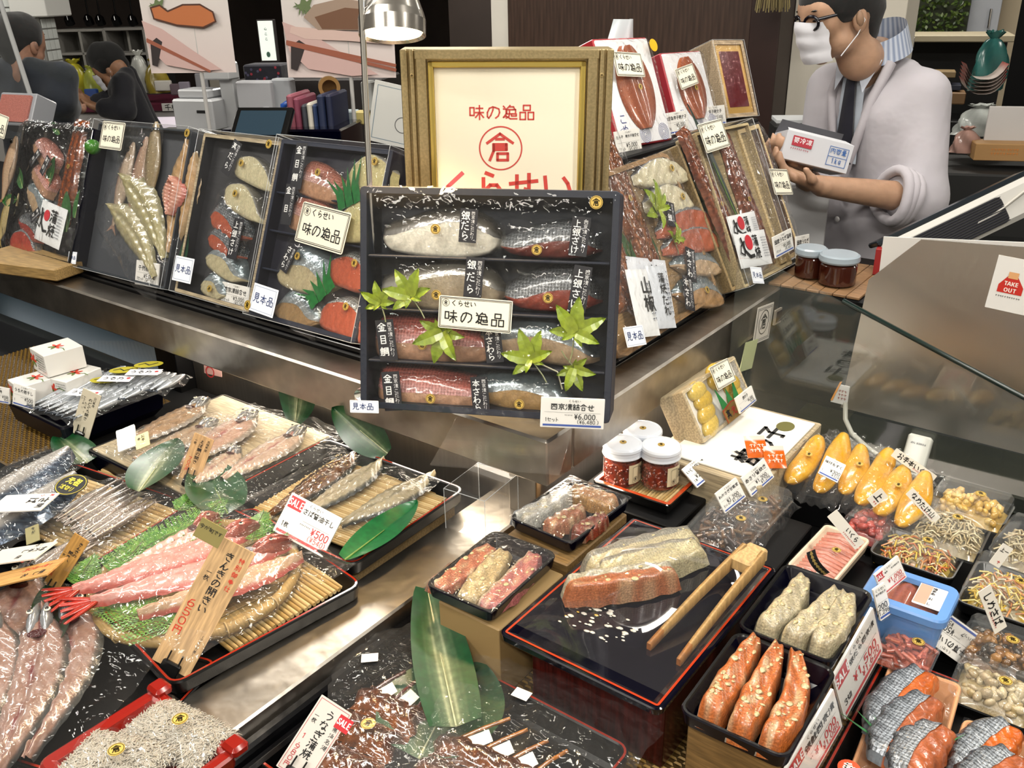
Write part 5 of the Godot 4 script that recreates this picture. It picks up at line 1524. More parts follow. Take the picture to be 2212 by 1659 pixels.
func upper_shelf() -> void:
	sign_and_lamp()
	var a := [fx(-.767,.972,-.928,26.3,14,-.1),.3791,.3299]
	front_box(a[0],a[1],a[2])
	price_card("price card of 6,000 yen at the lower right corner of the navy front box",fx(-.583,1.019,-.89,34,8,-2.3),.0835,.0408,{"name": "西京漬詰合せ","unit": "1セット","price": "¥6,000.","tax": "(¥6,480.)"})
	# clear stand under the front box
	var c := thing("acrylic_stand","clear acrylic stand carrying the navy front box at the counter corner","stand",xf(-.775,.951,-.93,26.3),"")
	var g := G.new()
	g.box(mv(.05,0,.055),.18,.003,.15,.0006)
	part(c,"base_plate",g,M.clear)
	left_row()
	right_row()
	upper_tier()

# ---------------------------------------------------------------- the left well: trays of dried fish
# slats of a rolled bamboo mat, along local x, on y = 0 of t
func slat_mat(label: String,t: Transform3D,w: float,d: float,n: int) -> Node3D:
	var c := thing("bamboo_mat",label,"mat",t,"bamboo slat mats")
	var p := d/n
	for v in 3:
		M["slat%d" % v] = mat("slat%d" % v,["b59a68","a58854","c0a878"][v],{"rough": .5})
	var g := G.new()
	g.tube([Vector3(-w/2,0,0),Vector3(0,.0003,0),Vector3(w/2,0,0)],p*.46,6)
	var mesh := g.mesh()
	for i in n:
		part_at(c,"slat",mesh,M["slat%d" % (i*7 % 3)],mv(.001*sin(i*3.0),p*.46,(i+.5)*p - d/2))
	return c

func riser(label: String,t: Transform3D,w: float,h: float,d: float,m: Material,hexc: String,nm := "riser_box") -> void:
	var g := G.new()
	g.box(ID,w,h,d,.002,hx(hexc))
	solo(nm,label,"box",g,m,t)

func left_well() -> void:
	# silver fish packs and printed cartons in the black trough
	var q := [xf(-1.754,.79,-.825,0.0),.218,.226]
	var t: Transform3D = q[0]
	t.origin.y = .731
	var c := thing("black_trough","deep black trough of silver fish packs below the shelf edge, far left","tray",t,"")
	part(c,"trough",tray_mesh(q[1],q[2],.058,.008,.006,hx("0b0b0d"),hx("101013"),.02,.02),M.tray)
	var packs := [[xf(-1.705,.795,-.8,8.0),.157,.167,"silver sardine pack nearest in the black trough, behind the tall white tag"],[xf(-1.707,.8,-.864,15.0),.176,.111,"middle silver sardine pack in the black trough"],[xf(-1.678,.805,-.909,17.4),.18,.101,"silver sardine pack farthest back in the black trough, under a yellow sticker"]]
	for i in 3:
		var k: Array = packs[i]
		# macro results come as three values and a text
		var tt: Transform3D = k[0]
		c = thing("fish_pack",k[3],"fish pack",tt,"bagged silver sardines")
		var n := 9
		for j in n:
			var f := Node3D.new()
			f.name = "sardine"
			c.add_child(f,true)
			f.transform = Transform3D(Basis(Vector3.UP,PI/2+.05*sin(j*2.0))*Basis(Vector3.RIGHT,-PI/2),Vector3((float(j)/(n - 1) - .5)*k[1]*.86,.004,0.0))
			whole_fish(f,k[2]*.86,.022,.016,"55606c","c2c8ce",M.silver)
		bag(c,k[1]*1.06,k[2]*1.05,.026,M.bag,i)
		var s := G.new()
		var st := Transform3D(Basis(Vector3.UP,.5)*Basis(Vector3.RIGHT,-PI/2),Vector3(0,.031,-k[2]*.3))
		s.slab(st,oval(.06,.034),0,.0006,hx("a59a1e"))
		s.line(st,[Vector2(-.02,0),Vector2(-.008,.006),Vector2(.002,-.006),Vector2(.018,.004)],.003,INK,.001)
		part(c,"oval_sticker",s,M.print,"olive yellow oval sticker")
		s = G.new()
		st = Transform3D(Basis(Vector3.UP,.3)*Basis(Vector3.RIGHT,-PI/2),Vector3(.02,.031,k[2]*.08))
		s.slab(st,rrect(.07,.03,.001,-.015),0,.0006,hx("dcdce0"))
		txt(s,st,"うるめ",-.03,.008,.016,INK,.1,false,1.0,.001)
		s.disc(st,.026,.002,.004,hx("b03030"),.001)
		part(c,"name_sticker",s,M.print)
	var bx := [[xf(-1.824,.79,-.763,-7.1),.065,.087,.045,"lower white printed carton at the left end of the black trough"],[xf(-1.776,.79,-.823,9.3),.053,.087,.046,"white printed carton half hidden behind the sardine packs"],[xf(-1.822,.838,-.818,-6.4),.074,.08,.048,"top white printed carton with red blossoms, on two others"]]
	for k: Array in bx:
		c = thing("carton",k[4],"carton",k[0],"white printed cartons")
		var g := G.new()
		g.box(ID,k[1],k[3],k[2],.001,hx("d6d4ce"))
		part(c,"carton",g,M.card)
		g = G.new()
		var fr := mv(0,0,k[2]/2)
		smallprint(g,fr,-k[1]*.1,.006,k[1]*.45,k[3] - .006,6,hx("3c3c40"))
		var sd := Transform3D(Basis(Vector3.UP,-PI/2),Vector3(-k[1]/2,0,0))
		var tp := Transform3D(Basis(Vector3.RIGHT,-PI/2),Vector3(0,k[3],0))
		for f: Transform3D in [fr*mv(-k[1]*.35,k[3]*.5,0),sd*mv(0,k[3]*.5,0),tp]:
			for i in 6:
				var an := i*1.05
				g.poly(f*xf(.008*cos(an),.008*sin(an),0,0,0,rad_to_deg(an)),oval(.016,.006),hx("c23a22") if i < 4 else hx("5a6a2a"),.0006)
			g.line(f,[Vector2(.008,0),Vector2(.022,.006),Vector2(.036,.003)],.002,hx("4f6a30"),.0005)
		part(c,"print",g,M.print)
	price_card("price card of 500 yen clipped to the trough's front corner below the cartons",fx(-1.781,.8,-.708,18,14,-7.2),.0542,.044,{"name": "うるめ若干し","unit": "1袋","price": "¥500","tax": "¥540"})
	price_card("cut off price card at the left picture edge beside the trough",fx(-1.869,.79,-.701,18,14,-1.5),.0531,.0331,{"name": "干物","unit": "1袋","price": "¥500","tax": "¥540"})
	brush_tag("tall white tag with a dark dot, standing before the sardine packs",fx(-1.636,.765,-.739,30,6,-24.2),.0379,.0999,"c9c0ab",[["山口県産",.76,.93,.15,INK,.08],["のどぐろ開き",.55,.86,.21,INK,.1,1.05],["ふわり味よく",.36,.8,.13,INK,.08],["かるくあぶり",.22,.86,.12,INK,.08],["どうぞ",.08,.86,.12,INK,.08]],{"wood": false,"kind": "paper_tag"})
	# picture card by the recess wall
	c = thing("picture_card","pink fish picture card in a clear sleeve standing by the recess wall","card",fx(-1.6,.8,-1.03,8,6,0))
	var g := G.new()
	g.slab(ID,rrect(.052,.085,.001),-.001,0,hx("b9908a"))
	g.poly(ID,PackedVector2Array([Vector2(-.02,.03),Vector2(.008,.036),Vector2(.012,.07),Vector2(-.012,.078)]),hx("cdb09c"),.0004)
	g.rect(ID,.004,.056,.025,.08,INK,.0005)
	g.disc(ID,.014,.068,.009,hx("e4e4e4"),.0008)
	g.disc(ID,.014,.068,.005,hx("b83a2a"),.001)
	g.circ(ID,-.008,.006,.013,.003,hx("a82a2a"),.0006)
	part(c,"print",g,M.print)
	# long tray of bagged dried fish
	q = [xf(-1.378,.775,-.862,.2),.346,.311]
	t = q[0]
	t.origin.y = .732
	c = thing("black_tray","long black tray with a pale board and bagged dried fish, below the left shelf edge","tray",t,"")
	part(c,"tray",tray_mesh(q[1],q[2],.042,.01,.005,hx("0b0b0d"),hx("101013"),.008,.004),M.tray)
	g = G.new()
	g.box(mv(0,.0392,0),q[1]*.95,.004,q[2]*.95,.001,hx("b7a88a"))
	part(c,"board",g,M.wood)
	var fish := [[ly(-1.473,.785,-.733,11.5),.23,.075,"9a7c5c","a88a6a","brownish opened fish, back one in the pale bag by the striped leaf"],[ly(-1.407,.785,-.719,3.4),.1868,.07,"a08a72","7c5a40","grey-brown opened fish, front one in the pale bag by the yellow card"],[ly(-1.317,.79,-.749,15.6),.2292,.085,"b0907e","8a3a44","reddish opened fish with a dark red gut in the glossy middle bag"],[ly(-1.212,.79,-.764,8.5),.2157,.07,"b29c8c","8a4048","narrow opened fish nearest the red rimmed tray in the glossy bag"],[ly(-1.24,.79,-.729,16.2),.1286,.06,"b5a08c","93605c","pale opened fish in front of the others in the glossy bag"]]
	for f: Array in fish:
		open_fish(f[5],f[0],f[2],f[1],{"flesh": f[3],"blood": f[4],"skin": "7d7468","T": .012,"sd": f[1]*90,"group": "opened fish in the long tray"})
	for k in [[xf(-1.428,.792,-.811,8.4),.145,.226,"loose clear bag around two brownish fish in the long tray"],[xf(-1.262,.795,-.86,4.9),.28,.286,"large glossy clear bag around reddish fish in the long tray"]]:
		c = thing("plastic_bag",k[3],"bag",k[0],"clear bags on the long tray")
		bag(c,k[1],k[2],.022,M.bag,k[1]*50)
	price_card("price card lying beside the pale board's bagged fish",fx(-1.44,.8,-.729,20,60,34.9),.0348,.0503,{"name": "干物","unit": "1枚","price": "¥750","tax": "¥810"})
	brush_tag("small yellow handwritten card lying on the bagged brownish fish",fx(-1.411,.805,-.743,20,55,33.8),.026,.0309,"cfc08a",[["お手",.6,.9,.3,INK,.1],["本",.3,.8,.3,INK,.1]],{"clip": false,"wood": false,"kind": "paper_tag"})
	brush_tag("pale wooden tag reading 700 yen before the glossy bag",fx(-1.271,.785,-.737,35,12,-23.6),.0353,.0857,"d0a878",[["島根県産",.8,.95,.15,INK,.08],["えぼ鯛の開き",.5,.92,.22,INK,.1,1.0],["一枚",.2,.9,.15,INK,.09],["700円",.22,.5,.2,hx("c8402c"),.11]],{"cat": "sign"})
	blade_leaf("striped leaf rising behind the bags against the steel wall",xf(-1.3,.785,-1.0,20,-18,-12),.14,.085,{"stripe": .9,"arch": .15,"bend": -.03})
	blade_leaf("striped leaf under the tall white tag, in front of the trough",ly(-1.522,.762,-.689,79.8),.1462,.075,{"stripe": .9,"tip": .5})
	blade_leaf("striped leaf between the two clear bags of the long tray",ly(-1.287,.797,-.655,39.0),.1791,.085,{"stripe": .9,"bend": .01})
	blade_leaf("dark green leaf under the 700 yen tag beside the red rimmed tray",ly(-1.12,.788,-.706,65.8),.1875,.1,{"tip": .3})
	blade_leaf("striped green leaf behind the large glossy bag at the steel wall",xf(-1.05,.79,-1.0,35,-25,50),.13,.07,{"stripe": .5})
	# tray of bagged mackerel and smelts
	q = [xf(-1.371,.765,-.573,7.8),.308,.252]
	t = q[0]
	t.origin.y = .732
	c = red_rim_tray("red rimmed tray of mackerel and smelt bags at the left picture edge",t,q[1],q[2],.03,.015)
	slat_mat("bamboo mat under the smelts in the left red rimmed tray",Transform3D(t.basis,Vector3(-1.366,.738,-.631)),.26,.22,22)
	var mk := [[ly(-1.375,.775,-.421,19.3),.2213,"silver mackerel half with a dark blue back under the oval sticker",.1],[ly(-1.467,.78,-.443,17.8),.2379,"silver mackerel half behind the oval sticker's bag",.1]]
	for f: Array in mk:
		c = thing("mackerel_half",f[2],"fish",f[0],"mackerel halves")
		g = G.new()
		var L: float = f[1]
		var wd: float = f[3]
		g.grid(18,40,func(a,b):
			var s: float = 2*a - 1
			return Vector3(s*wd*.5*pow(sin(PI*clampf(.06+.9*b,0,1)),.6),b*L,.022*(1 - s*s*.95)),func(a,b): return hx("b9b4ae").lerp(hx("1c2c44").lerp(hx("4a5a6c"),float(sin(b*80+3*sin(a*20)) > .3)),smoothstep(.62,.76,a)).lerp(hx("8b8488"),.4*float(a < .3)))
		part(c,"body",g,M.silver)
		bag(c,wd*1.25,L*1.05,.03,M.bag,L*31)
		c.get_child(1).transform = Transform3D(Basis(Vector3.RIGHT,PI/2),Vector3(0,L/2,.002))
	c = thing("oval_label","black oval label with yellow signs on the mackerel bag","label",Transform3D(Basis(Vector3.UP,.12)*Basis(Vector3.RIGHT,-PI/2+.25),Vector3(-1.375,.812,-.589)))
	g = G.new()
	g.slab(ID,oval(.062,.05),0,.0006,hx("0e0f0e"))
	g.circ(ID,0,0,.0001,.00005,INK)
	for i in 24:
		var a0 := TAU*i/24
		var a1 := TAU*(i+1)/24
		g.line(ID,[Vector2(cos(a0)*.0285,sin(a0)*.0225),Vector2(cos(a1)*.0285,sin(a1)*.0225)],.0012,hx("b8a832"),.001)
	txt(g,ID,"元祖",-.0165,.016,.0165,hx("d8c840"),.13,false,1.0,.001)
	txt(g,ID,"池切り",-.0165,-.003,.011,hx("d8c840"),.11,false,1.0,.001)
	part(c,"label",g,M.print)
	brush_tag("white handwritten card lying on the mackerel bag",Transform3D(Basis(Vector3.UP,deg_to_rad(-60))*Basis(Vector3.RIGHT,-PI/2+.1),Vector3(-1.417,.812,-.487)),.052,.095,"d8d5d0",[["関鮮",.74,.95,.26,INK,.1,1.3],["さば",.42,.95,.36,INK,.12,1.1],["真空うまみ",.12,.95,.16,hx("c03a3a"),.1,1.0]],{"clip": false,"wood": false,"kind": "paper_tag"})
	var sm := [[Vector3(-1.362,.765,-.669),Vector3(-1.241,.765,-.662),14,.15,"upper row"],[Vector3(-1.245,.765,-.539),Vector3(-1.204,.765,-.537),6,.14,"lower row"]]
	var first: Node3D = null
	for r: Array in sm:
		for i in r[2]:
			var p: Vector3 = r[0].lerp(r[1],float(i)/(r[2] - 1))
			var tt := Transform3D(Basis(Vector3.UP,deg_to_rad(-78+5*sin(i*2.3)))*Basis(Vector3.RIGHT,-PI/2),p+Vector3(-.02,.004*(i % 2),.06))
			var lb := "small dried smelt in the %s of the smelt bag" % r[4]
			if first == null:
				first = thing("smelt",lb,"fish",tt,"dried smelts in a bag, "+r[4])
				whole_fish(first,.13,.02,.014,"8d8078","b3aaa2",M.silver)
			else:
				dup(first,lb,tt).set_meta("group","dried smelts in a bag, "+r[4])
	c = thing("plastic_bag","glossy clear bag around the smelts with a bright fold","bag",Transform3D(t.basis,Vector3(-1.265,.778,-.606)),"clear bags on the left tray")
	bag(c,.24,.21,.022,M.bag,2.0)
	brush_tag("dark yellow wooden tag before the smelts, half covering the white fold",fx(-1.191,.765,-.441,36,14,-35.3),.0241,.1012,"c09048",[["きんきの",.72,.93,.26,INK,.11,1.05],["開きい",.44,.74,.26,INK,.11,1.05],["一枚",.16,.7,.18,INK,.08],["500円",.12,.42,.18,hx("c8402c"),.1]])
	brush_tag("small brass coloured plate tag at the left edge below the mackerel",fx(-1.303,.785,-.482,25,55,30.6),.0211,.0295,"8a8460",[["今が",.6,.9,.3,INK,.1]],{"clip": false,"kind": "plate_tag","wood": false})
	brush_tag("white handwritten plate at the left edge under the brass tag",Transform3D(Basis(Vector3.UP,deg_to_rad(-70))*Basis(Vector3.RIGHT,-PI/2+.3),Vector3(-1.289,.8,-.415)),.045,.115,"d8d5cc",[["北海道産",.75,.95,.24,INK,.09],["特大本しま",.4,.95,.26,INK,.1],["一枚",.1,.8,.2,INK,.08]],{"clip": false,"wood": false,"kind": "paper_tag"})
	brush_tag("orange wooden tag cut by the left picture edge above the opened fish",Transform3D(Basis(Vector3.UP,deg_to_rad(-66))*Basis(Vector3.RIGHT,-PI/2+.35),Vector3(-1.252,.79,-.38)),.042,.15,"cf9c58",[["産しま名",.7,.9,.26,INK,.1],["一枚180円",.3,.9,.22,hx("c8402c"),.1]],{"clip": false})
	# glossy brown fish tray
	q = [xf(-1.022,.785,-.853,1.3),.336,.269]
	t = q[0]
	t.origin.y = .757
	c = red_rim_tray("red rimmed tray of soy-dried mackerel with a broad green leaf, below the corner",t,q[1],q[2],.03,.02)
	riser("tan wooden box under the soy-dried mackerel tray",Transform3D(t.basis,t.origin - Vector3(0,.0265,0)),q[1]*.9,.026,q[2]*.9,M.wood,"8d7550")
	slat_mat("bamboo mat under the soy-dried mackerel",Transform3D(t.basis*Basis(Vector3.UP,.06),Vector3(-1.01,.762,-.87)),.26,.21,40)
	var mf := [[ly(-1.071,.775,-.748,9.5),.2411,.062,"7a4a1e","4a2810","glossy brown soy-dried mackerel in the red rimmed tray below the corner","glaze"],[ly(-1.029,.775,-.778,5.5),.2132,.055,"b0a284","857656","pale dried mackerel half beside the glossy brown one","flesh"],[ly(-.957,.775,-.796,-4.3),.2096,.06,"a89a7a","6b6450","pale dried mackerel half nearest the green leaf","flesh"]]
	for f: Array in mf:
		var o := open_fish(f[5],f[0],f[2],f[1],{"flesh": f[3],"blood": f[4],"skin": "3a3c38","head": false,"T": .014,"group": "dried mackerel halves"})
		(o.get_child(0) as MeshInstance3D).material_override = M[f[6]]
		if f[6] == "glaze":
			var ss := G.new()
			for i in 70:
				ss.ball(mv((rnd(i) - .5)*f[2]*.7,(.1+.8*rnd(i+99))*f[1],.0135),Vector3(.0011,.0018,.0007),5,4,hx("c9ad70"))
			part(o,"sesame",ss,M.paint).set_meta("kind","stuff")
	c = thing("plastic_sheet","clear sheet with white glints over the soy-dried mackerel","sheet",Transform3D(t.basis*Basis(Vector3.UP,.03),Vector3(-1.021,.782,-.867)),"")
	bag(c,.24,.22,.016,M.bag,7.0,"sheet")
	blade_leaf("broad smooth green leaf at the right front of the soy-dried mackerel tray",ly(-.868,.79,-.724,3.7),.1815,.062,{"col": "17713a","bend": -.01})
	price_card("white sale card of 500 yen leaning on the soy-dried mackerel tray",fx(-.959,.79,-.712,22,38,-18.1),.0937,.0641,{"name": "さば醤油干し","unit": "1枚","price": "¥500","tax": "(¥540)","sale": true})
	kinki()
	# opened fish at the lower left
	q = [xf(-1.006,.735,-.352,17.8),.34,.219]
	t = q[0]
	t.origin.y = .731
	c = red_rim_tray("large black tray of opened silver fish at the lower left",t,q[1],q[2],.02,.02)
	var hk := [[ly(-.907,.757,-.267,49.8),.2877,.085,.012,"opened silver fish with red flesh lines, right of four at the lower left"],[ly(-.899,.766,-.231,51.9),.2856,.08,.01,"opened silver fish with a large pale head, second from the right at the lower left"],[ly(-.928,.772,-.196,55.4),.2856,.085,.01,"opened silver fish cut by the left picture edge"],[ly(-1.07,.764,-.277,44.7),.2418,.085,.004,"opened silver fish behind the others, its head below the orange tag"]]
	for i in 4:
		var f: Array = hk[i]
		open_fish(f[4],f[0]*xf(0,0,0,0,4),f[2],f[1],{"flesh": "86695c","blood": "5c1420","skin": "3a3d3c","T": .016,"bend": f[3],"sd": i*1.7,"group": "opened silver fish at the lower left"})
	blade_leaf("dark leaf standing between the opened fish and the dark yellow tag",ly(-1.048,.785,-.383,67.6),.1341,.05,{"col": "12351f"})
	c = thing("plastic_sheet","crinkled clear film over the opened fish at the lower left","sheet",Transform3D(Basis(Vector3.UP,.5),Vector3(-1.035,.778,-.343)),"")
	bag(c,.3,.34,.016,M.film,4.0,"film")
	# red basket of whitebait bags
	q = [xf(-.789,.782,-.338,-1.1),.17,.149]
	t = q[0]
	t.origin.y = .752
	c = thing("red_basket","red plastic basket of whitebait bags at the bottom edge","basket",t,"")
	part(c,"basket",tray_mesh(q[1],q[2],.03,.015,.012,hx("74180f"),hx("7c1c12"),.014,.006),M.plastic)
	for s in [-1,1]:
		g = G.new()
		g.box(mv(s*q[1]*.44,.024,-q[2]*.49),.026,.014,.022,.004,hx("7c1c12"))
		part(c,"handle",g,M.plastic)
	var wb := [[xf(-.786,.775,-.385,7.5),.129,.071,"bag of grey whitebait nearest the steel strip in the red basket"],[xf(-.792,.785,-.311,20.1),.116,.084,"bag of grey whitebait at the bottom picture edge in the red basket"]]
	for k: Array in wb:
		c = thing("whitebait_bag",k[3],"bag",k[0],"bags of whitebait")
		whitebait(c,k[1]*.9,k[2]*.9)
		bag(c,k[1]*1.05,k[2]*1.05,.022,M.film,k[1]*77)
		seal(c,mv(.01,.03,0)*xf(0,0,0,40,-90),.009)

func whitebait(c: Node3D,w: float,d: float) -> void:
	var g := G.new()
	g.tube([Vector3(-.007,0,0),Vector3(-.003,.001,.0022),Vector3(.003,.0005,-.001),Vector3(.0075,0,.0015)],[.0006,.0011,.0011,.0004],5,hx("a8a092"),false)
	var mm := MultiMesh.new()
	mm.transform_format = MultiMesh.TRANSFORM_3D
	mm.mesh = g.mesh()
	mm.instance_count = 2200
	for i in 2200:
		var a := rng.randf() - .5
		var b := rng.randf() - .5
		var hh := .016*pow(maxf(0,cos(a*PI)*cos(b*PI)),.4)
		mm.set_instance_transform(i,Transform3D(Basis.from_euler(Vector3(rng.randf_range(-.3,.3),rng.randf()*TAU,rng.randf_range(-.4,.4))),Vector3(a*w,hh*rng.randf_range(.75,1.0),b*d)))
	var o := MultiMeshInstance3D.new()
	o.name = "whitebait"
	o.multimesh = mm
	o.material_override = M.flesh
	o.set_meta("kind","stuff")
	c.add_child(o,true)
	var u := G.new()
	u.grid(10,10,func(a,b): return Vector3((a - .5)*w,.013*pow(maxf(0,sin(a*PI)*sin(b*PI)),.4),(.5 - b)*d),func(_a,_b): return hx("6b655a"))
	part(c,"filling",u,M.flesh)

# rosy fish on a round basket
func kinki() -> void:
	var q := [xf(-.994,.775,-.593,-8.2),.31,.291]
	var t: Transform3D = q[0]
	t.origin.y = .745
	red_rim_tray("red rimmed tray of rosy fish on a round basket, at the steel strip",t,q[1],q[2],.03,.02)
	riser("black block under the rosy fish tray",Transform3D(t.basis,t.origin - Vector3(0,.014,0)),q[1]*.9,.0135,q[2]*.9,M.black,"101010")
	slat_mat("bamboo mat sticking out from under the round basket",Transform3D(t.basis*Basis(Vector3.UP,.05),Vector3(-.962,.752,-.625)),.19,.19,26)
	var bc := Vector3(-1.032,.775,-.583)
	var c := thing("round_basket","round shallow bamboo basket under the rosy fish","basket",Transform3D(t.basis,Vector3(bc.x,.752,bc.z)))
	var R := .142
	var g := G.new()
	for i in 26:
		var x := (i - 12.5)/13.0*R
		var half := sqrt(maxf(.0001,R*R - x*x))
		g.box(mv(x,.01+.0008*(i % 2),0),R/14.5,.002,half*1.94,.0005,hx("b3945c").lerp(hx("94763f"),rnd(i)))
	part(c,"woven_floor",g,M.wood).set_meta("kind","stuff")
	g = G.new()
	var ring := []
	for i in 49:
		var a := TAU*i/48
		ring.append(Vector3(cos(a)*R,.022,sin(a)*R))
	g.tube(ring,.0085,8,hx("ad8f58"),false)
	part(c,"rim",g,M.wood)
	for i in 12:
		var a := TAU*i/12+.2
		g = G.new()
		var tie := []
		for k in 9:
			var b := TAU*k/8
			var rr_: float = R+.0098*cos(b)
			tie.append(Vector3(cos(a)*rr_,.022+.0098*sin(b),sin(a)*rr_))
		g.tube(tie,.0014,5,hx("c4a874"),false)
		part(c,"binding",g,M.wood)
	var fs := [[ly(-1.104,.782,-.468,3.1),.219,.055,"c99a8e","pale pink opened fish at the back of the round basket"],[ly(-1.106,.795,-.442,-17.9),.2653,.058,"c98a80","long pink opened fish with the left red tail on the round basket"],[ly(-1.059,.797,-.442,-24.1),.2739,.056,"c68f86","front pink opened fish with the lower red tail on the round basket"],[ly(-.992,.79,-.468,-19.7),.2305,.05,"b99a7c","tan opened fish at the front rim of the round basket"]]
	for i in 4:
		var f: Array = fs[i]
		var o := {"flesh": f[3],"blood": "b86a62","skin": "b0584e","T": .02,"sd": i*2.0,"blood_k": .6,"head": i < 3,"head_col": "b4685c","group": "rosy opened fish"}
		if i in [1,2]:
			o["tail"] = "b23226"
		open_fish(f[4],f[0],f[2],f[1],o)
	c = thing("plastic_bag","clear bag over the rosy fish on the round basket","bag",Transform3D(t.basis*Basis(Vector3.UP,.1),Vector3(-1.005,.8,-.588)),"")
	bag(c,.33,.27,.028,M.bag,5.0)
	for k in [[ly(-1.096,.79,-.556,19.5),.1755,.1,"cypress sprig behind the rosy fish, by the smelt bag"],[ly(-1.111,.785,-.505,32.5),.1205,.09,"cypress sprig over the basket's back left rim"],[ly(-1.14,.79,-.561,-9.1),.0884,.07,"cypress sprig lying across the basket's back rim"],[ly(-1.144,.782,-.466,42.0),.069,.05,"small cypress sprig by the red tails"],[ly(-.935,.785,-.498,110.9),.1347,.11,"cypress sprig at the front of the basket under the red tails"],[ly(-1.006,.8,-.667,38.7),.078,.05,"small cypress sprig by the sale card of 500 yen"],[ly(-.972,.8,-.661,5.0),.0424,.05,"small cypress sprig at the basket's right rim"],[ly(-1.197,.785,-.666,19.3),.0687,.06,"cypress sprig under the 700 yen tag"]]:
		sprig(k[3],k[0]*Transform3D(Basis(Vector3.RIGHT,PI/2),Vector3.ZERO),k[1])
	brush_tag("large wooden tag of 650 yen standing before the rosy fish",fx(-.904,.765,-.451,38,20,-30.4),.0516,.1833,"d3ad7c",[["特別御奉仕",.8,.93,.155,hx("c8402c"),.1,1.25],["きんきの開きい",.5,.93,.25,INK,.1,.98],["一枚",.22,.76,.16,INK,.09],["650円",.2,.52,.24,hx("c8402c"),.11,1.05],["(アメリカ産)",.84,.32,.085,INK,.09,1.0]])
	brush_tag("small olive plate reading in season, on top of the large 650 yen tag",fx(-.817,.974,-.48,38,16,-31.3),.0324,.0247,"857a48",[["今",.14,.76,.2,INK,.1],["が",.32,.76,.17,INK,.1],["旬",.5,.77,.2,INK,.1],["で",.68,.76,.17,INK,.1],["す",.85,.76,.17,INK,.1]],{"clip": false,"kind": "plate_tag","wood": false})

# ---------------------------------------------------------------- the right well
# a cut lying flat: y along its length, skin on the side of -x (or +x)
func lying_cut(label: String,t: Transform3D,L: float,w: float,T: float,flesh: String,skin: String,o := {}) -> Node3D:
	var c := thing("fish_cut",label,"fish",t,o.get("group","cuts of fish on trays"))
	var bend: float = o.get("bend",0.0)
	var sk: float = o.get("skin_w",.2)
	var sd: float = o.get("sd",1.0)
	var fc := hx(flesh)
	var sc := hx(skin)
	var wid := func(b): return w*pow(sin(PI*clampf(.08+.86*b,0,1)),.38)*lerpf(1.0,o.get("taper",.72),b)*(1+.05*sin(b*17+sd)+.035*sin(b*39+sd*3))
	var f := func(a,b):
		var s: float = 2*a - 1
		var e: float = minf(minf(b,1 - b)*14,1.0)
		var z: float = T*pow(maxf(0,1 - pow(absf(s),7.0)),.5)*sqrt(e)*(.92+.08*cos(s*3+sd))
		return Vector3(s*.5*wid.call(b)+bend*sin(PI*b),b*L,z+.0012*sin(s*6+b*30+sd)*e)
	var col := func(a,b):
		var k: float = .88+.1*sin(b*70+4*sin(a*9+sd))+.12*sin(a*11+b*7+sd)
		var cc := fc*k
		cc = cc.lerp(hx("d9c9a0"),o.get("miso",0.0)*clampf(1.6*wob(Vector3(a*3,b*5,sd),3.1),0,1))
		return sc*(.8+.4*rnd(int(a*90+b*377))) if a < sk else cc
	var g := G.new()
	g.grid(22,30,f,col)
	part(c,"flesh",g,M[o.get("m","miso" if o.get("miso",0.0) > 0 else "flesh")])
	if o.has("sheen"):
		var k := G.new()
		k.grid(8,24,func(a,b):
			var p: Vector3 = f.call(.03+a*sk,.03+b*.94)
			return p+Vector3(-.0006,0,.0012),func(a,b): return hx("2b3036").lerp(hx("b5bcc4"),clampf(a*1.3+.2*sin(b*40),0,1)))
		part(c,"skin",k,M.scales)
	if o.has("lumps"):
		var k := G.new()
		for i in int(o.lumps):
			var p: Vector3 = f.call(.25+.65*rnd(i+int(sd*40)),.1+.8*rnd(i*3+7))
			k.ball(Transform3D(Basis.IDENTITY,p),Vector3(1.0+rnd(i),1.8*rnd(i*7)+.6,.55)*(.0008+.0024*rnd(i*5)*rnd(i+5)),6,5,hx("c9b27c").lerp(hx("d8c99c"),rnd(i)))
		part(c,"miso_lumps",k,M.miso).set_meta("kind","stuff")
	return c

func clear_lid(c: Node3D,w: float,d: float,y0: float,y1: float,r := .012,m: Material = null) -> void:
	var g := G.new()
	g.rstack(ID,w,d,r,[[0,y0],[.0015,y0+.002],[.003,y1 - .006],[.008,y1],[.009,y1]],false,true,3)
	part(c,"lid",g,m if m else M.clear_lid)

# food heaped in a box: strands, chunks or rods
func heap(c: Node3D,w: float,d: float,y: float,hgt: float,n: int,cols: Array,kind: String,nm := "food") -> void:
	var g := G.new()
	g.grid(12,12,func(a,b): return Vector3((a - .5)*w,y+hgt*.6*pow(maxf(0,sin(a*PI)*sin(b*PI)),.4),(.5 - b)*d),func(a,b): return hx(cols[int(a*5+b*3) % cols.size()])*.8)
	for i in n:
		var a := rng.randf_range(.08,.92)
		var b := rng.randf_range(.08,.92)
		var p := Vector3((a - .5)*w,y+hgt*(.45+.5*rng.randf())*pow(sin(a*PI)*sin(b*PI),.35),(.5 - b)*d)
		var col := hx(cols[i % cols.size()])*rng.randf_range(.8,1.15)
		var an := rng.randf()*TAU
		var u := Vector3(cos(an),rng.randf_range(-.25,.25),sin(an))
		if kind == "strand":
			var s := .007+.006*rng.randf()
			g.tube([p - u*s,p+Vector3(0,.004,0),p+u*s+Vector3(.004*sin(i),-.002,.005)],.0016,4,col)
		elif kind == "chunk":
			g.ball(Transform3D(Basis.from_euler(Vector3(an,an*2,an*3)),p),Vector3(.009,.005,.007)*rng.randf_range(.7,1.2),7,5,col)
		else:
			g.tube([p - u*.01,p+u*.01],[.0035,.003],6,col)
	part(c,nm,g,M.flesh).set_meta("kind","stuff")

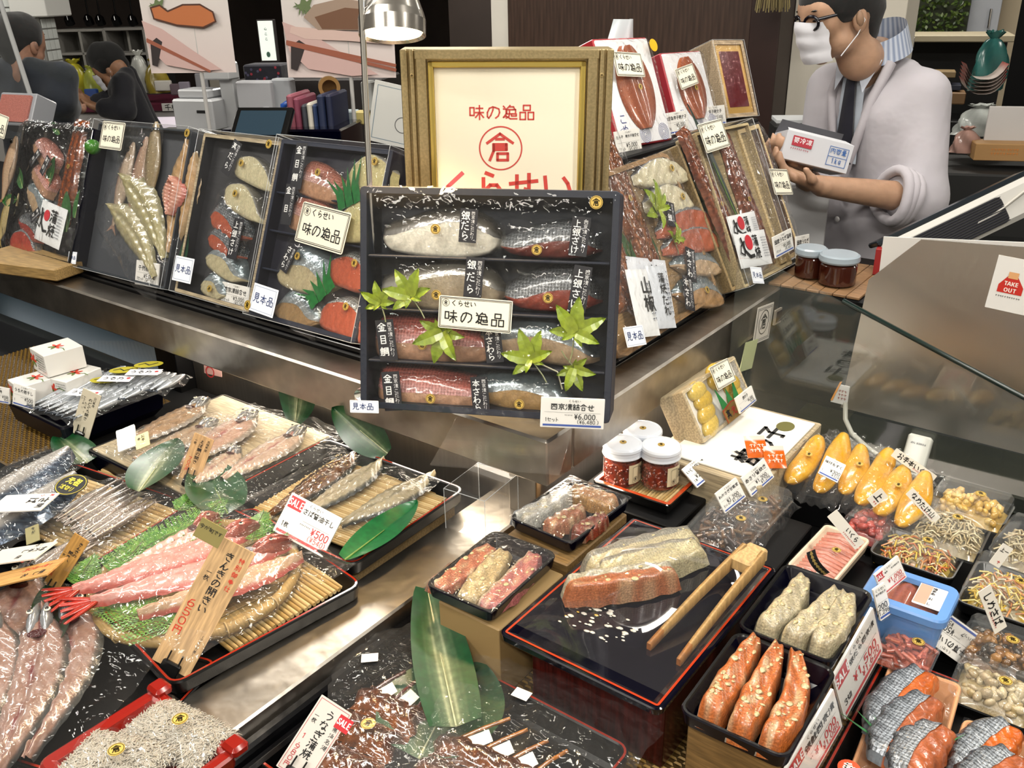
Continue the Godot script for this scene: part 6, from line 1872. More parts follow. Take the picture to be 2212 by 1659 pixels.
# boxed side dish; base colour "" = clear
func dish(label: String,t: Transform3D,w: float,d: float,h: float,base: String,cols: Array,kind: String,n: int,o := {}) -> Node3D:
	var c := thing(o.get("nm","food_pack"),label,"food pack",t,"packed side dishes")
	var g: G
	if base == "":
		g = G.new()
		g.rstack(ID,w,d,.012,[[.008,0],[.004,h*.5],[0,h*.52]],true,false,3)
		part(c,"base",g,M.clear_lid)
	else:
		part(c,"base",tray_mesh(w,d,h*.5,.014,.003,hx(base),hx(base).lightened(.1),.012,.003),M.plastic)
	heap(c,w*.86,d*.84,.004,h*.8,n,cols,kind)
	clear_lid(c,w*.99,d*.99,h*.5,h)
	if o.get("seal",true):
		seal(c,mv(o.get("sx",0.0),h+.001,0.0)*Transform3D(Basis(Vector3.UP,.5)*Basis(Vector3.RIGHT,-PI/2),Vector3.ZERO),.008)
	return c

func right_well() -> void:
	var g: G
	var c: Node3D
	# clear acrylic cube on the steel strip
	c = thing("acrylic_cube","empty clear acrylic cube on the steel strip at the counter corner","cube",xf(-.81,.751,-.972,5),"")
	g = G.new()
	g.box(ID,.078,.074,.098,.001)
	part(c,"cube",g,M.clear)
	g = G.new()
	for s in [[-1,-1],[1,-1],[1,1],[-1,1]]:
		var p := Vector3(s[0]*.039,0,s[1]*.049)
		g.tube([p,p+Vector3(0,.074,0)],.0008,4,WHITE)
		var q := Vector3(s[0]*.039,.074,s[1]*.049)
		g.tube([q,Vector3(-s[0]*.039,.074,s[1]*.049)],.0008,4,WHITE)
		g.tube([q,Vector3(s[0]*.039,.074,-s[1]*.049)],.0008,4,WHITE)
	part(c,"edges",g,M.edge)
	# trays of miso marinated cuts on risers
	riser("tan carton under the two film-wrapped trays, above the woven mat",xf(-.64,.673,-.805,0),.105,.118,.15,M.print,"8a7048")
	riser("brown wooden block under the rear film-wrapped tray",xf(-.655,.673,-.985,0),.12,.118,.17,M.wood,"86683e")
	var q := [xf(-.654,.8,-.803,2.0),.114,.162]
	var t: Transform3D = q[0]
	t.origin.y = .792
	c = foam_tray("black tray of three miso cuts under film, beside the steel strip",t,q[1],q[2],.026,"0c0c0e",M.plastic,"film-wrapped black trays")
	tray_film(c,q[1],q[2],.0265,.012,M.bag)
	var gr := "miso cuts under film"
	lying_cut("orange cut coated in miso, left in the film-wrapped tray by the strip",ly(-.699,.8,-.727,-1.8),.1308,.05,.016,"b5664a","8a6a58",{"miso": .8,"lumps": 22,"sd": 1.0,"group": gr})
	lying_cut("beige miso cut in the middle of the tray by the strip",ly(-.646,.8,-.732,12.0),.13,.048,.017,"b8a478","6b675c",{"miso": .7,"lumps": 14,"sd": 2.0,"skin_w": .1,"group": gr})
	lying_cut("pink miso cut on the right in the tray by the strip",ly(-.616,.8,-.734,7.0),.1465,.048,.017,"b86a68","b09a84",{"miso": .35,"lumps": 10,"sd": 3.0,"bend": .006,"group": gr})
	q = [xf(-.654,.8,-.998,-2.3),.119,.163]
	t = q[0]
	t.origin.y = .792
	c = foam_tray("black tray of mixed fish pieces under shiny film, behind the other film-wrapped tray",t,q[1],q[2],.026,"0c0c0e",M.plastic,"film-wrapped black trays")
	tray_film(c,q[1],q[2],.0265,.014,M.bag)
	lying_cut("white cut with grey skin, left in the rear film-wrapped tray",ly(-.706,.8,-.926,-6.4),.1316,.05,.024,"c9c6bc","8f9294",{"miso": .5,"lumps": 8,"sd": 4.0,"bend": .01,"group": gr})
	lying_cut("peach fish piece at the back of the rear film-wrapped tray",ly(-.602,.8,-1.047,90.5),.0858,.045,.026,"c08a5c","b98a50",{"miso": .3,"lumps": 6,"sd": 5.0,"group": gr})
	lying_cut("orange fish piece at the front of the rear film-wrapped tray",ly(-.654,.8,-.931,-9.7),.0818,.042,.026,"bf7d5c","37342f",{"miso": .5,"lumps": 10,"sd": 6.0,"group": gr})
	lying_cut("dark red fish piece at the right corner of the rear film-wrapped tray",ly(-.613,.8,-.945,-10.2),.0718,.036,.022,"8c3c26","3a2a22",{"miso": .3,"lumps": 10,"sd": 7.0,"group": gr})
	# display tray with tongs
	q = [xf(-.46,.8,-.883,-.4),.233,.339]
	t = q[0]
	var tw: float = q[1]
	var td: float = q[2]
	t.origin.y = .788
	c = thing("lacquer_tray","flat black lacquer tray with a red line, fish cuts and bamboo tongs, in the middle","tray",t,"black lacquered trays with a red rim")
	part(c,"tray",tray_mesh(tw,td,.014,.012,.007,hx("0a0a0d"),hx("0c0c10"),.005,.008),M.lacquer)
	g = G.new()
	g.rstack(ID,tw,td,.01,[[.006,.0146,hx("9c3418")],[.009,.0146,hx("9c3418")]],false,false,4)
	part(c,"rim",g,M.lacquer,"red rim line")
	riser("dark red wooden box under the tongs tray",Transform3D(t.basis,Vector3(t.origin.x+.005,.673,t.origin.z - .01)),tw*.84,.114,td*.82,mat("red_wood","4a1712",{"rough": .3,"tex": nz("fbm",.02,false,.55,1.0),"ts": Vector3(30,2,30),"coat": .4}),"ffffff")
	gr = "cuts on the tongs tray"
	lying_cut("white fish cut with grey skin, back one on the tongs tray",ly(-.554,.8,-.881,-29.4),.1863,.055,.03,"c4b894","8c887c",{"sd": 1.4,"skin_w": .45,"taper": 1.1,"lumps": 8,"group": gr,"miso": .3})
	lying_cut("white fish cut with a clean cut face, right on the tongs tray",ly(-.53,.8,-.876,-32.8),.1678,.05,.032,"c9bf98","8c887c",{"sd": 2.4,"skin_w": .3,"taper": 1.2,"lumps": 5,"group": gr,"miso": .2})
	lying_cut("orange salmon cut with silver skin, front one on the tongs tray",ly(-.548,.8,-.818,-41.6),.1635,.048,.036,"b46a42","a9a490",{"sd": 3.4,"skin_w": .4,"taper": .95,"lumps": 14,"group": gr,"miso": .35})
	c = thing("plastic_sheet","wavy clear sheet with white reflections draped over the tongs tray","sheet",Transform3D(t.basis,Vector3(t.origin.x,.8035,t.origin.z)),"")
	g = G.new()
	g.grid(40,40,func(a,b):
		var x: float = (a - .5)*tw*.95
		var z: float = (.48 - b)*td*.9
		var hmp: float = .036*exp(-pow((a - .45)*3.0,2) - pow((b - .62)*4.2,2))
		return Vector3(x,hmp+.003+.0022*sin(a*7+b*5)*sin(b*9),z),func(_a,_b): return WHITE)
	part(c,"sheet",g,mat("sheet",WHITE,{"alpha": .01,"rough": .03,"spec": .5}))
	g = G.new()
	for i in 60:
		g.ball(Transform3D(Basis.IDENTITY,Vector3(-.491,.797,-.814)+Vector3((rnd(i) - .5)*.1,0,(rnd(i+70) - .5)*.06)),Vector3(.004,.0008,.0025)*(.4+rnd(i+9)),6,4,hx("b7b2a8").lerp(hx("c29a3a"),float(i % 17 == 0)))
	solo("miso_smears","pale smears and miso crumbs on the black tray in front of the salmon cut","crumbs",g,M.lacquer).set_meta("kind","stuff")
	# tongs: handle block and two arms
	var hp := Vector3(-.364,.842,-1.009)
	c = thing("tongs","bamboo tongs resting on the tongs tray with sauce-browned tips","tongs",Transform3D(Basis.IDENTITY,hp),"")
	var t1 := Vector3(-.41,.8,-.804) - hp
	var t2 := Vector3(-.367,.8,-.8) - hp
	for tip: Vector3 in [t1,t2]:
		var side := (t2 - t1).normalized()*(1.0 if tip == t2 else -1.0)
		var st := side*.014
		g = G.new()
		var rings := []
		var cols := []
		for i in 9:
			var u := i/8.0
			var p: Vector3 = (Vector3.ZERO+st).lerp(tip,u)+Vector3(0,.004*sin(u*PI),0)
			var hw := lerpf(.0035,.003,u)
			var hh := lerpf(.01,.0055,u)
			var ax := side.normalized()
			var ring := PackedVector3Array()
			for k in [[-1,-1],[1,-1],[1,1],[-1,1]]:
				ring.append(p+ax*hw*k[0]+Vector3.UP*hh*k[1])
			rings.append(ring)
			cols.append(hx("b9945e").lerp(hx("94561e"),smoothstep(.72,.95,u)))
		g.loft(rings,cols)
		part(c,"arm",g,M.wood_up)
	g = G.new()
	var dirn := (t1+t2).normalized()
	g.box(Transform3D(Basis(Vector3.UP.cross(dirn).normalized(),Vector3.UP,-Vector3.UP.cross(dirn).normalized().cross(Vector3.UP)).orthonormalized(),dirn*.012 - Vector3(0,.01,0)),.03,.02,.05,.003,hx("c0a06c"))
	part(c,"handle",g,M.wood_up)
	# cod and salmon trays right of it
	riser("wooden block under the cod and salmon trays",xf(-.268,.673,-.89,0),.11,.112,.3,M.wood,"8c6c40")
	q = [xf(-.273,.8,-.972,.6),.123,.168]
	t = q[0]
	t.origin.y = .786
	c = foam_tray("black tray of three pale cod cuts in miso",t,q[1],q[2],.028,"0b0b0d",M.plastic,"open black trays")
	for k in [[ly(-.301,.8,-.895,-1.1),.1355,"left pale cod cut of three in the black tray",1.0],[ly(-.269,.8,-.897,-7.7),.1339,"middle pale cod cut of three in the black tray",2.2],[ly(-.235,.8,-.901,1.9),.1289,"right pale cod cut of three in the black tray",3.1]]:
		lying_cut(k[2],k[0],k[1],.043,.03,"beb292","58564c",{"miso": .8,"lumps": 26,"skin_w": .1,"sd": k[3],"group": "cod cuts in the black tray","bend": .006})
	q = [xf(-.265,.8,-.8,1.2),.127,.166]
	t = q[0]
	t.origin.y = .786
	c = foam_tray("black tray of three orange salmon cuts with miso",t,q[1],q[2],.028,"0b0b0d",M.plastic,"open black trays")
	for k in [[ly(-.292,.8,-.719,2.8),.1572,"left orange salmon cut of three with miso lumps",1.0,0.0],[ly(-.256,.8,-.718,6.1),.1634,"middle orange salmon cut of three with miso lumps",2.0,.002],[ly(-.223,.8,-.72,11.5),.1625,"right curved orange salmon cut of three with miso lumps",3.0,.014]]:
		lying_cut(k[2],k[0],k[1],.042,.034,"cc6e30","a89c8c",{"miso": .55,"lumps": 34,"skin_w": .08,"sd": k[3],"bend": k[4],"taper": .55,"group": "salmon cuts in the black tray"})
	price_card("large sale card standing between the cod tray and the pink trays",fx(-.192,.724,-.983,82,6,23.0),.1119,.0939,{"name": "銀だら西京漬","unit": "3切","price": "¥1,500","tax": "¥1,620","sale": true})
	price_card("large sale card standing beside the salmon cuts, cut by the bottom edge",fx(-.19,.733,-.813,82,6,20.4),.112,.0734,{"name": "銀鮭西京漬","unit": "3切","price": "¥1,000","tax": "¥1,080","sale": true})
	# eel bags
	t = xf(-.572,.673,-.592,0)
	c = red_rim_tray("wide black tray with a red rim holding the skewered eel bags",t,.372,.285,.034,.02)
	blade_leaf("broad striped leaf rising from the eel tray past the film-wrapped tray",ly(-.564,.735,-.612,49.7),.2443,.085,{"stripe": 1.0,"arch": .12,"tip": .6})
	blade_leaf("broad green leaf lying under the two eel bags",ly(-.587,.706,-.568,19.2),.168,.17,{"stripe": .3,"tip": .3})
	var ek := [[ly(-.654,.712,-.478,6.2),.1319,.1,"left",Vector3(-.66,.722,-.592),3,[Vector3(-.68,.735,-.647),Vector3(-.656,.735,-.651),Vector3(-.632,.735,-.657)],"4e240c","84481a",0.0],[ly(-.494,.712,-.508,8.8),.1087,.15,"right",Vector3(-.499,.722,-.596),4,[Vector3(-.519,.735,-.661),Vector3(-.491,.735,-.659),Vector3(-.461,.735,-.659),Vector3(-.434,.735,-.66)],"46200a","7a4216",0.0]]
	for k: Array in ek:
		var et: Transform3D = k[0]
		var EL: float = k[1]
		var EW: float = k[2]
		c = thing("skewered_eel","glossy brown skewered eel in the %s bag on the eel tray" % k[3],"fish",et,"skewered eels")
		for fi in 3:
			g = G.new()
			g.grid(16,30,func(a,b):
				var s: float = 2*a - 1
				return Vector3(s*EW*.5+.004*sin(b*9),(fi+b)*EL/2.7,.016*pow(maxf(0,sin(PI*clampf(b,.02,.98))),.45)*(1 - pow(absf(s),8))+.0016*sin(s*15+b*5)+.0008*sin(s*70)),func(a,b): return hx(k[7]).lerp(hx(k[8]),clampf(.5+.5*sin(b*6.0+1.0)+.35*wob(Vector3(a*5,b*4,fi),3.0),0,1)))
			part(c,"fillet",g,M.glaze)
		var inv := et.affine_inverse()
		for i in k[5]:
			var tipp: Vector3 = inv*(k[6][i] as Vector3)
			var rootp := Vector3(lerpf(-.36,.36,float(i)/(k[5] - 1))*EW,EL*.95,.008)
			g = G.new()
			g.tube([rootp,(rootp+tipp)*.5+Vector3(0,0,.002),tipp],.0026,7,hx("5a2410") if k[3] == "left" else hx("a8641c"))
			part(c,"skewer",g,M.glaze)
			g = G.new()
			var dd := tipp - rootp
			var side := Vector3(-dd.y,dd.x,0).normalized()*.011
			if i < k[5] - 1:
				g.quad(rootp+dd*.1 - side*.2,rootp+dd*.12 - side*2.2,rootp+dd*.62 - side*2.1,rootp+dd*.62 - side*.3,hx("d6cdc4"))
				part(c,"paper_tab",g,M.print)
		seal(c,mv(.01,EL*.55,.026),.009)
	for k in [[Transform3D(Basis(Vector3.UP,.75),Vector3(-.663,.722,-.605)),.17,.3,"clear bag with bright creases around the left skewered eel"],[Transform3D(Basis(Vector3.UP,.1),Vector3(-.484,.73,-.64)),.27,.24,"clear bag around the right skewered eel"]]:
		c = thing("plastic_bag",k[3],"bag",k[0],"clear bags on the eel tray")
		bag(c,k[1],k[2],.022,M.bag,k[1]*40)
		g = G.new()
		g.rect(Transform3D(Basis(Vector3.RIGHT,-PI/2),Vector3(-.03,.026,-k[2]*.2)),-.011,-.008,.011,.008,hx("dcd6d0"),0)
		part(c,"white_patch",g,M.print)
	brush_tag("white eel tag framed in red with a sale square, at the bottom edge",fx(-.685,.715,-.456,40,28,-35.2),.0427,.0956,"d6cfc6",[["静岡県浜名湖",.84,.93,.16,INK,.08,1.15],["うなぎ蒲焼",.52,.9,.29,INK,.1,1.02],["一枚",.2,.8,.15,INK,.09],["1,980円",.2,.52,.17,hx("c2343c"),.1]],{"wood": false,"frame": hx("b83a40"),"sale": [.24,.76,.42],"kind": "paper_tag"})
	price_card("corner of a black bottomed pack's card at the bottom edge",fx(-.323,.7,-.691,20,30,-3.4),.0372,.0256,{"name": "干物"})
	jars_and_roe()
	side_dishes()
	end_glass()

func jars_and_roe() -> void:
	riser("low black stand under the jar tray",xf(-.648,.673,-1.275,0),.2,.068,.26,M.black,"0c0c0c")
	var q := [xf(-.647,.765,-1.26,.3),.149,.183]
	var t: Transform3D = q[0]
	t.origin.y = .742
	var c := thing("lacquer_tray","small orange-red edged black tray carrying three jars","tray",t,"")
	part(c,"tray",tray_mesh(q[1],q[2],.022,.006,.004,hx("0a0a0b"),hx("a03818"),.006,.004),M.lacquer)
	var g := G.new()
	g.rstack(ID,q[1],q[2],.006,[[.0005,.0225,hx("a03818")],[.0075,.0225,hx("a03818")],[.0095,.012,hx("9a3214")]],false,false,2)
	part(c,"rim",g,M.lacquer,"orange-red rim")
	slat_mat("bamboo mat under the three jars",Transform3D(t.basis*Basis(Vector3.UP,PI/2),t.origin+Vector3(0,.006,0)),q[2]*.8,q[1]*.84,22)
	for k in [[Vector3(-.684,.765,-1.206),"white lidded jar of salmon roe, front left on the jar tray"],[Vector3(-.626,.765,-1.235),"white lidded jar of salmon roe, front right beside the price card"],[Vector3(-.683,.765,-1.273),"jar of red salmon roe behind the two others under the steel edge"]]:
		var p: Vector3 = k[0]
		p.y = .7545
		c = thing("roe_jar",k[1],"jar",Transform3D(Basis(Vector3.UP,.62),p),"jars of salmon roe")
		g = G.new()
		g.lathe(ID,[Vector2(.026,.003),Vector2(.0295,.006),Vector2(.03,.04),Vector2(.028,.05),Vector2(.02,.052)],24,hx("8a2c12"))
		for i in 160:
			var a := rnd(i)*TAU
			g.ball(mv(cos(a)*.0292,.007+.04*rnd(i+300),sin(a)*.0292),Vector3.ONE*.0027,6,5,hx("a83a14").lerp(hx("7c2410"),rnd(i+50)))
		part(c,"roe",g,M.glaze).set_meta("kind","stuff")
		g = G.new()
		g.lathe(ID,[Vector2(.027,0),Vector2(.0325,.003),Vector2(.0335,.008),Vector2(.0335,.05),Vector2(.031,.058),Vector2(.031,.062)],28)
		part(c,"glass",g,M.clear)
		g = G.new()
		g.lathe(ID,[Vector2(.034,.058),Vector2(.0355,.06),Vector2(.0345,.064),Vector2(.0345,.07),Vector2(.0352,.072),Vector2(.0345,.076),Vector2(.032,.079),Vector2(.029,.0795),Vector2(.0285,.0785)],32,hx("cfd4dc"))
		part(c,"lid",g,M.plastic)
		seal(c,mv(0,.0792,0)*Transform3D(Basis(Vector3.RIGHT,-PI/2),Vector3.ZERO),.006)
		g = G.new()
		g.grid(8,1,func(a,b): return Vector3(sin(.25+a*.9)*.0339,.014+b*.036,cos(.25+a*.9)*.0339),func(_a,_b): return hx("cdbf9c"))
		var lt := Transform3D(Basis(Vector3.UP,.7),Vector3(sin(.7)*.0342,.014,cos(.7)*.0342))
		g.line(lt,[Vector2(-.009,.003),Vector2(.004,.003),Vector2(.004,.032),Vector2(-.009,.032),Vector2(-.009,.003)],.0006,INK)
		g.circ(lt,-.0025,.009,.0045,.0006,INK)
		txt(g,lt,"倉",-.0055,.012,.006,INK,.1)
		txt(g,lt,"醤油漬",.006,.032,.006,INK,.1,true)
		part(c,"label",g,M.print)
	price_card("price card of salmon roe leaning on the right edge of the jar tray",fx(-.551,.775,-1.264,60,50,21.1),.0494,.0408,{"name": "いくら醤油漬","unit": "1本","price": "¥2,500.","tax": "¥2,700."})
	# box of herring roe, its flat lidded twin below
	c = thing("wooden_box","flat pale wooden box with a white lettered lid under the leaning roe box","box",xf(-.558,.673,-1.405,0),"")
	g = G.new()
	g.box(ID,.205,.121,.29,.002,hx("b9a888"))
	part(c,"box",g,M.wood)
	g = G.new()
	g.box(mv(.01,.1212,0.0),.17,.004,.26,.001,hx("d9d8d4"))
	part(c,"lid",g,M.card)
	g = G.new()
	var lt := Transform3D(Basis(Vector3.UP,PI*.5)*Basis(Vector3.RIGHT,-PI/2),Vector3(.05,.1256,.05))
	txt(g,lt,"数の子",-.04,.03,.055,INK,.12)
	txt(g,lt,"しみじみ",-.06,-.025,.013,INK,.1,false,1.6)
	part(c,"lettering",g,M.print)
	var st := Transform3D(Basis(Vector3.UP,PI*.5)*Basis(Vector3.RIGHT,-PI/2),Vector3(.055,.1256,-.085))
	g = G.new()
	g.slab(st,oval(.042,.032),0,.0006,hx("6d6a3c"))
	part(c,"oval_seal",g,M.seal)
	var a := [fx(-.592,.8,-1.446,90,30,-1.1),.2193,.1022]
	t = a[0]
	var w: float = a[1]
	var h: float = a[2]
	c = thing("roe_box","open pale wooden box of yellow herring roe leaning under the right steel edge","gift box",t,"")
	box_tray(c,w,h,.055,.007,"c3b290","d8d4cc",M.wood)
	g = G.new()
	g.slab(ID,rrect(w*.93,h*.93,.003,h*.035),-.012,-.01,hx("dedcd6"))
	part(c,"tray",g,M.plastic)
	for k in [[-.27,.17,20,"lowest left"],[-.25,.4,10,"second from below on the left"],[-.22,.63,0,"third from below on the left"],[-.25,.83,-5,"top left"],[.1,.78,-10,"under the cream sticker"],[.3,.55,0,"middle right"],[.28,.33,10,"above the price card"],[.12,.92,0,"top middle"]]:
		var r := thing("herring_roe","plump yellow herring roe piece in the leaning box, %s" % k[3],"fish roe",t*mv(k[0]*w,k[1]*h,-.006)*xf(0,0,0,0,0,k[2]),"herring roe in the leaning box")
		g = G.new()
		g.ball(ID,Vector3(.03,.019,.012),16,10,hx("c9a63c").lerp(hx("d8bc60"),rnd(int(k[2]+60))))
		part(r,"roe",g,M.flesh)
	g = G.new()
	for i in 3:
		var x := (i - 1)*.024+.012
		g.slab(mv(0,0,.01),PackedVector2Array([Vector2(x - .012,h*.3),Vector2(x+.012,h*.3),Vector2(x+(i - 1)*.012,h*(.72 if i != 1 else .62))]),0,.0006,hx("1f6a34"))
	g.slab(mv(0,0,.0108),PackedVector2Array([Vector2(-.028,h*.04),Vector2(.046,h*.04),Vector2(.05,h*.3),Vector2(.012,h*.37),Vector2(-.03,h*.3)]),0,.0006,hx("7a5c28"))
	g.line(mv(0,0,.0108),[Vector2(-.026,h*.06),Vector2(-.028,h*.29),Vector2(.012,h*.355),Vector2(.048,h*.29),Vector2(.044,h*.06)],.0022,hx("8c2a1e"),.001)
	txt(g,mv(0,0,.0108),"真",-.022,h*.27,.018,INK,.12,false,1.0,.001)
	txt(g,mv(0,0,.0108),"元",.001,h*.28,.018,hx("b02a2a"),.12,false,1.0,.001)
	txt(g,mv(0,0,.0108),"心",.024,h*.27,.018,INK,.12,false,1.0,.001)
	part(c,"paper_band",g,M.print)
	front_film(c,w,h,.006,.0006,2.0,M.film)
	house_sticker(c,on(Vector2(.0172,.0658),Vector2(.0192,.1014),.014),.075,.046)
	price_card("price card at the lower right corner of the leaning herring roe box",fx(-.565,.834,-1.459,88,24,1.2),.0677,.0305,{"name": "数の子","unit": "1箱","price": "¥6,000.","tax": "¥6,480."})
	for k in [[xf(-.488,.81,-1.327,9.6),.022,.086,"orange sauce pouch standing nearest the lettered lid"],[xf(-.455,.8,-1.327,6.5),.032,.063,"orange sauce pouch leaning beside the yellow roe bags"]]:
		c = thing("orange_pouch",k[3],"pouch",(k[0] as Transform3D)*xf(0,0.0,0,30,-35),"orange sauce pouches")
		g = G.new()
		g.grid(10,12,func(p,q2): return Vector3((p - .5)*.036,q2*.04,.006*sin(PI*p)*sin(PI*q2) - .015*q2),func(_p,q2): return hx("b8561a") if q2 < .78 else hx("c0b0a8"))
		part(c,"pouch",g,M.plastic)
		g = G.new()
		smallprint(g,xf(0,0,.006,0,-18),-.013,.008,.013,.026,2,hx("d0c0b0"))
		part(c,"print",g,M.print)

func side_dishes() -> void:
	var c: Node3D
	var g: G
	var q: Array
	# bags of yellow roe
	riser("black stand under the yellow roe bags",xf(-.36,.673,-1.47,8),.24,.06,.15,M.black,"0c0c0c")
	var yr := [[ly(-.441,.8,-1.355,-1.6),.1247,"far left"],[ly(-.389,.8,-1.353,4.7),.1487,"second"],[ly(-.353,.8,-1.373,6.2),.1191,"third"],[ly(-.321,.8,-1.355,-.6),.1378,"fourth"],[ly(-.286,.8,-1.341,-1.2),.1169,"fifth"],[ly(-.249,.8,-1.325,-.5),.1261,"last"]]
	for i in 6:
		var k: Array = yr[i]
		var L: float = k[1]
		var ct: Transform3D = k[0]
		ct.origin.y = .745
		ct = ct*xf(0,0,0,0,14)
		c = thing("yellow_roe","bagged yellow roe lobe, %s from the left in the row by the glass" % k[2],"fish roe",ct,"bagged yellow roe")
		g = G.new()
		g.grid(18,22,func(a,b):
			var an: float = TAU*a
			var r := .0235*pow(maxf(0,sin(PI*b)),.42)*lerpf(1.0,.82,b)*(1+.06*sin(b*9+i*2))
			return Vector3(cos(an)*r+.006*sin(b*PI),b*L*1.15,.02+sin(an)*r*.8),func(a,b): return hx("c98f1c").lerp(hx("d8a62c"),.5+.5*sin(a*12+b*5)),true)
		part(c,"roe",g,M.flesh)
		g = G.new()
		g.grid(14,16,func(a,b): return Vector3((a - .5)*.066,-.012+b*(L+.06),.046*pow(sin(PI*a),.6)*pow(sin(PI*clampf(b*1.25,0,1)),.5)+.004*sin(a*25+b*21+i)),func(_a,_b): return WHITE)
		part(c,"plastic_bag",g,M.bag)
		if i % 2 == 0:
			seal(c,mv(.012,L*.5,.042),.006)
	price_card("price card of 300 yen on the yellow roe bags",fx(-.374,.8,-1.344,30,45,-26.9),.0341,.0347,{"name": "味付もずく","unit": "1個","price": "¥300","tax": "¥324"})
	# small fish in clear boxes
	for k in [[xf(-.474,.765,-1.184,2.1),.103,.141,"clear pack of dark simmered fish, nearest the tongs tray","3a2412"],[xf(-.469,.765,-1.26,-1.4),.104,.132,"clear pack of dark simmered clams, under the two leaning price cards","3c2c22"]]:
		c = dish(k[3],(k[0] as Transform3D).translated(Vector3(0,-.093+.062,0)),k[1],k[2],.04,"",[k[4],"5a3a1c","6a4a28","2c1a10"],"rod",90,{"sx": .02})
		bag(c,k[1]*1.15,k[2]*1.15,.046,M.bag,k[1]*33)
	riser("black stand under the two clear packs of simmered food",xf(-.455,.673,-1.19,0),.16,.058,.22,M.black,"0c0c0c")
	price_card("price card of 1,200 yen, left of two leaning on the simmered packs",fx(-.471,.785,-1.201,62,20,21.1),.0473,.0377,{"name": "わかさぎ甘露煮","unit": "1パック","price": "¥1,200.","tax": "¥1,296."})
	price_card("price card of 100 g clams, right of two leaning on the simmered packs",fx(-.455,.79,-1.272,62,20,23.6),.0549,.0383,{"name": "あさり醤炊き","unit": "100g","price": "¥1,200.","tax": "¥1,296."})
	# dishes, front to back
	for k in [[xf(-.297,.745,-1.352,-5.3),.069,.096,.045,"",["a03028","8c2420","b84438"],"chunk",90,"red chopped roe in a clear dome pack before the yellow roe bags"],[xf(-.214,.735,-1.322,-2.0),.126,.097,.05,"101012",["c9a52c","d8c070","c8834a","d5c8a8","b85a1c"],"strand",220,"black boat pack of yellow and orange shredded salad"],[xf(-.187,.76,-1.377,-.2),.114,.105,.048,"",["b8a882","c6b894","a8946a"],"strand",220,"clear pack of pale grated food with a black garnish"],[xf(-.17,.78,-1.441,-2.7),.116,.079,.045,"",["c9a24a","d0ac58","bd953e"],"chunk",100,"clear pack of yellow slices with a printed band"],[xf(-.071,.76,-1.395,-7.3),.097,.114,.048,"",["b8a882","c6b894","a8946a"],"strand",140,"second clear pack of pale grated food at the right edge"],[xf(-.079,.735,-1.288,-1.5),.117,.13,.05,"101012",["c9a52c","d8c070","c8834a","d5c8a8"],"strand",180,"black boat pack of yellow shredded salad at the right edge"],[xf(-.065,.73,-1.163,1.0),.099,.09,.04,"",["5a3a12","7c5220","94682c","2c2014"],"chunk",120,"clear pack of brown simmered food at the right edge"],[xf(-.058,.72,-1.091,.4),.099,.084,.036,"",["b0a080","c0b08c","a08c60"],"chunk",80,"clear pack of whitish shellfish under the leaning card"],[xf(-.165,.735,-1.085,0.0),.072,.08,.036,"",["a85440","b86450","984836"],"rod",60,"clear pack of pinkish cod roe before the blue tub"]]:
		var tt: Transform3D = k[0]
		tt.origin.y -= .03
		dish(k[8],tt,k[1],k[2],k[3],k[4],k[5],k[6],k[7],{"sx": .01})
	riser("black step under the salad packs at the right",xf(-.14,.673,-1.29,0),.32,.03,.28,M.black,"0c0c0c")
	# pink sashimi rows
	q = [xf(-.322,.74,-1.223,-3.4),.075,.149]
	c = foam_tray("pale foam tray of pink roe rows with a black arched label",(q[0] as Transform3D).translated(Vector3(0,-.028,0)),q[1],q[2],.03,"c8b49c",M.plastic,"foam trays on the right")
	g = G.new()
	for i in 13:
		var z: float = (i/12.0 - .5)*q[2]*.84
		g.tube([Vector3(-q[1]*.42,.018,z),Vector3(0,.026,z+.004),Vector3(q[1]*.42,.018,z)],[.004,.0066,.004],7,hx("bb6650").lerp(hx("c98a76"),rnd(i)))
	part(c,"roe_rows",g,M.flesh)
	tray_film(c,q[1],q[2],.031,.005)
	seal(c,mv(.01,.038,0)*xf(0,0,0,0,-90),.007)
	# blue tub
	q = [xf(-.185,.775,-1.141,.2),.113,.093]
	c = thing("blue_tub","sky blue lidded tub of cod roe with a printed white label, behind the sale card","tub",(q[0] as Transform3D).translated(Vector3(0,-.068,0)),"")
	var bl := hx("5d86bd")
	g = G.new()
	g.rstack(ID,q[1],q[2],.016,[[.01,0,bl],[.004,.055,bl],[0,.056,bl],[0,.066,bl],[.002,.069,bl],[.014,.069,bl],[.016,.062,bl]],true,false,4)
	part(c,"tub",g,M.plastic)
	g = G.new()
	g.grid(14,14,func(a,b): return Vector3((a - .5)*q[1]*.82,.058+.004*sin(a*19),(.5 - b)*q[2]*.8),func(a,_b): return hx("8a4a38").lerp(hx("a8604a"),.5+.5*sin(a*40)))
	part(c,"roe",g,M.flesh)
	g = G.new()
	g.quad(Vector3(-q[1]*.44,.066,q[2]*.43),Vector3(q[1]*.44,.066,q[2]*.43),Vector3(q[1]*.44,.066,-q[2]*.43),Vector3(-q[1]*.44,.066,-q[2]*.43))
	part(c,"window",g,M.clear)
	g = G.new()
	var lt := Transform3D(Basis(Vector3.RIGHT,-PI/2),Vector3(q[1]*.24,.067,q[2]*.22))
	g.slab(lt,rrect(.042,.055,.002),0,.0006,hx("d8d4d4"))
	g.rect(lt,-.02,.004,-.004,.052,hx("c8907c"),.0008)
	txt(g,lt,"博多あごおとし",-.004,.05,.0065,INK,.12,true,1.0,.001)
	part(c,"label",g,M.print)
	price_card("sale card of 1,000 yen leaning on the blue tub",fx(-.203,.785,-1.127,60,14,22.1),.0458,.038,{"name": "博多熟成辛子明太子","unit": "1箱","price": "¥1,000","tax": "¥1,080","sale": true})
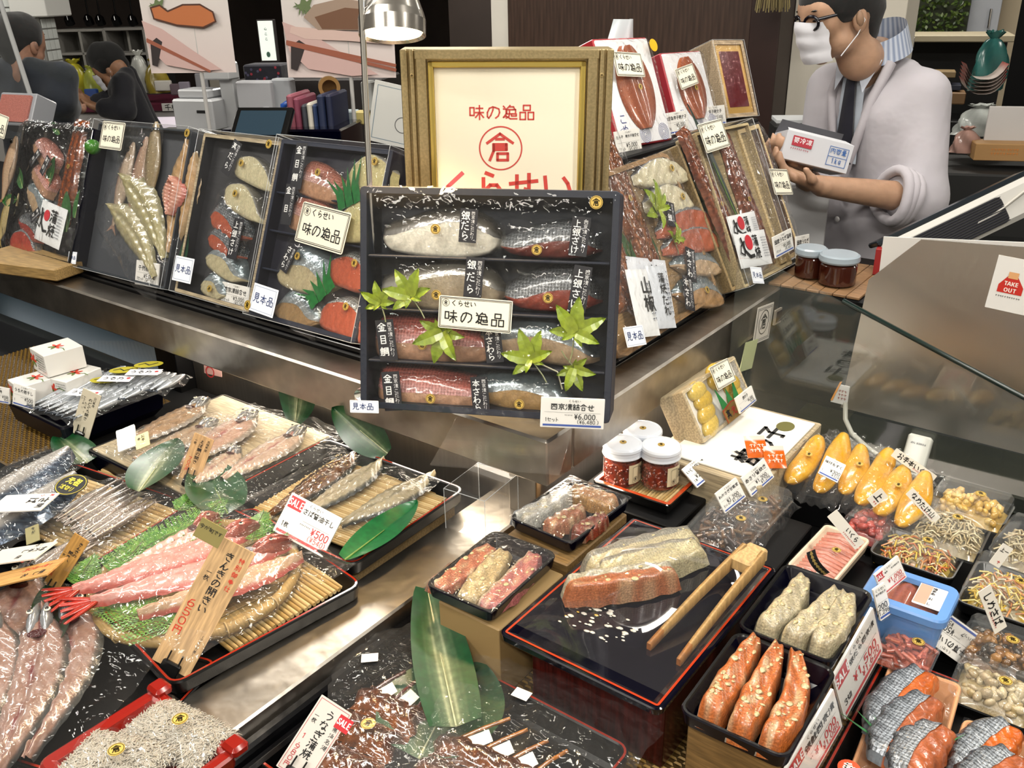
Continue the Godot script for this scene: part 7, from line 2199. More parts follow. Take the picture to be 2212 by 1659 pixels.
	price_card("small white card half behind the large sale card",fx(-.2,.76,-1.087,65,16,10.1),.0218,.0485,{"name": "辛子明太子","unit": "","price": "¥1,200","tax": "¥1,296"})
	# slim standing tags: lower left, lower right, upper right, upper left
	for k in [[fx(-.27,.8,-1.45,35,14,-34.7),.0845,.0161,"long white tag before the power tap","お手本いくら"],[fx(-.23,.785,-1.356,35,14,-46.3),.0672,.0151,"long white tag with a gold seal over the pale grated food","なめたけ山"],[fx(-.309,.78,-1.224,35,14,-49.5),.0691,.018,"long white tag above the pink roe rows","北海道いくら"],[fx(-.298,.785,-1.329,40,10,-50.8),.0196,.0285,"small white tag on the red chopped roe","上"],[fx(-.104,.785,-1.259,40,10,-32.0),.0183,.034,"small white tag on the grated food at the right edge","上一"],[fx(-.09,.78,-1.144,50,10,-65.2),.0735,.02,"long white tag over the yellow salad at the right edge","しめさば"],[fx(-.3,.755,-1.115,40,10,-39.5),.0336,.0117,"small white card below the black arched label","鮭"]]:
		var tt: Transform3D = k[0]
		c = thing("paper_tag",k[3],"sign",tt,"slim white tags")
		g = G.new()
		g.slab(ID,rrect(k[1],k[2],.001),-.001,0,hx("d5d0c4"))
		part(c,"card",g,M.card)
		g = G.new()
		var s: String = k[4]
		var sz: float = minf(k[2]*.7,k[1]*.8/s.length())
		txt(g,ID,s,-k[1]*.4,k[2]*.85,sz,INK,.12,false,k[1]*.78/(sz*s.length()))
		smallprint(g,ID,k[1]*0.0,k[2]*.08,k[1]*.42,k[2]*.3,1,hx("b03a3a"))
		part(c,"lettering",g,M.print)
	price_card("white card leaning upside down on the shellfish pack",fx(-.115,.745,-1.155,48,20,140),.062,.048,{"name": "半夏のいい","unit": "1パック","price": "¥500","tax": "¥540"})
	c = thing("arched_label","black and gold arched label standing on the pink roe rows","label",Transform3D(Basis(Vector3.UP,.65),Vector3(-.303,.752,-1.148)),"")
	g = G.new()
	for i in 8:
		var u0 := i/8.0
		var u1 := (i+1)/8.0
		var p0 := Vector3(-.012*sin(u0*2.0) - .016*u0,u0*.042,.004*sin(u0*3))
		var p1 := Vector3(-.012*sin(u1*2.0) - .016*u1,u1*.042,.004*sin(u1*3))
		var e := Vector3(.006,.003,0)
		g.quad(p0 - e,p0+e,p1+e,p1 - e,hx("15130f"))
		g.quad(p0 - e*.4+Vector3(0,0,.0008),p0+e*.4+Vector3(0,0,.0008),p1+e*.1+Vector3(0,0,.0008),p1 - e*.1+Vector3(0,0,.0008),hx("8f7a40"))
	part(c,"label",g,M.print)
	# peach trays of salmon at the lower right
	var rt := red_rim_tray("large black tray with a red edge under the peach salmon trays",xf(-.03,.673,-.92,0),.33,.36,.022,.006)
	for k in [[xf(-.129,.708,-.954,3.9),.09,.243,"peach foam tray of three salmon cuts with green grass divider",3],[xf(-.035,.708,-.923,.9),.083,.191,"peach foam tray of salmon at the lower right corner",2]]:
		var tt: Transform3D = k[0]
		tt.origin.y = .677
		c = foam_tray(k[3],tt,k[1],k[2],.03,"bd8a62",M.plastic,"peach foam trays")
		tray_film(c,k[1],k[2],.0305,.014,M.film)
		for i in k[4]:
			var ck: Array = [[ly(-.153,.715,-.906,-8.3),.1476],[ly(-.135,.72,-.863,-8.7),.1395],[ly(-.108,.724,-.848,-9.5),.1041]][i] if k[4] == 3 else [[ly(-.055,.715,-.896,-14.6),.1195],[ly(-.042,.72,-.858,-16.7),.1054]][i]
			lying_cut(["upper salmon cut, bright orange, in the peach tray","middle salmon cut with silver skin in the peach tray","lowest salmon cut by the green divider in the peach tray"][i] if k[4] == 3 else ["upper salmon cut in the corner peach tray","lower salmon cut in the corner peach tray"][i],ck[0],ck[1],.062,.022,"c4601e" if i == 0 else "a85a34","6d757c",{"skin_w": .5,"sheen": true,"sd": i+k[4],"taper": .95,"bend": -.008,"group": "salmon cuts in peach trays"})
	grass_cut("green plastic grass divider at the bottom edge in the peach tray",Transform3D(Basis(Vector3.UP,.3)*Basis(Vector3.RIGHT,-1.0),Vector3(-.113,.715,-.891)),.075,.05,9)
	c = thing("round_sticker","orange round sticker with a white sign at the bottom edge","sticker",Transform3D(Basis(Vector3.UP,.5)*Basis(Vector3.RIGHT,-PI/2),Vector3(-.164,.722,-.838)),"")
	g = G.new()
	g.slab(ID,oval(.026,.026),0,.0006,hx("c2461a"))
	txt(g,ID,"寿",-.008,.008,.016,hx("e8e0d4"),.12,false,1.0,.001)
	part(c,"print",g,M.print)

# the right end: glass, steel guard, wooden stage behind
func end_glass() -> void:
	var c := thing("end_glass","sloping clear glass pane with a black edge at the right end of the counter","glass",mv(0,0,-1.63),"")
	var g := G.new()
	var p := PackedVector2Array([Vector2(-.68,.68),Vector2(.3,.68),Vector2(.3,.735),Vector2(-.635,1.066),Vector2(-.68,1.06)])
	g.slab(ID,p,0,.006)
	part(c,"pane",g,M.glass)
	g = G.new()
	g.tube([Vector3(-.47,1.012,.003),Vector3(.3,.74,.003)],.0045,6)
	part(c,"edge",g,M.glass_edge,"black edge strip")
	c = thing("steel_guard","brushed steel guard plate with a take out notice behind the glass","guard",mv(0,0,-1.75),"")
	g = G.new()
	p = PackedVector2Array()
	for v: Vector3 in [Vector3(-.481,.743,-1.75),Vector3(-.072,.737,-1.75),Vector3(-.15,1.126,-1.75),Vector3(-.379,1.113,-1.75),Vector3(-.462,1.022,-1.75)]:
		p.append(Vector2(v.x,v.y))
	g.slab(ID,p,-.003,0.0)
	part(c,"plate",g,M.steel_plate)
	g = G.new()
	var n0 := Vector3(-.253,1.006,-1.745)
	var n1 := Vector3(-.246,1.104,-1.745)
	var nt := Transform3D(Basis(Vector3.BACK,-.06),Vector3(n0.x,n0.y,0.0))
	var nh := n1.y - n0.y
	g.slab(nt,PackedVector2Array([Vector2(0,0),Vector2(.16,0),Vector2(.16,nh),Vector2(0,nh)]),0,.001,hx("d6d4d0"))
	g.poly(nt,PackedVector2Array([Vector2(.012,nh*.34),Vector2(.052,nh*.34),Vector2(.052,nh*.48),Vector2(.04,nh*.66),Vector2(.024,nh*.66),Vector2(.012,nh*.48)]),hx("b8261c"),.0016)
	g.rect(nt,.024,nh*.62,.04,nh*.74,hx("cf9a68"),.002)
	var tm := TextMesh.new()
	var sf := SystemFont.new()
	sf.font_names = PackedStringArray(["Droid Sans"])
	sf.font_weight = 700
	tm.font = sf
	tm.text = "TAKE\nOUT"
	tm.font_size = 16
	tm.pixel_size = .00062
	tm.depth = .0003
	smallprint(g,nt,.012,nh*.24,.052,nh*.29,1,INK,.0016)
	for k in [["お手数ですが",.7],["お持ち帰り",.56],["商品のお会計",.42],["上本店へ",.28]]:
		txt(g,nt,k[0],.066,nh*k[1],.012,INK,.1,false,1.0,.0016)
	part(c,"notice",g,M.print,"white take out notice")
	part_at(c,"notice_lettering",tm,mat("letter_white","e8dcd4",{"rough": .6}),nt*mv(.032,nh*.46,.002))
	c = thing("white_board","white board standing behind the steel guard","board",mv(0,0,-1.8),"")
	g = G.new()
	p = PackedVector2Array()
	for v: Vector3 in [Vector3(-.455,.917,-1.8),Vector3(-.128,.983,-1.8),Vector3(-.156,1.125,-1.8),Vector3(-.459,1.096,-1.8)]:
		p.append(Vector2(v.x,v.y))
	g.slab(ID,p,-.004,0,hx("c9c5c0"))
	part(c,"board",g,M.print)
	g = G.new()
	g.box(xf(-.22,.66,-1.72),.7,.05,.18,.004,hx("1a1614"))
	solo("dark_ledge","dark glossy ledge below the steel guard","ledge",g,M.lacquer)
	# power tap and its cable
	c = thing("power_tap","white power tap with grey lettering on the dark ledge behind the glass","power strip",Transform3D(Basis(Vector3.UP,0.0)*Basis(Vector3.RIGHT,-.5),Vector3(-.295,.742,-1.6)),"")
	g = G.new()
	g.box(mv(0,-.03,0.0),.042,.078,.022,.004,hx("b9bab2"))
	part(c,"body",g,M.plastic)
	g = G.new()
	g.box(mv(0,-.022,.0105),.026,.016,.004,.002,hx("a5a69e"))
	part(c,"switch",g,M.plastic)
	var tp := TextMesh.new()
	tp.font = sf
	tp.text = "POWER TAP"
	tp.font_size = 16
	tp.pixel_size = .0003
	tp.depth = .0002
	part_at(c,"tap_lettering",tp,mat("letter_grey","54565a",{"rough": .6}),Transform3D(Basis(Vector3.BACK,PI),Vector3(0,.032,.0112)))
	g = G.new()
	g.tube([Vector3(-.448,.797,-1.66),Vector3(-.441,.767,-1.65),Vector3(-.423,.746,-1.64),Vector3(-.389,.73,-1.63),Vector3(-.356,.72,-1.62),Vector3(-.311,.718,-1.61)],.0048,8,hx("a9aaa0"))
	solo("cable","grey-white cable curving down behind the yellow roe bags","cable",g,M.plastic)
	c = thing("sachet","small orange edged sachet hanging at the lower left corner of the steel guard","packet",Transform3D(Basis.IDENTITY,Vector3(-.476,.758,-1.735)),"")
	g = G.new()
	g.slab(ID,PackedVector2Array([Vector2(-.022,0),Vector2(.012,0),Vector2(.012,.042),Vector2(-.006,.042)]),0,.002,hx("b9bab8"))
	g.slab(ID,PackedVector2Array([Vector2(-.022,.004),Vector2(-.018,.004),Vector2(-.004,.05),Vector2(-.008,.048)]),.002,.003,hx("c4822a"))
	smallprint(g,ID,-.008,.008,.008,.032,3,hx("8a2a22"),.0026)
	part(c,"print",g,M.print)
	# dark stage behind the glass with jars and a red carton
	g = G.new()
	g.box(xf(-.62,.66,-2.06),.26,.27,.34,.004,hx("0c0c0c"))
	solo("black_stand","black stand seen through the glass","stand",g,M.black)
	c = thing("slatted_board","brown slatted board behind the glass, under two dim jars","board",mv(-.613,.931,-2.02))
	for i in 7:
		g = G.new()
		g.box(mv(-.087+i*.029,0,0),.0275,.006,.26,.001,hx("8c6a48").lerp(hx("a07a54"),rnd(i)))
		part(c,"slat",g,M.wood)
	for k in [[-.655,-1.98,.034,"dim jar with a pale lid, left of two behind the glass"],[-.585,-1.96,.042,"dim dark red jar with a wide pale lid, right of two behind the glass"]]:
		c = thing("dim_jar",k[3],"jar",mv(k[0],.938,k[1]),"jars behind the glass")
		g = G.new()
		g.lathe(ID,[Vector2(k[2]*.8,0),Vector2(k[2]*.95,.004),Vector2(k[2]*.95,.045),Vector2(k[2]*.8,.052)],20,hx("3a1a14"))
		part(c,"jar",g,M.lacquer)
		g = G.new()
		g.lathe(ID,[Vector2(k[2],.052),Vector2(k[2]*1.05,.056),Vector2(k[2]*1.02,.066),Vector2(k[2]*.9,.069)],24,hx("8f9aa2"))
		part(c,"lid",g,M.plastic)
	g = G.new()
	g.box(xf(-.515,.938,-2.1,10),.06,.06,.05,.001,hx("8a1a16"))
	solo("red_carton","small red carton behind the glass beside the steel guard","carton",g,M.print)
	# things fixed on the right steel edge
	var a := [fx(-.68,.834,-1.788,90,0,-7.4),.092,.0825]
	c = thing("shop_card","white card with a ringed sign hanging on the right steel edge","sign",a[0],"")
	var w: float = a[1]
	var h: float = a[2]
	g = G.new()
	g.slab(ID,rrect(w,h,.001),0,.0008,hx("d0cac0"))
	for e in [.44,.4]:
		g.line(ID,[Vector2(-w*e,h*(.5 - e)),Vector2(w*e,h*(.5 - e)),Vector2(w*e,h*(.5+e)),Vector2(-w*e,h*(.5+e)),Vector2(-w*e,h*(.5 - e))],w*.012,INK,.0012)
	g.circ(ID,0,h*.54,w*.3,w*.025,INK,.0012)
	txt(g,ID,"倉",-w*.2,h*.54+w*.22,w*.42,INK,.1,false,1.0,.0012)
	part(c,"card",g,M.print)
	a = [fx(-.68,.85,-1.89,90,0,-4.3),.0798,.0348]
	c = thing("thermometer","small thermometer with a dark red display on the right steel edge","thermometer",a[0],"")
	g = G.new()
	g.slab(ID,rrect(a[1],a[2],.002),0,.004,hx("8d8478"))
	part(c,"frame",g,M.plastic)
	g = G.new()
	g.slab(ID,rrect(a[1]*.82,a[2]*.72,.001,a[2]*.14),.004,.0045,hx("2a0a0a"))
	part(c,"display",g,M.lacquer)
	a = [fx(-.68,.791,-1.717,80,-4,-5.5),.049,.0677]
	g = G.new()
	g.slab(ID,rrect(a[1],a[2],.001),0,.0006,hx("b4bc8c"))
	solo("note","pale green paper slip hanging below the right steel edge","note",g,M.print,a[0])

# ---------------------------------------------------------------- the shop around
# a transform facing the viewer's side of the shop at a point
func face(p: Vector3,yaw := 37.4) -> Transform3D:
	return xf(p.x,p.y,p.z,yaw)

func crate(nm: String,label: String,cat: String,p: Vector3,w: float,h: float,d: float,col: String,m: Material = null,yaw := 37.4,group := "") -> MeshInstance3D:
	var g := G.new()
	g.box(ID,w,h,d,minf(.006,h*.1),hx(col))
	return solo(nm,label,cat,g,m if m else M.print,face(p,yaw),group)

# a soft lumpy bag
func sack(label: String,p: Vector3,w: float,h: float,col: String,m: Material,sd := 0.0,group := "bags in the stalls") -> void:
	var c := thing("bag",label,"bag",face(p,37.4+sd*20),group)
	var g := G.new()
	g.grid(20,14,func(a,b):
		var an: float = TAU*a
		var r: float = w*.5*sqrt(maxf(0.0,1.0 - pow(b,2.6)))*(.9+.12*sin(an*3+b*5+sd)+.08*sin(an*7+sd+b*9))
		return Vector3(cos(an)*r,h*b,-sin(an)*r*.6),func(a,b): return hx(col)*(.85+.25*sin(a*20+b*7)),true)
	part(c,"sack",g,m)
	g = G.new()
	g.grid(24,4,func(a,b): return Vector3(cos(TAU*a)*w*(.06+.16*b)*(1+.35*sin(a*57)),h*(.93+.16*b)+.03*h*sin(a*40)*b,-sin(TAU*a)*w*(.05+.1*b)),func(_a,_b): return hx(col),true)
	part(c,"neck",g,m)

func poster(label: String,a: Array,kind: int) -> void:
	var t: Transform3D = a[0]
	var w: float = a[1]
	var h: float = a[2]
	var c := thing("poster",label,"poster",t,"food photo posters")
	var g := G.new()
	g.grid(8,8,func(p,q): return Vector3((p - .5)*w,q*h,.006*sin(p*5)*q),func(_p,q): return hx("cfc0bc").lerp(hx("d3cdc9"),q))
	part(c,"sheet",g,M.print)
	g = G.new()
	var z := .0085
	# pink plate edge, chopsticks, rest, and the fish
	g.poly(ID,PackedVector2Array([Vector2(-.5*w,.62*h),Vector2(-.28*w,.52*h),Vector2(.02*w,.28*h),Vector2(.34*w,.04*h),Vector2(.1*w,.02*h),Vector2(-.3*w,.1*h),Vector2(-.46*w,.3*h)]),hx("c4a49e"),z)
	g.poly(ID,PackedVector2Array([Vector2(-.44*w,.36*h),Vector2(-.36*w,.42*h),Vector2(-.3*w,.37*h),Vector2(-.4*w,.08*h),Vector2(-.46*w,.1*h)]),hx("2c2424"),z+.0004)
	for k in [0,1]:
		g.line(ID,[Vector2(-.47*w,(.4 - .02*k)*h),Vector2((.2 if kind == 0 else .5)*w,(.02 if kind == 0 else .14 - .05*k)*h)],w*.028,hx("93543e"),z+.0008+.0004*k)
	var dn := mv(0,-.13*h,0)
	for i in 14:
		g.poly(xf(-.32*w+.02*w*(i % 5),h*(.93 - .02*int(i/5.0)) - .13*h,0,0,0,15+i*12),oval(.15*w,.022*h,8),hx("5f7048"),z+.0004+i*.00002)
	if kind == 0:
		var f := PackedVector2Array([Vector2(-.38*w,.9*h),Vector2(-.26*w,.93*h),Vector2(-.18*w,.86*h),Vector2(0.0,.93*h),Vector2(.2*w,.93*h),Vector2(.34*w,.84*h),Vector2(.36*w,.72*h),Vector2(.2*w,.65*h),Vector2(-.1*w,.68*h),Vector2(-.36*w,.76*h)])
		g.poly(dn,f,hx("4a2818"),z+.001)
		g.poly(dn,Geometry2D.offset_polygon(f,-.018*w)[0],hx("b46a3c"),z+.0014)
	else:
		g.poly(dn,PackedVector2Array([Vector2(-.44*w,.63*h),Vector2(-.3*w,.56*h),Vector2(.1*w,.54*h),Vector2(.5*w,.5*h),Vector2(.5*w,.6*h),Vector2(-.42*w,.7*h)]),hx("cbb0a6"),z+.0006)
		g.poly(dn,PackedVector2Array([Vector2(-.3*w,.8*h),Vector2(-.2*w,.93*h),Vector2(.06*w,1.0*h),Vector2(.46*w,.92*h),Vector2(.46*w,.66*h),Vector2(-.18*w,.66*h)]),hx("9a8574"),z+.001)
		g.poly(dn,PackedVector2Array([Vector2(-.2*w,.8*h),Vector2(.08*w,.9*h),Vector2(.46*w,.86*h),Vector2(.46*w,.66*h),Vector2(-.14*w,.67*h)]),hx("6e4c36"),z+.0014)
	part(c,"print",g,M.print)
	g = G.new()
	g.tube([Vector3(.08*w,h,-.006),Vector3(.08*w,-.75,-.006)],.007,8,hx("b5b3b0"))
	part(c,"pole",g,M.plastic)

func shelf_unit(label: String,p: Vector3,w: float,h: float,rows: int,colsn: int,col: String,yaw := 37.4,depth := .35) -> void:
	var c := thing("shelf_unit",label,"shelf",face(p,yaw),"white shelf units")
	var g := G.new()
	g.box(mv(0,0,-depth),w,h,.02,.002,hx(col)*.7)
	part(c,"back",g,M.print)
	for i in rows+1:
		g = G.new()
		g.box(mv(0,h*i/rows - .01,-depth/2),w,.02,depth,.002,hx(col))
		part(c,"board",g,M.print)
	for i in colsn+1:
		g = G.new()
		g.box(mv((float(i)/colsn - .5)*w,0,-depth/2),.02,h,depth,.002,hx(col))
		part(c,"side",g,M.print)

func surroundings() -> void:
	var g: G
	var c: Node3D
	# tiled column
	var p := Vector3(-5.369,.908,-2.689)
	var col := G.new()
	col.box(ID,.19,2.2,.19,.003,hx("6e6e6a"))
	c = struct("wall_column",col,M.print,xf(p.x,.6,p.z,37.4))
	g = G.new()
	g.box(ID,.049,.049,.006,.002,hx("b9bdba"))
	var tile := g.mesh()
	for i in 3:
		for j in 20:
			part_at(c,"tile",tile,M.print,mv((i - 1.0)*.056,.02+j*.056,.097))
			part_at(c,"tile",tile,M.print,Transform3D(Basis(Vector3.UP,PI/2),Vector3(.097,.02+j*.056,(i - 1.0)*.056)))
	p = Vector3(-5.335,1.463,-2.746)
	crate("ceiling_box","white boxed bulkhead on top of the tiled column","bulkhead",p,.2,.5,.3,"c4c4c0")
	# far stall: shelves, lamps, counter
	p = Vector3(-7.108,.985,-4.014)
	shelf_unit("white open shelf unit far behind, right of the tiled column",p,.56,.34,2,3,"9d9a94")
	p = Vector3(-6.802,.972,-4.103)
	shelf_unit("white open shelf unit with a dark cabinet, far behind the worker",p,.3,.36,2,1,"8e8b86")
	crate("dark_cabinet","low dark cabinet beneath the far shelf unit","cabinet",Vector3(-6.698,.735,-3.777),1.0,.3,.4,"262524",M.print)
	for k in [[148,58],[190,44],[215,48],[250,44],[285,50]]:
		var q: Vector3 = Vector3(-7.162,1.44,-4.086)+(Vector3(-6.874,1.433,-4.303) - Vector3(-7.162,1.44,-4.086))*((k[0] - 200)/100.0)
		c = thing("spot_lamp","small unlit black spot lamp, %s in the row far behind" % ["first","second","third","fourth","fifth"][[148,190,215,250,285].find(k[0])],"lamp",face(q),"black spot lamps")
		g = G.new()
		g.tube([Vector3(0,.3,0),Vector3(0,-.01,0)],.006,6,hx("0c0c0c"))
		part(c,"stem",g,M.black)
		g = G.new()
		g.lathe(xf(0,-.075,0,0,25),[Vector2(.03,0),Vector2(.036,0.0),Vector2(.034,.05),Vector2(.015,.075)],14,hx("101010"))
		part(c,"head",g,M.black_gloss)
	c = thing("stall_counter","long stall counter with maroon band and white lit front behind the left row","counter",face(Vector3(-5.797,.671,-3.468)),"")
	g = G.new()
	g.box(mv(0,-.75,-.3),2.6,.93,.6,.01,hx("9a9896"))
	part(c,"body",g,M.print)
	g = G.new()
	g.box(mv(0,.18,-.3),2.64,.05,.64,.005,hx("5a1c30"))
	part(c,"band",g,M.print,"maroon band")
	g = G.new()
	g.box(mv(.2,.03,.004),.34,.11,.006,.002,hx("cfc4c8"))
	part(c,"window",g,mat("case_light_window","e8dce0",{"emit": "e8dce6","power": .5}))
	g = G.new()
	txt(g,mv(0,.05,.024),"千枚漬",.22,.175,.045,hx("2a2a2a"),.1)
	g.rect(mv(0,.05,.02),.2,.13,.38,.18,hx("d8d6d2"),.001)
	part(c,"sign",g,M.print)
	for k in [[Vector3(-6.136,.957,-3.298),.15,.17,"a8a030","yellow bag of goods at the left of the far stall"],[Vector3(-6.054,.955,-3.36),.1,.14,"9aa045","yellow-green bag beside the worker"],[Vector3(-6.191,.958,-3.257),.1,.14,"a8483c","red topped bag by the tiled column"],[Vector3(-5.791,.963,-3.565),.12,.2,"b9bab4","white plastic bag heap right of the worker"],[Vector3(-5.708,.961,-3.627),.14,.16,"8a7a30","olive round bag behind a white card"],[Vector3(-6.114,.999,-3.338),.08,.08,"c4c8c8","small white bag on the yellow goods"]]:
		sack(k[4],k[0],k[1]*1.22,k[2]*1.22,k[3],M.plastic,k[1]*10)
	var cards := [[Vector3(-5.639,.976,-3.62),.09,.055,"c4c0ba"],[Vector3(-5.559,.949,-3.666),.07,.06,"6a5a62"],[Vector3(-5.517,.948,-3.698),.06,.07,"8a8490"],[Vector3(-5.43,.974,-3.779),.07,.09,"8f9096"],[Vector3(-5.361,.973,-3.831),.06,.09,"7f7a70"],[Vector3(-6.011,.94,-3.316),.07,.05,"2c4a8c"]]
	for i in cards.size():
		var k: Array = cards[i]
		crate("box",["white card box leaning on the olive bag","plum packet on the far stall","grey packet on the far stall, right of the plum one","silver packet on the far stall under the first poster","tan silver packet nearest the white printer","blue box beside the yellow goods"][i],"box",k[0],k[1]*1.2,k[2]*1.2,.04,k[3],M.card)
	# printers, till and papers
	crate("side_table","grey table under the white printer and stand","table",Vector3(-3.515,.993,-2.504) - Vector3(0,.9,0),.7,.9,.3,"55534f",M.print,25)
	c = thing("printer","white printer beyond the gift boxes under the first poster","printer",face(Vector3(-3.48,1.023,-2.409),20),"")
	g = G.new()
	g.box(ID,.2,.13,.16,.008,hx("b7b8bb"))
	g.box(mv(-.01,.131,-.01),.15,.035,.12,.006,hx("b0b1b4"))
	part(c,"body",g,M.plastic)
	g = G.new()
	g.box(mv(.05,.075,.081),.06,.012,.003,.001,hx("1a1a1c"))
	part(c,"slot",g,M.print)
	c = thing("card_stand","tall white stand right of the white printer","stand",face(Vector3(-3.38,1.026,-2.487),20),"")
	g = G.new()
	g.box(ID,.07,.26,.06,.006,hx("b3b4b6"))
	g.box(mv(-.03,.2,.02),.14,.07,.08,.006,hx("b7b8ba"))
	part(c,"body",g,M.plastic)
	c = thing("till_screen","slanted black till screen above the pale wood box","monitor",Transform3D(Basis(Vector3.UP,deg_to_rad(28))*Basis(Vector3.RIGHT,deg_to_rad(-48)),Vector3(-2.326,1.144,-1.778)),"")
	g = G.new()
	g.box(mv(0,0,-.011),.185,.13,.022,.004,hx("101012"))
	part(c,"bezel",g,M.plastic)
	g = G.new()
	g.slab(ID,rrect(.15,.095,.001,.018),0.0,.0014,hx("2c3c48"))
	part(c,"screen",g,M.lacquer,"dim blue-grey screen")
	g = G.new()
	g.tube([Vector3(0,.05,-.02),Vector3(0,-.2,-.25)],.02,8,hx("1a1a1a"))
	part(c,"stand",g,M.plastic)
	crate("dark_cabinet","black cabinet with gold clasp under the folders","cabinet",Vector3(-2.418,1.058,-2.003),.4,.1,.25,"0c0c0d",M.lacquer,30)
	crate("side_counter","dark work counter behind the left row carrying till and folders","counter",Vector3(-2.35,0.0,-2.25),1.5,.98,.5,"201c1a",M.print,30)
	for k in [[Vector3(-2.412,1.107,-2.035),.022,.15,"8a4a58","pink folder"],[Vector3(-2.396,1.107,-2.047),.02,.14,"7a3a4c","plum folder"],[Vector3(-2.379,1.106,-2.06),.016,.12,"3a3c44","grey folder"],[Vector3(-2.364,1.106,-2.071),.018,.125,"c2bdb0","white book"],[Vector3(-2.352,1.106,-2.081),.014,.12,"2a3a5c","blue book"],[Vector3(-2.334,1.105,-2.094),.024,.15,"1a2440","navy file"],[Vector3(-2.313,1.105,-2.11),.022,.15,"18203a","dark navy file"]]:
		crate("folder","%s standing in the row left of the chrome post" % k[4],"folder",k[0],k[1],k[2],.18,k[3],M.print,30,"folders and files behind the left row")
	c = thing("tape_roll","brown roll of tape on the folders","tape",face(Vector3(-2.414,1.233,-2.172),50),"")
	g = G.new()
	g.lathe(Transform3D(Basis(Vector3.RIGHT,PI/2),Vector3(0,.03,0)),[Vector2(.024,0),Vector2(.036,0),Vector2(.036,.045),Vector2(.024,.045),Vector2(.024,0)],24,hx("8a6a40"))
	part(c,"roll",g,M.plastic)
	g = G.new()
	g.tube([Vector3(-.03,0,0),Vector3(-.03,.05,0),Vector3(0,.065,.01),Vector3(.03,.05,0),Vector3(.03,0,0)],.011,8,hx("2450a0"))
	solo("clip","blue clip shaped like an arch before the folders","clip",g,M.plastic,face(Vector3(-2.408,1.168,-2.003)))
	for k in [[Vector3(-2.636,1.183,-2.044),.13,.1,"96979a","wire tray of papers under the floral bag"],[Vector3(-2.563,1.189,-2.102),.07,.1,"8a8d90","curled grey paper beside the wire tray"],[Vector3(-2.628,1.151,-2.032),.05,.03,"a8602c","orange box on the work counter"],[Vector3(-2.569,1.145,-2.074),.035,.04,"b9b4b0","small white box on the work counter"],[Vector3(-2.596,1.15,-2.056),.03,.05,"b0b0b4","white bottle shaped box by the clip"],[Vector3(-2.369,1.133,-2.22),.05,.05,"a8b4b8","pale blue box right of the folders"],[Vector3(-2.338,1.135,-2.245),.045,.045,"b8a868","yellowish box right of the folders"],[Vector3(-2.329,1.176,-2.274),.04,.1,"9a9c98","grey paper bundle right of the chrome post"]]:
		crate("paper_box",k[4],"box",k[0],k[1],k[2],.05,k[3],M.print,25)
	crate("floral_bag","dark floral bag on the shelf between the posters","bag",Vector3(-2.97,1.237,-2.368),.15,.07,.12,"1c1a24",M.cloth,30)
	g = G.new()
	for i in 14:
		g.disc(mv((rnd(i) - .5)*.13,.008+.055*rnd(i+40),.061),0,0,.005,hx("8a2434") if i % 2 else hx("44425a"),0.0)
	part(get_node("floral_bag"),"flowers",g,M.print)
	crate("dark_shelf","dark shelf unit behind the second poster","shelf",Vector3(-3.055,.972,-2.706) - Vector3(0,.86,0),.62,1.12,.3,"17110f",M.print,30)
	slab_box("wall_stall",M.wall_dark,-4.3,0,-5.2,-2.95,2.8,-5.0)
	c = thing("light_sign","white upright light sign with small green lettering between the posters","sign",face(Vector3(-4.268,1.207,-3.421),30),"")
	g = G.new()
	g.box(mv(0,0,-.02),.1,.22,.03,.003,hx("2a2624"))
	part(c,"frame",g,M.print)
	g = G.new()
	g.slab(ID,rrect(.085,.205,.002,.008),-.006,-.002)
	part(c,"light_face",g,mat("sign_face","dfe6e0",{"emit": "dfe8e0","power": .35}))
	g = G.new()
	txt(g,ID,"心ここ",-.008,.18,.016,hx("3a4a40"),.12,true,1.6,.001)
	g.disc(ID,0,.04,.011,hx("3a5a4c"),.001,16,1.3)
	part(c,"lettering",g,M.print)
	poster("food photo poster of an orange grilled salmon cut on a white plate",[fx(-2.754,1.316,-1.889,33,0,-.2),.292,.2652],0)
	poster("food photo poster of a browned fish block with fern, partly behind the chrome post",[fx(-2.355,1.292,-2.181,33,0,-.9),.3654,.2802],1)
	c = thing("framed_card","white card with a blue line frame in a clear holder left of the tall sign","sign",Transform3D(Basis(Vector3.UP,deg_to_rad(30))*Basis(Vector3.BACK,-.22),Vector3(-1.673,1.193,-1.686)),"")
	g = G.new()
	g.slab(ID,rrect(.11,.15,.002),-.003,0,hx("c8c8c4"))
	g.line(ID,[Vector2(-.045,.01),Vector2(.045,.01),Vector2(.045,.14),Vector2(-.045,.14),Vector2(-.045,.01)],.0012,hx("4a6a80"))
	g.circ(ID,.03,.055,.02,.002,hx("5a5a5c"))
	part(c,"card",g,M.card)
	# clear screen with its post, far left, and the box beside it
	c = thing("clear_screen","tall clear plastic screen with a pale post at the upper left","screen",face(Vector3(-2.888,1.16,-1.357),20),"")
	g = G.new()
	g.quad(Vector3(-.35,0,0),Vector3(.06,0,0),Vector3(-.015,.62,0),Vector3(-.42,.62,0))
	part(c,"pane",g,M.clear_lid)
	g = G.new()
	g.tube([Vector3(.1,-.06,0),Vector3(.055,.1,0),Vector3(-.012,.62,0)],.007,8,hx("9a9c9c"))
	part(c,"post",g,M.plastic)
	c = thing("roe_pack","clear topped pack of pink roe above the black gift box at the left edge","gift box",Transform3D(Basis(Vector3.UP,.2)*Basis(Vector3.RIGHT,-.5),Vector3(-2.725,1.228,-1.244)),"")
	g = G.new()
	g.box(mv(0,0,-.04),.15,.095,.07,.004,hx("8a8c90"))
	part(c,"box",g,M.plastic)
	g = G.new()
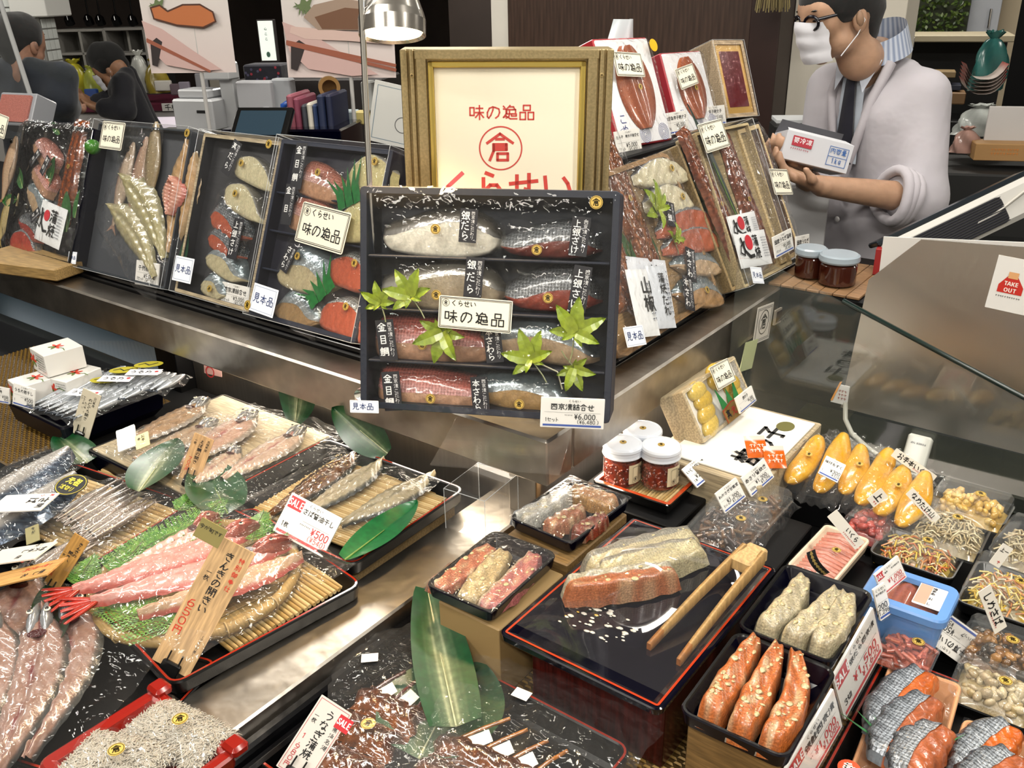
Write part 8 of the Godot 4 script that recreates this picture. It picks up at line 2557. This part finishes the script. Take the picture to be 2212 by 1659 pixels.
	g.slab(ID,rrect(.125,.078,.004,.008),-.006,0,hx("a86a60"))
	part(c,"roe",g,M.flesh)
	# right side: broom, ivy, door, stalls
	c = thing("straw_broom","straw broom tips hanging at the top before the pale wall","broom",face(Vector3(-1.384,1.463,-3.431)),"")
	g = G.new()
	for i in 40:
		var x := (i/39.0 - .5)
		g.tube([Vector3(x*.08,.2,.01*sin(i)),Vector3(x*.125+.004*sin(i*3),.008*sin(i*5),.012*sin(i*2))],.0022,4,hx("6e6240").lerp(hx("8c7e54"),rnd(i)))
	part(c,"straws",g,M.print).set_meta("kind","stuff")
	c = thing("ivy_panel","dense green ivy panel at the upper right behind the clerk","plant",face(Vector3(-1.461,1.234,-5.857),15),"")
	g = G.new()
	for i in 700:
		var lp := Vector3((rng.randf() - .5)*.46,rng.randf()*.5,rng.randf()*.05)
		var tt := Transform3D(Basis.from_euler(Vector3(rng.randf_range(-.8,.8),rng.randf_range(-.8,.8),rng.randf()*TAU)),lp)
		g.poly(tt,PackedVector2Array([Vector2(-.008,0),Vector2(0,-.014),Vector2(.008,0),Vector2(.004,.012),Vector2(-.004,.012)]),hx("2f4a1c").lerp(hx("6a8038"),rng.randf()))
	part(c,"leaves",g,M.leaf).set_meta("kind","stuff")
	g = G.new()
	g.box(mv(0,0,-.03),.48,.5,.02,.002,hx("2a3018"))
	part(c,"backing",g,M.print)
	p = Vector3(-1.176,.677,-6.042)
	g = G.new()
	g.box(ID,.16,2.2,.05,.004,hx("a9adb4"))
	c = struct("door_1",g,M.print,xf(p.x,0,p.z,15))
	g = G.new()
	g.tube([Vector3(.03,1.3,.035),Vector3(.03,1.4,.035)],.007,6,hx("6a6c70"))
	part(c,"door_handle",g,M.chrome)
	p = Vector3(-1.034,.657,-6.277)
	g = G.new()
	g.box(ID,.42,2.6,.05,.004,hx("b3a58c"))
	c = struct("wall_notice",g,M.print,xf(p.x,0,p.z,15))
	for k in [[2122,8,.05,"b8862a"],[2150,5,.07,"b07a30"],[2175,8,.05,"7c9a6a"],[2125,38,.05,"9aa884"],[2160,35,.07,"c9c7c2"],[2118,68,.06,"b8763a"],[2150,75,.05,"a85a30"]]:
		g = G.new()
		if k[2] > .065:
			g.slab(ID,rrect(k[2]*1.2,k[2]*.6,.004),0,.002,hx(k[3]))
		else:
			g.slab(ID,oval(k[2],k[2]*.8,9),0,.002,hx(k[3]))
		part(c,"sticker",g,M.print).transform = Transform3D(Basis.IDENTITY,c.transform.affine_inverse()*(Vector3(-1.185,1.335,-6.426)+(Vector3(-.961,1.329,-6.594) - Vector3(-1.185,1.335,-6.426))*((k[0] - 2150)/100.0) - Vector3(0,(k[1] - 40)*.0026,0))) 
	c = thing("back_counter","dark back counter with a cream top and open shelves, right of the clerk","counter",face(Vector3(-1.052,.979,-4.792),15),"")
	g = G.new()
	g.box(mv(0,.31,-.15),.52,.03,.36,.004,hx("b3a88e"))
	part(c,"top",g,M.print)
	g = G.new()
	g.box(mv(0,-1.1,-.28),.52,1.41,.04,.004,hx("0c0b0b"))
	g.box(mv(0.0,-1.1,-.1),.52,1.06,.3,.004,hx("0c0b0b"))
	part(c,"carcass",g,M.print)
	for k in [[Vector3(-1.013,1.16,-4.509),.12,.025,"8a7450","pale wooden tray on the back counter's upper shelf"],[Vector3(-.968,1.108,-4.515),.09,.022,"1c2030","dark folded cloth under the wooden tray"],[Vector3(-.945,1.051,-4.501),.1,.05,"7a5c3c","brown box low on the back counter's shelf"]]:
		crate("shelf_box",k[4],"box",k[0],k[1],k[2],.12,k[3],M.print,15)
	crate("small_card","clear card with a ringed sign standing behind the clerk's neck","card",Vector3(-1.236,1.267,-4.672),.1,.045,.003,"8f8c88",M.card,15)
	sack("teal goods in a clear plastic bag before the black column",Vector3(-.67,1.19,-3.688),.15,.18,"2c5c58",M.plastic,1.0)
	c = thing("paper_stack","stack of red edged paper trays under the teal bag","paper trays",face(Vector3(-.664,1.194,-3.557),20),"")
	for i in 5:
		g = G.new()
		g.grid(10,6,func(a,b): return Vector3((a - .5)*.13,.012*i+.05*pow(absf(2*a - 1),3),(b - .5)*.12),func(a,_b): return hx("b5a8a0").lerp(hx("9a4038"),float(absf(2*a - 1) > .8)))
		part(c,"tray",g,M.print)
	sack("crumpled white plastic bag on the black unit",Vector3(-.597,1.094,-3.279),.17,.085,"9fa39f",M.plastic,.4)
	sack("small pinkish bag of scraps beside the white plastic bag",Vector3(-.596,1.06,-3.123),.1,.07,"9a7a70",M.plastic,.7)
	c = thing("carton","brown carton with orange lettering holding a white board, at the right edge","carton",face(Vector3(-.483,1.048,-3.134),22),"")
	g = G.new()
	g.box(ID,.19,.05,.1,.002,hx("8f6c40"))
	part(c,"carton",g,M.print)
	g = G.new()
	g.box(mv(.02,.04,-.03),.16,.11,.01,.002,hx("aaa6a4"))
	part(c,"board",g,M.print)
	g = G.new()
	smallprint(g,mv(0,0,.0505),-.05,.015,.03,.038,2,hx("b8702c"))
	g.circ(mv(0,0,.0505),.055,.026,.014,.002,hx("b8702c"))
	part(c,"print",g,M.print)
	crate("black_unit","black unit carrying bags and carton at the right edge","cabinet",Vector3(-.457,.723,-3.18),.5,.3,.35,"0a0a0a",M.print,20)
	crate("black_unit","black base cabinet below the black unit at the right edge","cabinet",Vector3(-.62,0.0,-2.95),.9,.84,.35,"0a0a0a",M.print,20)
	p = Vector3(-.606,1.065,-4.218)
	slab_box("wall_pillar",M.black_matt,p.x - .09,0.0,p.z - .3,p.x+.16,2.8,p.z)
	# fan unit lying on the guard
	var u := Vector3(-.529,1.008,-2.073)
	var v := Vector3(-.292,1.152,-2.334)
	var L := (v - u).length()
	var ex := (v - u).normalized()
	var ez := Vector3(.55,.35,.76)
	ez = (ez - ex*ez.dot(ex)).normalized()
	var ft := Transform3D(Basis(ex,ez.cross(ex),ez),u)
	c = thing("fan_unit","long white fan unit with a black grille slanting at the right edge","fan",ft,"")
	g = G.new()
	g.box(mv(L*.5,-.085,-.03),L,.085,.05,.012,hx("b5b3ae"))
	part(c,"body",g,M.plastic)
	g = G.new()
	g.box(mv(L*.5,-.001,-.045),L,.012,.05,.003,hx("1c2026"))
	part(c,"top_strip",g,M.plastic)
	g = G.new()
	g.slab(mv(L*.42,-.076,-.004),rrect(L*.68,.062,.012),0,.0005,hx("0d0f12"))
	part(c,"grille_back",g,M.print)
	for i in 11:
		g = G.new()
		g.box(mv(L*.42,-.074+i*.0056,-.002),L*.67,.0018,.004,.0004,hx("23262c"))
		part(c,"slat",g,M.plastic)
	g = G.new()
	g.tube([u+ex*L*.45+ez*.012 - Vector3(0,.06,0),u+ex*L*.75+ez*.015 - Vector3(0,.055,0),u+ex*L*1.05+ez*.01 - Vector3(0,.02,0)],.004,7,hx("a8a49c"))
	solo("cord","thin pale cord running across the fan unit","cord",g,M.plastic)
	crate("white_box","white papers on a black box behind the last gift boxes","box",Vector3(-.995,1.076,-2.758),.16,.09,.12,"131315",M.print,30)
	crate("white_carton","white carton low behind the pale wood box, left of the clerk","carton",Vector3(-.868,.82,-2.507),.12,.22,.1,"b4b4b6",M.print,30)
	crate("paper_pad","white paper pad on the black box beside the clerk","paper",Vector3(-1.014,1.164,-2.792),.14,.012,.11,"c4c6c8",M.print,30)

# ---------------------------------------------------------------- people: bones with radii, joined by a smooth minimum and meshed as surface nets
func nets(g: G,bones: Array,cell: float,k: float,colf: Callable) -> void:
	var lo := Vector3.ONE*1e9
	var hi := -lo
	for b: Array in bones:
		var r: float = maxf(b[2],b[3])+k+cell*2
		for p: Vector3 in [b[0],b[1]]:
			lo = lo.min(p - Vector3.ONE*r)
			hi = hi.max(p+Vector3.ONE*r)
	var n := Vector3i(((hi - lo)/cell).ceil())+Vector3i.ONE
	var fld := PackedFloat32Array()
	fld.resize(n.x*n.y*n.z)
	fld.fill(1.0)
	for b: Array in bones:
		var p: Vector3 = b[0]
		var d: Vector3 = b[1] - p
		var dd := maxf(d.length_squared(),1e-9)
		var r := maxf(b[2],b[3])+k+cell*2
		var i0 := Vector3i(((p.min(b[1]) - Vector3.ONE*r - lo)/cell).floor()).clamp(Vector3i.ZERO,n - Vector3i.ONE)
		var i1 := Vector3i(((p.max(b[1])+Vector3.ONE*r - lo)/cell).ceil()).clamp(Vector3i.ZERO,n - Vector3i.ONE)
		for x in range(i0.x,i1.x+1):
			for y in range(i0.y,i1.y+1):
				for z in range(i0.z,i1.z+1):
					var q := lo+Vector3(x,y,z)*cell - p
					var u := clampf(q.dot(d)/dd,0,1)
					var e := (q - d*u).length() - lerpf(b[2],b[3],u)
					var at := (x*n.y+y)*n.z+z
					var o := fld[at]
					var h := maxf(k - absf(o - e),0)/k
					fld[at] = minf(o,e) - h*h*k*.25
	var id := PackedInt32Array()
	id.resize(fld.size())
	id.fill(-1)
	var base := g.v.size()
	var sx := n.y*n.z
	var off := [0,1,n.z,n.z+1,sx,sx+1,sx+n.z,sx+n.z+1]
	for x in n.x - 1:
		for y in n.y - 1:
			for z in n.z - 1:
				var at := (x*n.y+y)*n.z+z
				var m := 0
				for c in 8:
					if fld[at+off[c]] < 0:
						m += 1
				if m == 0 or m == 8:
					continue
				var s := Vector3.ZERO
				var cnt := 0
				for e in [[0,1],[2,3],[4,5],[6,7],[0,2],[1,3],[4,6],[5,7],[0,4],[1,5],[2,6],[3,7]]:
					var a := fld[at+off[e[0]]]
					var b := fld[at+off[e[1]]]
					if (a < 0) != (b < 0):
						var u := a/(a - b)
						var pa := Vector3(e[0] >> 2,(e[0] >> 1) & 1,e[0] & 1)
						s += pa.lerp(Vector3(e[1] >> 2,(e[1] >> 1) & 1,e[1] & 1),u)
						cnt += 1
				id[at] = g.v.size()
				var p := lo+(Vector3(x,y,z)+s/cnt)*cell
				g.v.append(p); g.n.append(Vector3.ZERO); g.c.append(colf.call(p)); g.uv.append(Vector2.ZERO)
	for x in range(1,n.x - 1):
		for y in range(1,n.y - 1):
			for z in range(1,n.z - 1):
				var at := (x*n.y+y)*n.z+z
				var a := fld[at]
				for ax in 3:
					var st: int = [sx,n.z,1][ax]
					var b := fld[at+st]
					if (a < 0) == (b < 0):
						continue
					var s1: int = [n.z,1,sx][ax]
					var s2: int = [1,sx,n.z][ax]
					var q := [id[at - s1 - s2],id[at - s2],id[at],id[at - s1]]
					if a >= 0:
						q.reverse()
					var nn := (g.v[q[2]] - g.v[q[0]]).cross(g.v[q[3]] - g.v[q[1]])
					for v: int in q:
						g.n[v] += nn
					g.ix.append_array([q[0],q[2],q[1],q[0],q[3],q[2]])
	for v in range(base,g.v.size()):
		g.n[v] = g.n[v].normalized() if g.n[v].length_squared() > 0 else Vector3.UP

# five fingers and a palm, from the wrist towards dir, palm facing up
func hand_bones(w: Vector3,dir: Vector3,up: Vector3,out: Array,curl := .5) -> void:
	var d := dir.normalized()
	var s := d.cross(up).normalized()
	var u := s.cross(d).normalized()
	for i in 4:
		var o := s*(i - 1.5)*.021
		var k := w+d*.085+o
		out.append([w+o*.5,k,.017,.013])
		var L: float = [.072,.082,.076,.058][i]
		var a := k+(d*cos(curl*.5)+u*sin(curl*.5))*L*.5
		var b := a+(d*cos(curl*1.3)+u*sin(curl*1.3))*L*.32
		out.append([k,a,.0105,.0092])
		out.append([a,b,.0092,.0085])
		out.append([b,b+(d*cos(curl*2)+u*sin(curl*2))*L*.26,.0085,.007])
	var t := w+d*.025 - s*.028
	var t2 := t+(d*.6 - s*.7+u*.3).normalized()*.04
	out.append([w+d*.01,t,.016,.014])
	out.append([t,t2,.013,.0105])
	out.append([t2,t2+(d*.8 - s*.2+u*.5).normalized()*.032,.0105,.0085])

# head in its own frame: z towards the face, y up, origin between the ears
func head_bones(t: Transform3D,s: float) -> Array:
	var o := []
	for b in [[0,.03,-.022,0,.035,.02,.08,.076],[0,-.03,.035,0,-.072,.06,.052,.028],[-.035,-.05,.02,.035,-.05,.02,.035,.035],[0,.03,.078,0,-.018,.105,.012,.013],[-.035,.038,.062,.035,.038,.062,.022,.022],[-.018,-.016,.092,.018,-.016,.092,.009,.009],[-.016,-.047,.084,.016,-.047,.084,.009,.009],[0,-.04,-.025,0,-.12,-.045,.05,.05],[-.045,0.0,.055,.045,0.0,.055,.02,.02]]:
		o.append([t*Vector3(b[0],b[1],b[2]),t*Vector3(b[3],b[4],b[5]),b[6]*s,b[7]*s])
	return o

func person(label: String,t: Transform3D,hd: Transform3D,o: Dictionary) -> void:
	var c := thing("person",label,"person",Transform3D.IDENTITY)
	c.position = Vector3(t.origin.x,0.0,t.origin.z)
	var inv := Transform3D(Basis.IDENTITY,-c.position)
	var f: float = o.get("cell",.014)
	var sk := hx(o.get("skin","a87654"))
	var H := func(x,y,z): return inv*(t*Vector3(x,y,z))
	var ht := inv*hd
	var nk: Vector3 = H.call(0,.06,.008)
	# skin: head, neck, chest core, arms and hands
	var g := G.new()
	nets(g,head_bones(ht,1.0)+[[ht*Vector3(0,-.11,-.045),nk,.049,.047],[nk,H.call(0,-.2,0),.047,.05]],o.get("head_cell",.007),.022,func(p: Vector3):
		var q: Vector3 = ht.affine_inverse()*p
		return sk.lerp(hx("8a4a3c"),.5*float(absf(q.x) < .022 and q.y < -.035 and q.y > -.058 and q.z > .07)))
	var sleeve := []
	for a: Array in o.arms:
		var bn := [[a[0],a[1],.048,.042],[a[1],a[2],.043,.027]]
		for b: Array in bn:
			b[0] = inv*(b[0] as Vector3)
			b[1] = inv*(b[1] as Vector3)
		var hb := []
		hand_bones(bn[1][1],a[3],a[4],hb,o.get("curl",.5))
		nets(g,bn+hb,.0075,.012,func(_p): return sk)
		sleeve.append([bn[0][0],bn[0][1],.064,.066])
		if a[5] > 0:
			sleeve.append([bn[1][0],(bn[1][0] as Vector3).lerp(bn[1][1],a[5]),.068,.06])
	part(c,"body",g,M.skin)
	# garment
	g = G.new()
	var col := hx(o.coat)
	var tor := []
	for x in [-1,1]:
		tor += [[H.call(x*.115,-.03,0),H.call(x*.06,.005,-.03),.06,.05],[H.call(x*.078,-.08,.02),H.call(x*.07,-.36,.02),.098,.1],[H.call(x*.07,-.36,.02),H.call(x*.08,-.72,0.0),.1,.115]]
	nets(g,tor+sleeve,f,.035,func(p: Vector3): return col*(.96+.05*sin(p.y*31+p.x*17)))
	part(c,"coat",g,M.cloth)
	g = G.new()
	for x in [-1,1]:
		g.tube([H.call(x*.09,-.7,0),H.call(x*.095,-.95,.01),Vector3(H.call(x*.1,0,0).x,.06,H.call(x*.1,0,0).z)],[.11,.085,.06],12,hx("16161a"))
	part(c,"trousers",g,M.cloth)
	for x in [-1,1]:
		g = G.new()
		g.ball(Transform3D(ht.basis,ht*Vector3(x*.076,-.005,-.012)),Vector3(.012,.034,.02),10,8,sk)
		g.ball(Transform3D(ht.basis,ht*Vector3(x*.084,-.003,-.008)),Vector3(.008,.02,.011),8,6,sk*.7)
		part(c,"ear",g,M.skin)
		g = G.new()
		g.ball(Transform3D(ht.basis,ht*Vector3(x*.031,.018,.082)),Vector3(.013,.006,.008),8,6,hx("0c0a0a"))
		g.ball(Transform3D(ht.basis,ht*Vector3(x*.033,.041,.086)),Vector3(.02,.0035,.006),8,4,hx("14100e"))
		part(c,"eye",g,M.plastic)
	# hair or cap
	g = G.new()
	var hb := [[ht*Vector3(0,.05,-.032),ht*Vector3(0,.055,.012),.087,.082],[ht*Vector3(0,0.0,-.062),ht*Vector3(0,-.045,-.058),.062,.045],[ht*Vector3(-.045,.05,0.0),ht*Vector3(.045,.05,0.0),.05,.05],[ht*Vector3(-.062,.02,.018),ht*Vector3(.062,.02,.018),.022,.022]]
	nets(g,hb,.009,.02,func(p: Vector3): return hx("0a0909")*(.8+.5*absf(sin(p.x*300+p.z*220))))
	part(c,"hair",g,M.cloth)
	if o.has("cap"):
		g = G.new()
		nets(g,[[ht*Vector3(0,.07,-.04),ht*Vector3(0,.085,.01),.09,.086],[ht*Vector3(0,.13,0.0),ht*Vector3(0,.1,-.03),.05,.06]],.01,.02,func(_p): return hx("0d0f12"))
		part(c,"cap",g,M.cloth)
	# face mask with pleats and loops
	if o.get("mask",true):
		g = G.new()
		g.grid(20,16,func(a,b):
			var an: float = (a - .5)*2.5
			var y: float = .012 - .1*b
			var zz: float = .062+.05*cos(an*.9)*(1.0 - .25*absf(b - .4))+.004*absf(sin(b*9.4))+.012*exp(-an*an*6)*(1 - b)
			return ht*Vector3(sin(an)*.066*(1 - .12*b),y+.012*exp(-an*an*4)*(1 - b),zz - .03*(1 - cos(an))),func(_a,b): return hx("c9c9cf")*(.9+.1*absf(sin(b*9.4))))
		part(c,"face_mask",g,M.cloth)
		g = G.new()
		for x in [-1,1]:
			g.tube([ht*Vector3(x*.066,.006,.04),ht*Vector3(x*.084,.024,-.006),ht*Vector3(x*.086,-.01,-.02),ht*Vector3(x*.08,-.04,0.0),ht*Vector3(x*.06,-.082,.04)],.0016,5,hx("d0d0d4"))
		part(c,"mask_loop",g,M.cloth)
	if o.get("shirt",false):
		# collar, tie, glasses, name band
		g = G.new()
		g.grid(60,3,func(a,b):
			var an: float = PI+lerpf(-2.7,2.7,a)
			return nk+t.basis*Vector3(sin(an)*(.066+.018*b),.04 - .055*b+.026*(1 - cos(an))*(1 - b*.3),cos(an)*(.07+.022*b) - .006),func(a,b): return hx("b4bac6").lerp(hx("6c7a94"),float(fmod(a*30,1.0) < .3)))
		for x in [-1,1]:
			g.tri(nk+t.basis*Vector3(x*.008,0.0,.096),nk+t.basis*Vector3(x*.07,.008,.072),nk+t.basis*Vector3(x*.044,-.07,.112),hx("b4bac6"))
		g.quad(H.call(-.04,-.2,.122),H.call(.04,-.2,.122),H.call(.035,.02,.096),H.call(-.035,.02,.096),hx("b0b8c4"))
		part(c,"collar",g,M.cloth,"striped shirt collar")
		g = G.new()
		g.loft([PackedVector3Array([H.call(-.016,.045,.088),H.call(.016,.045,.088),H.call(.014,.04,.104),H.call(-.014,.04,.104)]),PackedVector3Array([H.call(-.013,.01,.104),H.call(.013,.01,.104),H.call(.012,.01,.116),H.call(-.012,.01,.116)]),PackedVector3Array([H.call(-.03,-.2,.124),H.call(.03,-.2,.124),H.call(.028,-.2,.132),H.call(-.028,-.2,.132)])],[hx("10141f"),hx("10141f"),hx("10141f")])
		part(c,"necktie",g,M.cloth,"dark navy necktie")
		for x in [-1,1]:
			g = G.new()
			g.tube([H.call(x*.072,.055,.045),H.call(x*.066,-.02,.1),H.call(x*.04,-.13,.122),H.call(x*.004,-.25,.124)],[.014,.013,.012,.01],8,col)
			part(c,"lapel",g,M.cloth)
		g = G.new()
		for x in [-1,1]:
			var pts := []
			for i in 17:
				var an := TAU*i/16
				pts.append(ht*Vector3(x*.034+.026*cos(an),.014+.018*sin(an)*(.9 if sin(an) > 0 else 1.0),.1 - .01*absf(x*.034+.026*cos(an))/.06))
			g.tube(pts,.0042,6,hx("0b0b0d"),false)
			g.tube([ht*Vector3(x*.06,.022,.09),ht*Vector3(x*.08,.018,-.005)],.0042,6,hx("0b0b0d"))
		g.tube([ht*Vector3(-.01,.018,.103),ht*Vector3(.01,.018,.103)],.0025,5,hx("0b0b0d"))
		part(c,"glasses",g,M.plastic)
		g = G.new()
		var bt := Transform3D(t.basis,H.call(.085,-.285,.14))
		g.slab(bt*xf(0,0,0,18),PackedVector2Array([Vector2(-.03,.02),Vector2(.04,.02),Vector2(.04,.055),Vector2(-.03,.055)]),0,.0008,hx("c2c0bc"))
		g.circ(bt*xf(0,0,0,18),-.034,.003,.0085,.0014,INK,.001)
		txt(g,bt*xf(0,0,0,18),"くらせい",-.022,.011,.016,INK,.12,false,1.0,.001)
		part(c,"name_band",g,M.print)
		g = G.new()
		for y in [-.36,-.5,-.64]:
			g.ball(Transform3D(t.basis,H.call(0.0,y,.134)),Vector3(.009,.009,.004),10,6,hx("b5b2b2"))
		part(c,"button",g,M.plastic)
		# rolled cuff
		var a: Array = o.arms[0]
		var e: Vector3 = inv*(a[1] as Vector3)
		var ax: Vector3 = ((inv*(a[2] as Vector3)) - e).normalized()
		g = G.new()
		for k in 3:
			var ring := []
			var p := e+ax*(.055+.016*k)
			var s := ax.cross(Vector3.UP).normalized()
			var u := s.cross(ax)
			for i in 21:
				var an := TAU*i/20
				ring.append(p+(s*cos(an)+u*sin(an))*(.066+.004*sin(an*3+k)))
			g.tube(ring,.014,7,col,false)
		part(c,"rolled_cuff",g,M.cloth)

func people() -> void:
	# the clerk in the white coat, turned to the left, holding a carton
	var hp := Vector3(-.83,1.466,-2.508)
	var hd := Transform3D(Basis(Vector3.UP,deg_to_rad(37.4 - 78))*Basis(Vector3.RIGHT,deg_to_rad(14))*Basis(Vector3.BACK,deg_to_rad(2)),hp)
	var sh := Vector3(-.76,1.305,-2.666)
	var body := Transform3D(Basis(Vector3.UP,deg_to_rad(37.4 - 56))*Basis(Vector3.RIGHT,deg_to_rad(6)),sh)
	var ls := body*Vector3(.15,-.03,0.0)
	var rs := body*Vector3(-.15,-.03,0.0)
	person("man in a white work coat, navy tie, glasses and face mask, holding a small carton",body,hd,{"coat": "a9a5ab","skin": "b08b70","shirt": true,"head_cell": .006,"curl": .55,"arms": [[ls,Vector3(-.578,1.017,-2.563),Vector3(-.764,1.072,-2.328),Vector3(-.85,1.113,-2.27) - Vector3(-.764,1.074,-2.328),Vector3.UP,.12],[rs,Vector3(-.853,.995,-2.588),Vector3(-.853,1.085,-2.417),Vector3(-.879,1.127,-2.339) - Vector3(-.853,1.085,-2.417),Vector3.UP,.3]]})
	var a := [fx(-.789,1.122,-2.322,37,12,-14.4),.1764,.0723]
	var t: Transform3D = a[0]
	var w: float = a[1]
	var h: float = a[2]
	var c := thing("carton","white carton with red and blue stamps in the clerk's hands","carton",t)
	var g := G.new()
	g.box(mv(0,0,-.062),w,h,.12,.001,hx("b4b5ba"))
	part(c,"carton",g,M.print)
	g = G.new()
	g.quad(Vector3(-w*.49,h,-.004),Vector3(w*.49,h,-.004),Vector3(w*.44,h+.012,-.05),Vector3(-w*.44,h+.012,-.05),hx("c4c5ca"))
	g.quad(Vector3(-w*.5,h,-.122),Vector3(w*.5,h,-.122),Vector3(w*.48,h+.035,-.1),Vector3(-w*.48,h+.035,-.1),hx("55565a"))
	part(c,"flap",g,M.print)
	g = G.new()
	g.rect(ID,-w*.4,h*.52,-w*.1,h*.86,hx("9a2030"))
	txt(g,ID,"要冷凍",-w*.385,h*.82,w*.088,hx("d8c8cc"),.12,false,1.05,.0009)
	smallprint(g,ID,-w*.4,h*.36,-w*.12,h*.46,1,hx("9a3040"))
	var bl := hx("2c5a9a")
	g.line(ID,[Vector2(w*.16,h*.16),Vector2(w*.44,h*.16),Vector2(w*.44,h*.8),Vector2(w*.16,h*.8),Vector2(w*.16,h*.16)],w*.008,bl)
	g.line(ID,[Vector2(w*.16,h*.46),Vector2(w*.44,h*.46)],w*.008,bl)
	txt(g,ID,"内容量",w*.175,h*.76,w*.083,bl,.1)
	txt(g,ID,"1kg",w*.22,h*.43,w*.085,bl,.1)
	var sd := Transform3D(Basis(Vector3.UP,PI/2),Vector3(w/2,0,-.062))
	smallprint(g,sd,-.03,h*.2,.03,h*.6,3,bl)
	part(c,"print",g,M.print)
	# the worker in the black cap at the stall behind
	var b2 := Vector3(-5.48,1.083,-3.251)
	var wb := Transform3D(Basis(Vector3.UP,deg_to_rad(37.4 - 75))*Basis(Vector3.RIGHT,deg_to_rad(14)),b2+Vector3(0,.02,0))
	var wh := Transform3D(Basis(Vector3.UP,deg_to_rad(37.4 - 85))*Basis(Vector3.RIGHT,deg_to_rad(24)),Vector3(-5.557,1.137,-3.221))
	person("worker in a black cap and dark jacket bending over the stall behind",wb,wh,{"coat": "12141a","skin": "9a7054","cap": true,"head_cell": .011,"cell": .02,"arms": [[wb*Vector3(.17,-.03,0),Vector3(-5.291,.926,-3.102),Vector3(-5.42,.944,-3.013),Vector3(-5.463,.963,-2.991) - Vector3(-5.42,.944,-3.013),Vector3.UP,.7],[wb*Vector3(-.17,-.03,0),Vector3(-5.676,.929,-3.222),Vector3(-5.692,.944,-3.149),Vector3(-5.732,.963,-3.129) - Vector3(-5.692,.944,-3.149),Vector3.UP,.7]]})
	var b3 := Vector3(-4.173,1.274,-2.018)
	wb = Transform3D(Basis(Vector3.UP,deg_to_rad(37.4+170)),b3)
	wh = Transform3D(Basis(Vector3.UP,deg_to_rad(37.4+160)),Vector3(-4.204,1.369,-2.048))
	person("dark haired person in a navy jacket seen from behind through the clear screen",wb,wh,{"coat": "1b2028","skin": "8a6450","mask": false,"head_cell": .011,"cell": .02,"arms": [[wb*Vector3(-.18,-.03,0),Vector3(-4.022,1.151,-2.066),Vector3(-4.181,1.091,-2.186),Vector3(-4.255,1.069,-2.255) - Vector3(-4.181,1.091,-2.186),Vector3.UP,.8],[wb*Vector3(.18,-.03,0),Vector3(-4.232,1.11,-1.883),Vector3(-4.401,1.029,-1.984),Vector3(.2,0,-1),Vector3.UP,.8]]})

func build_all() -> void:
	upper_shelf()
	left_well()
	right_well()
	surroundings()
	people()
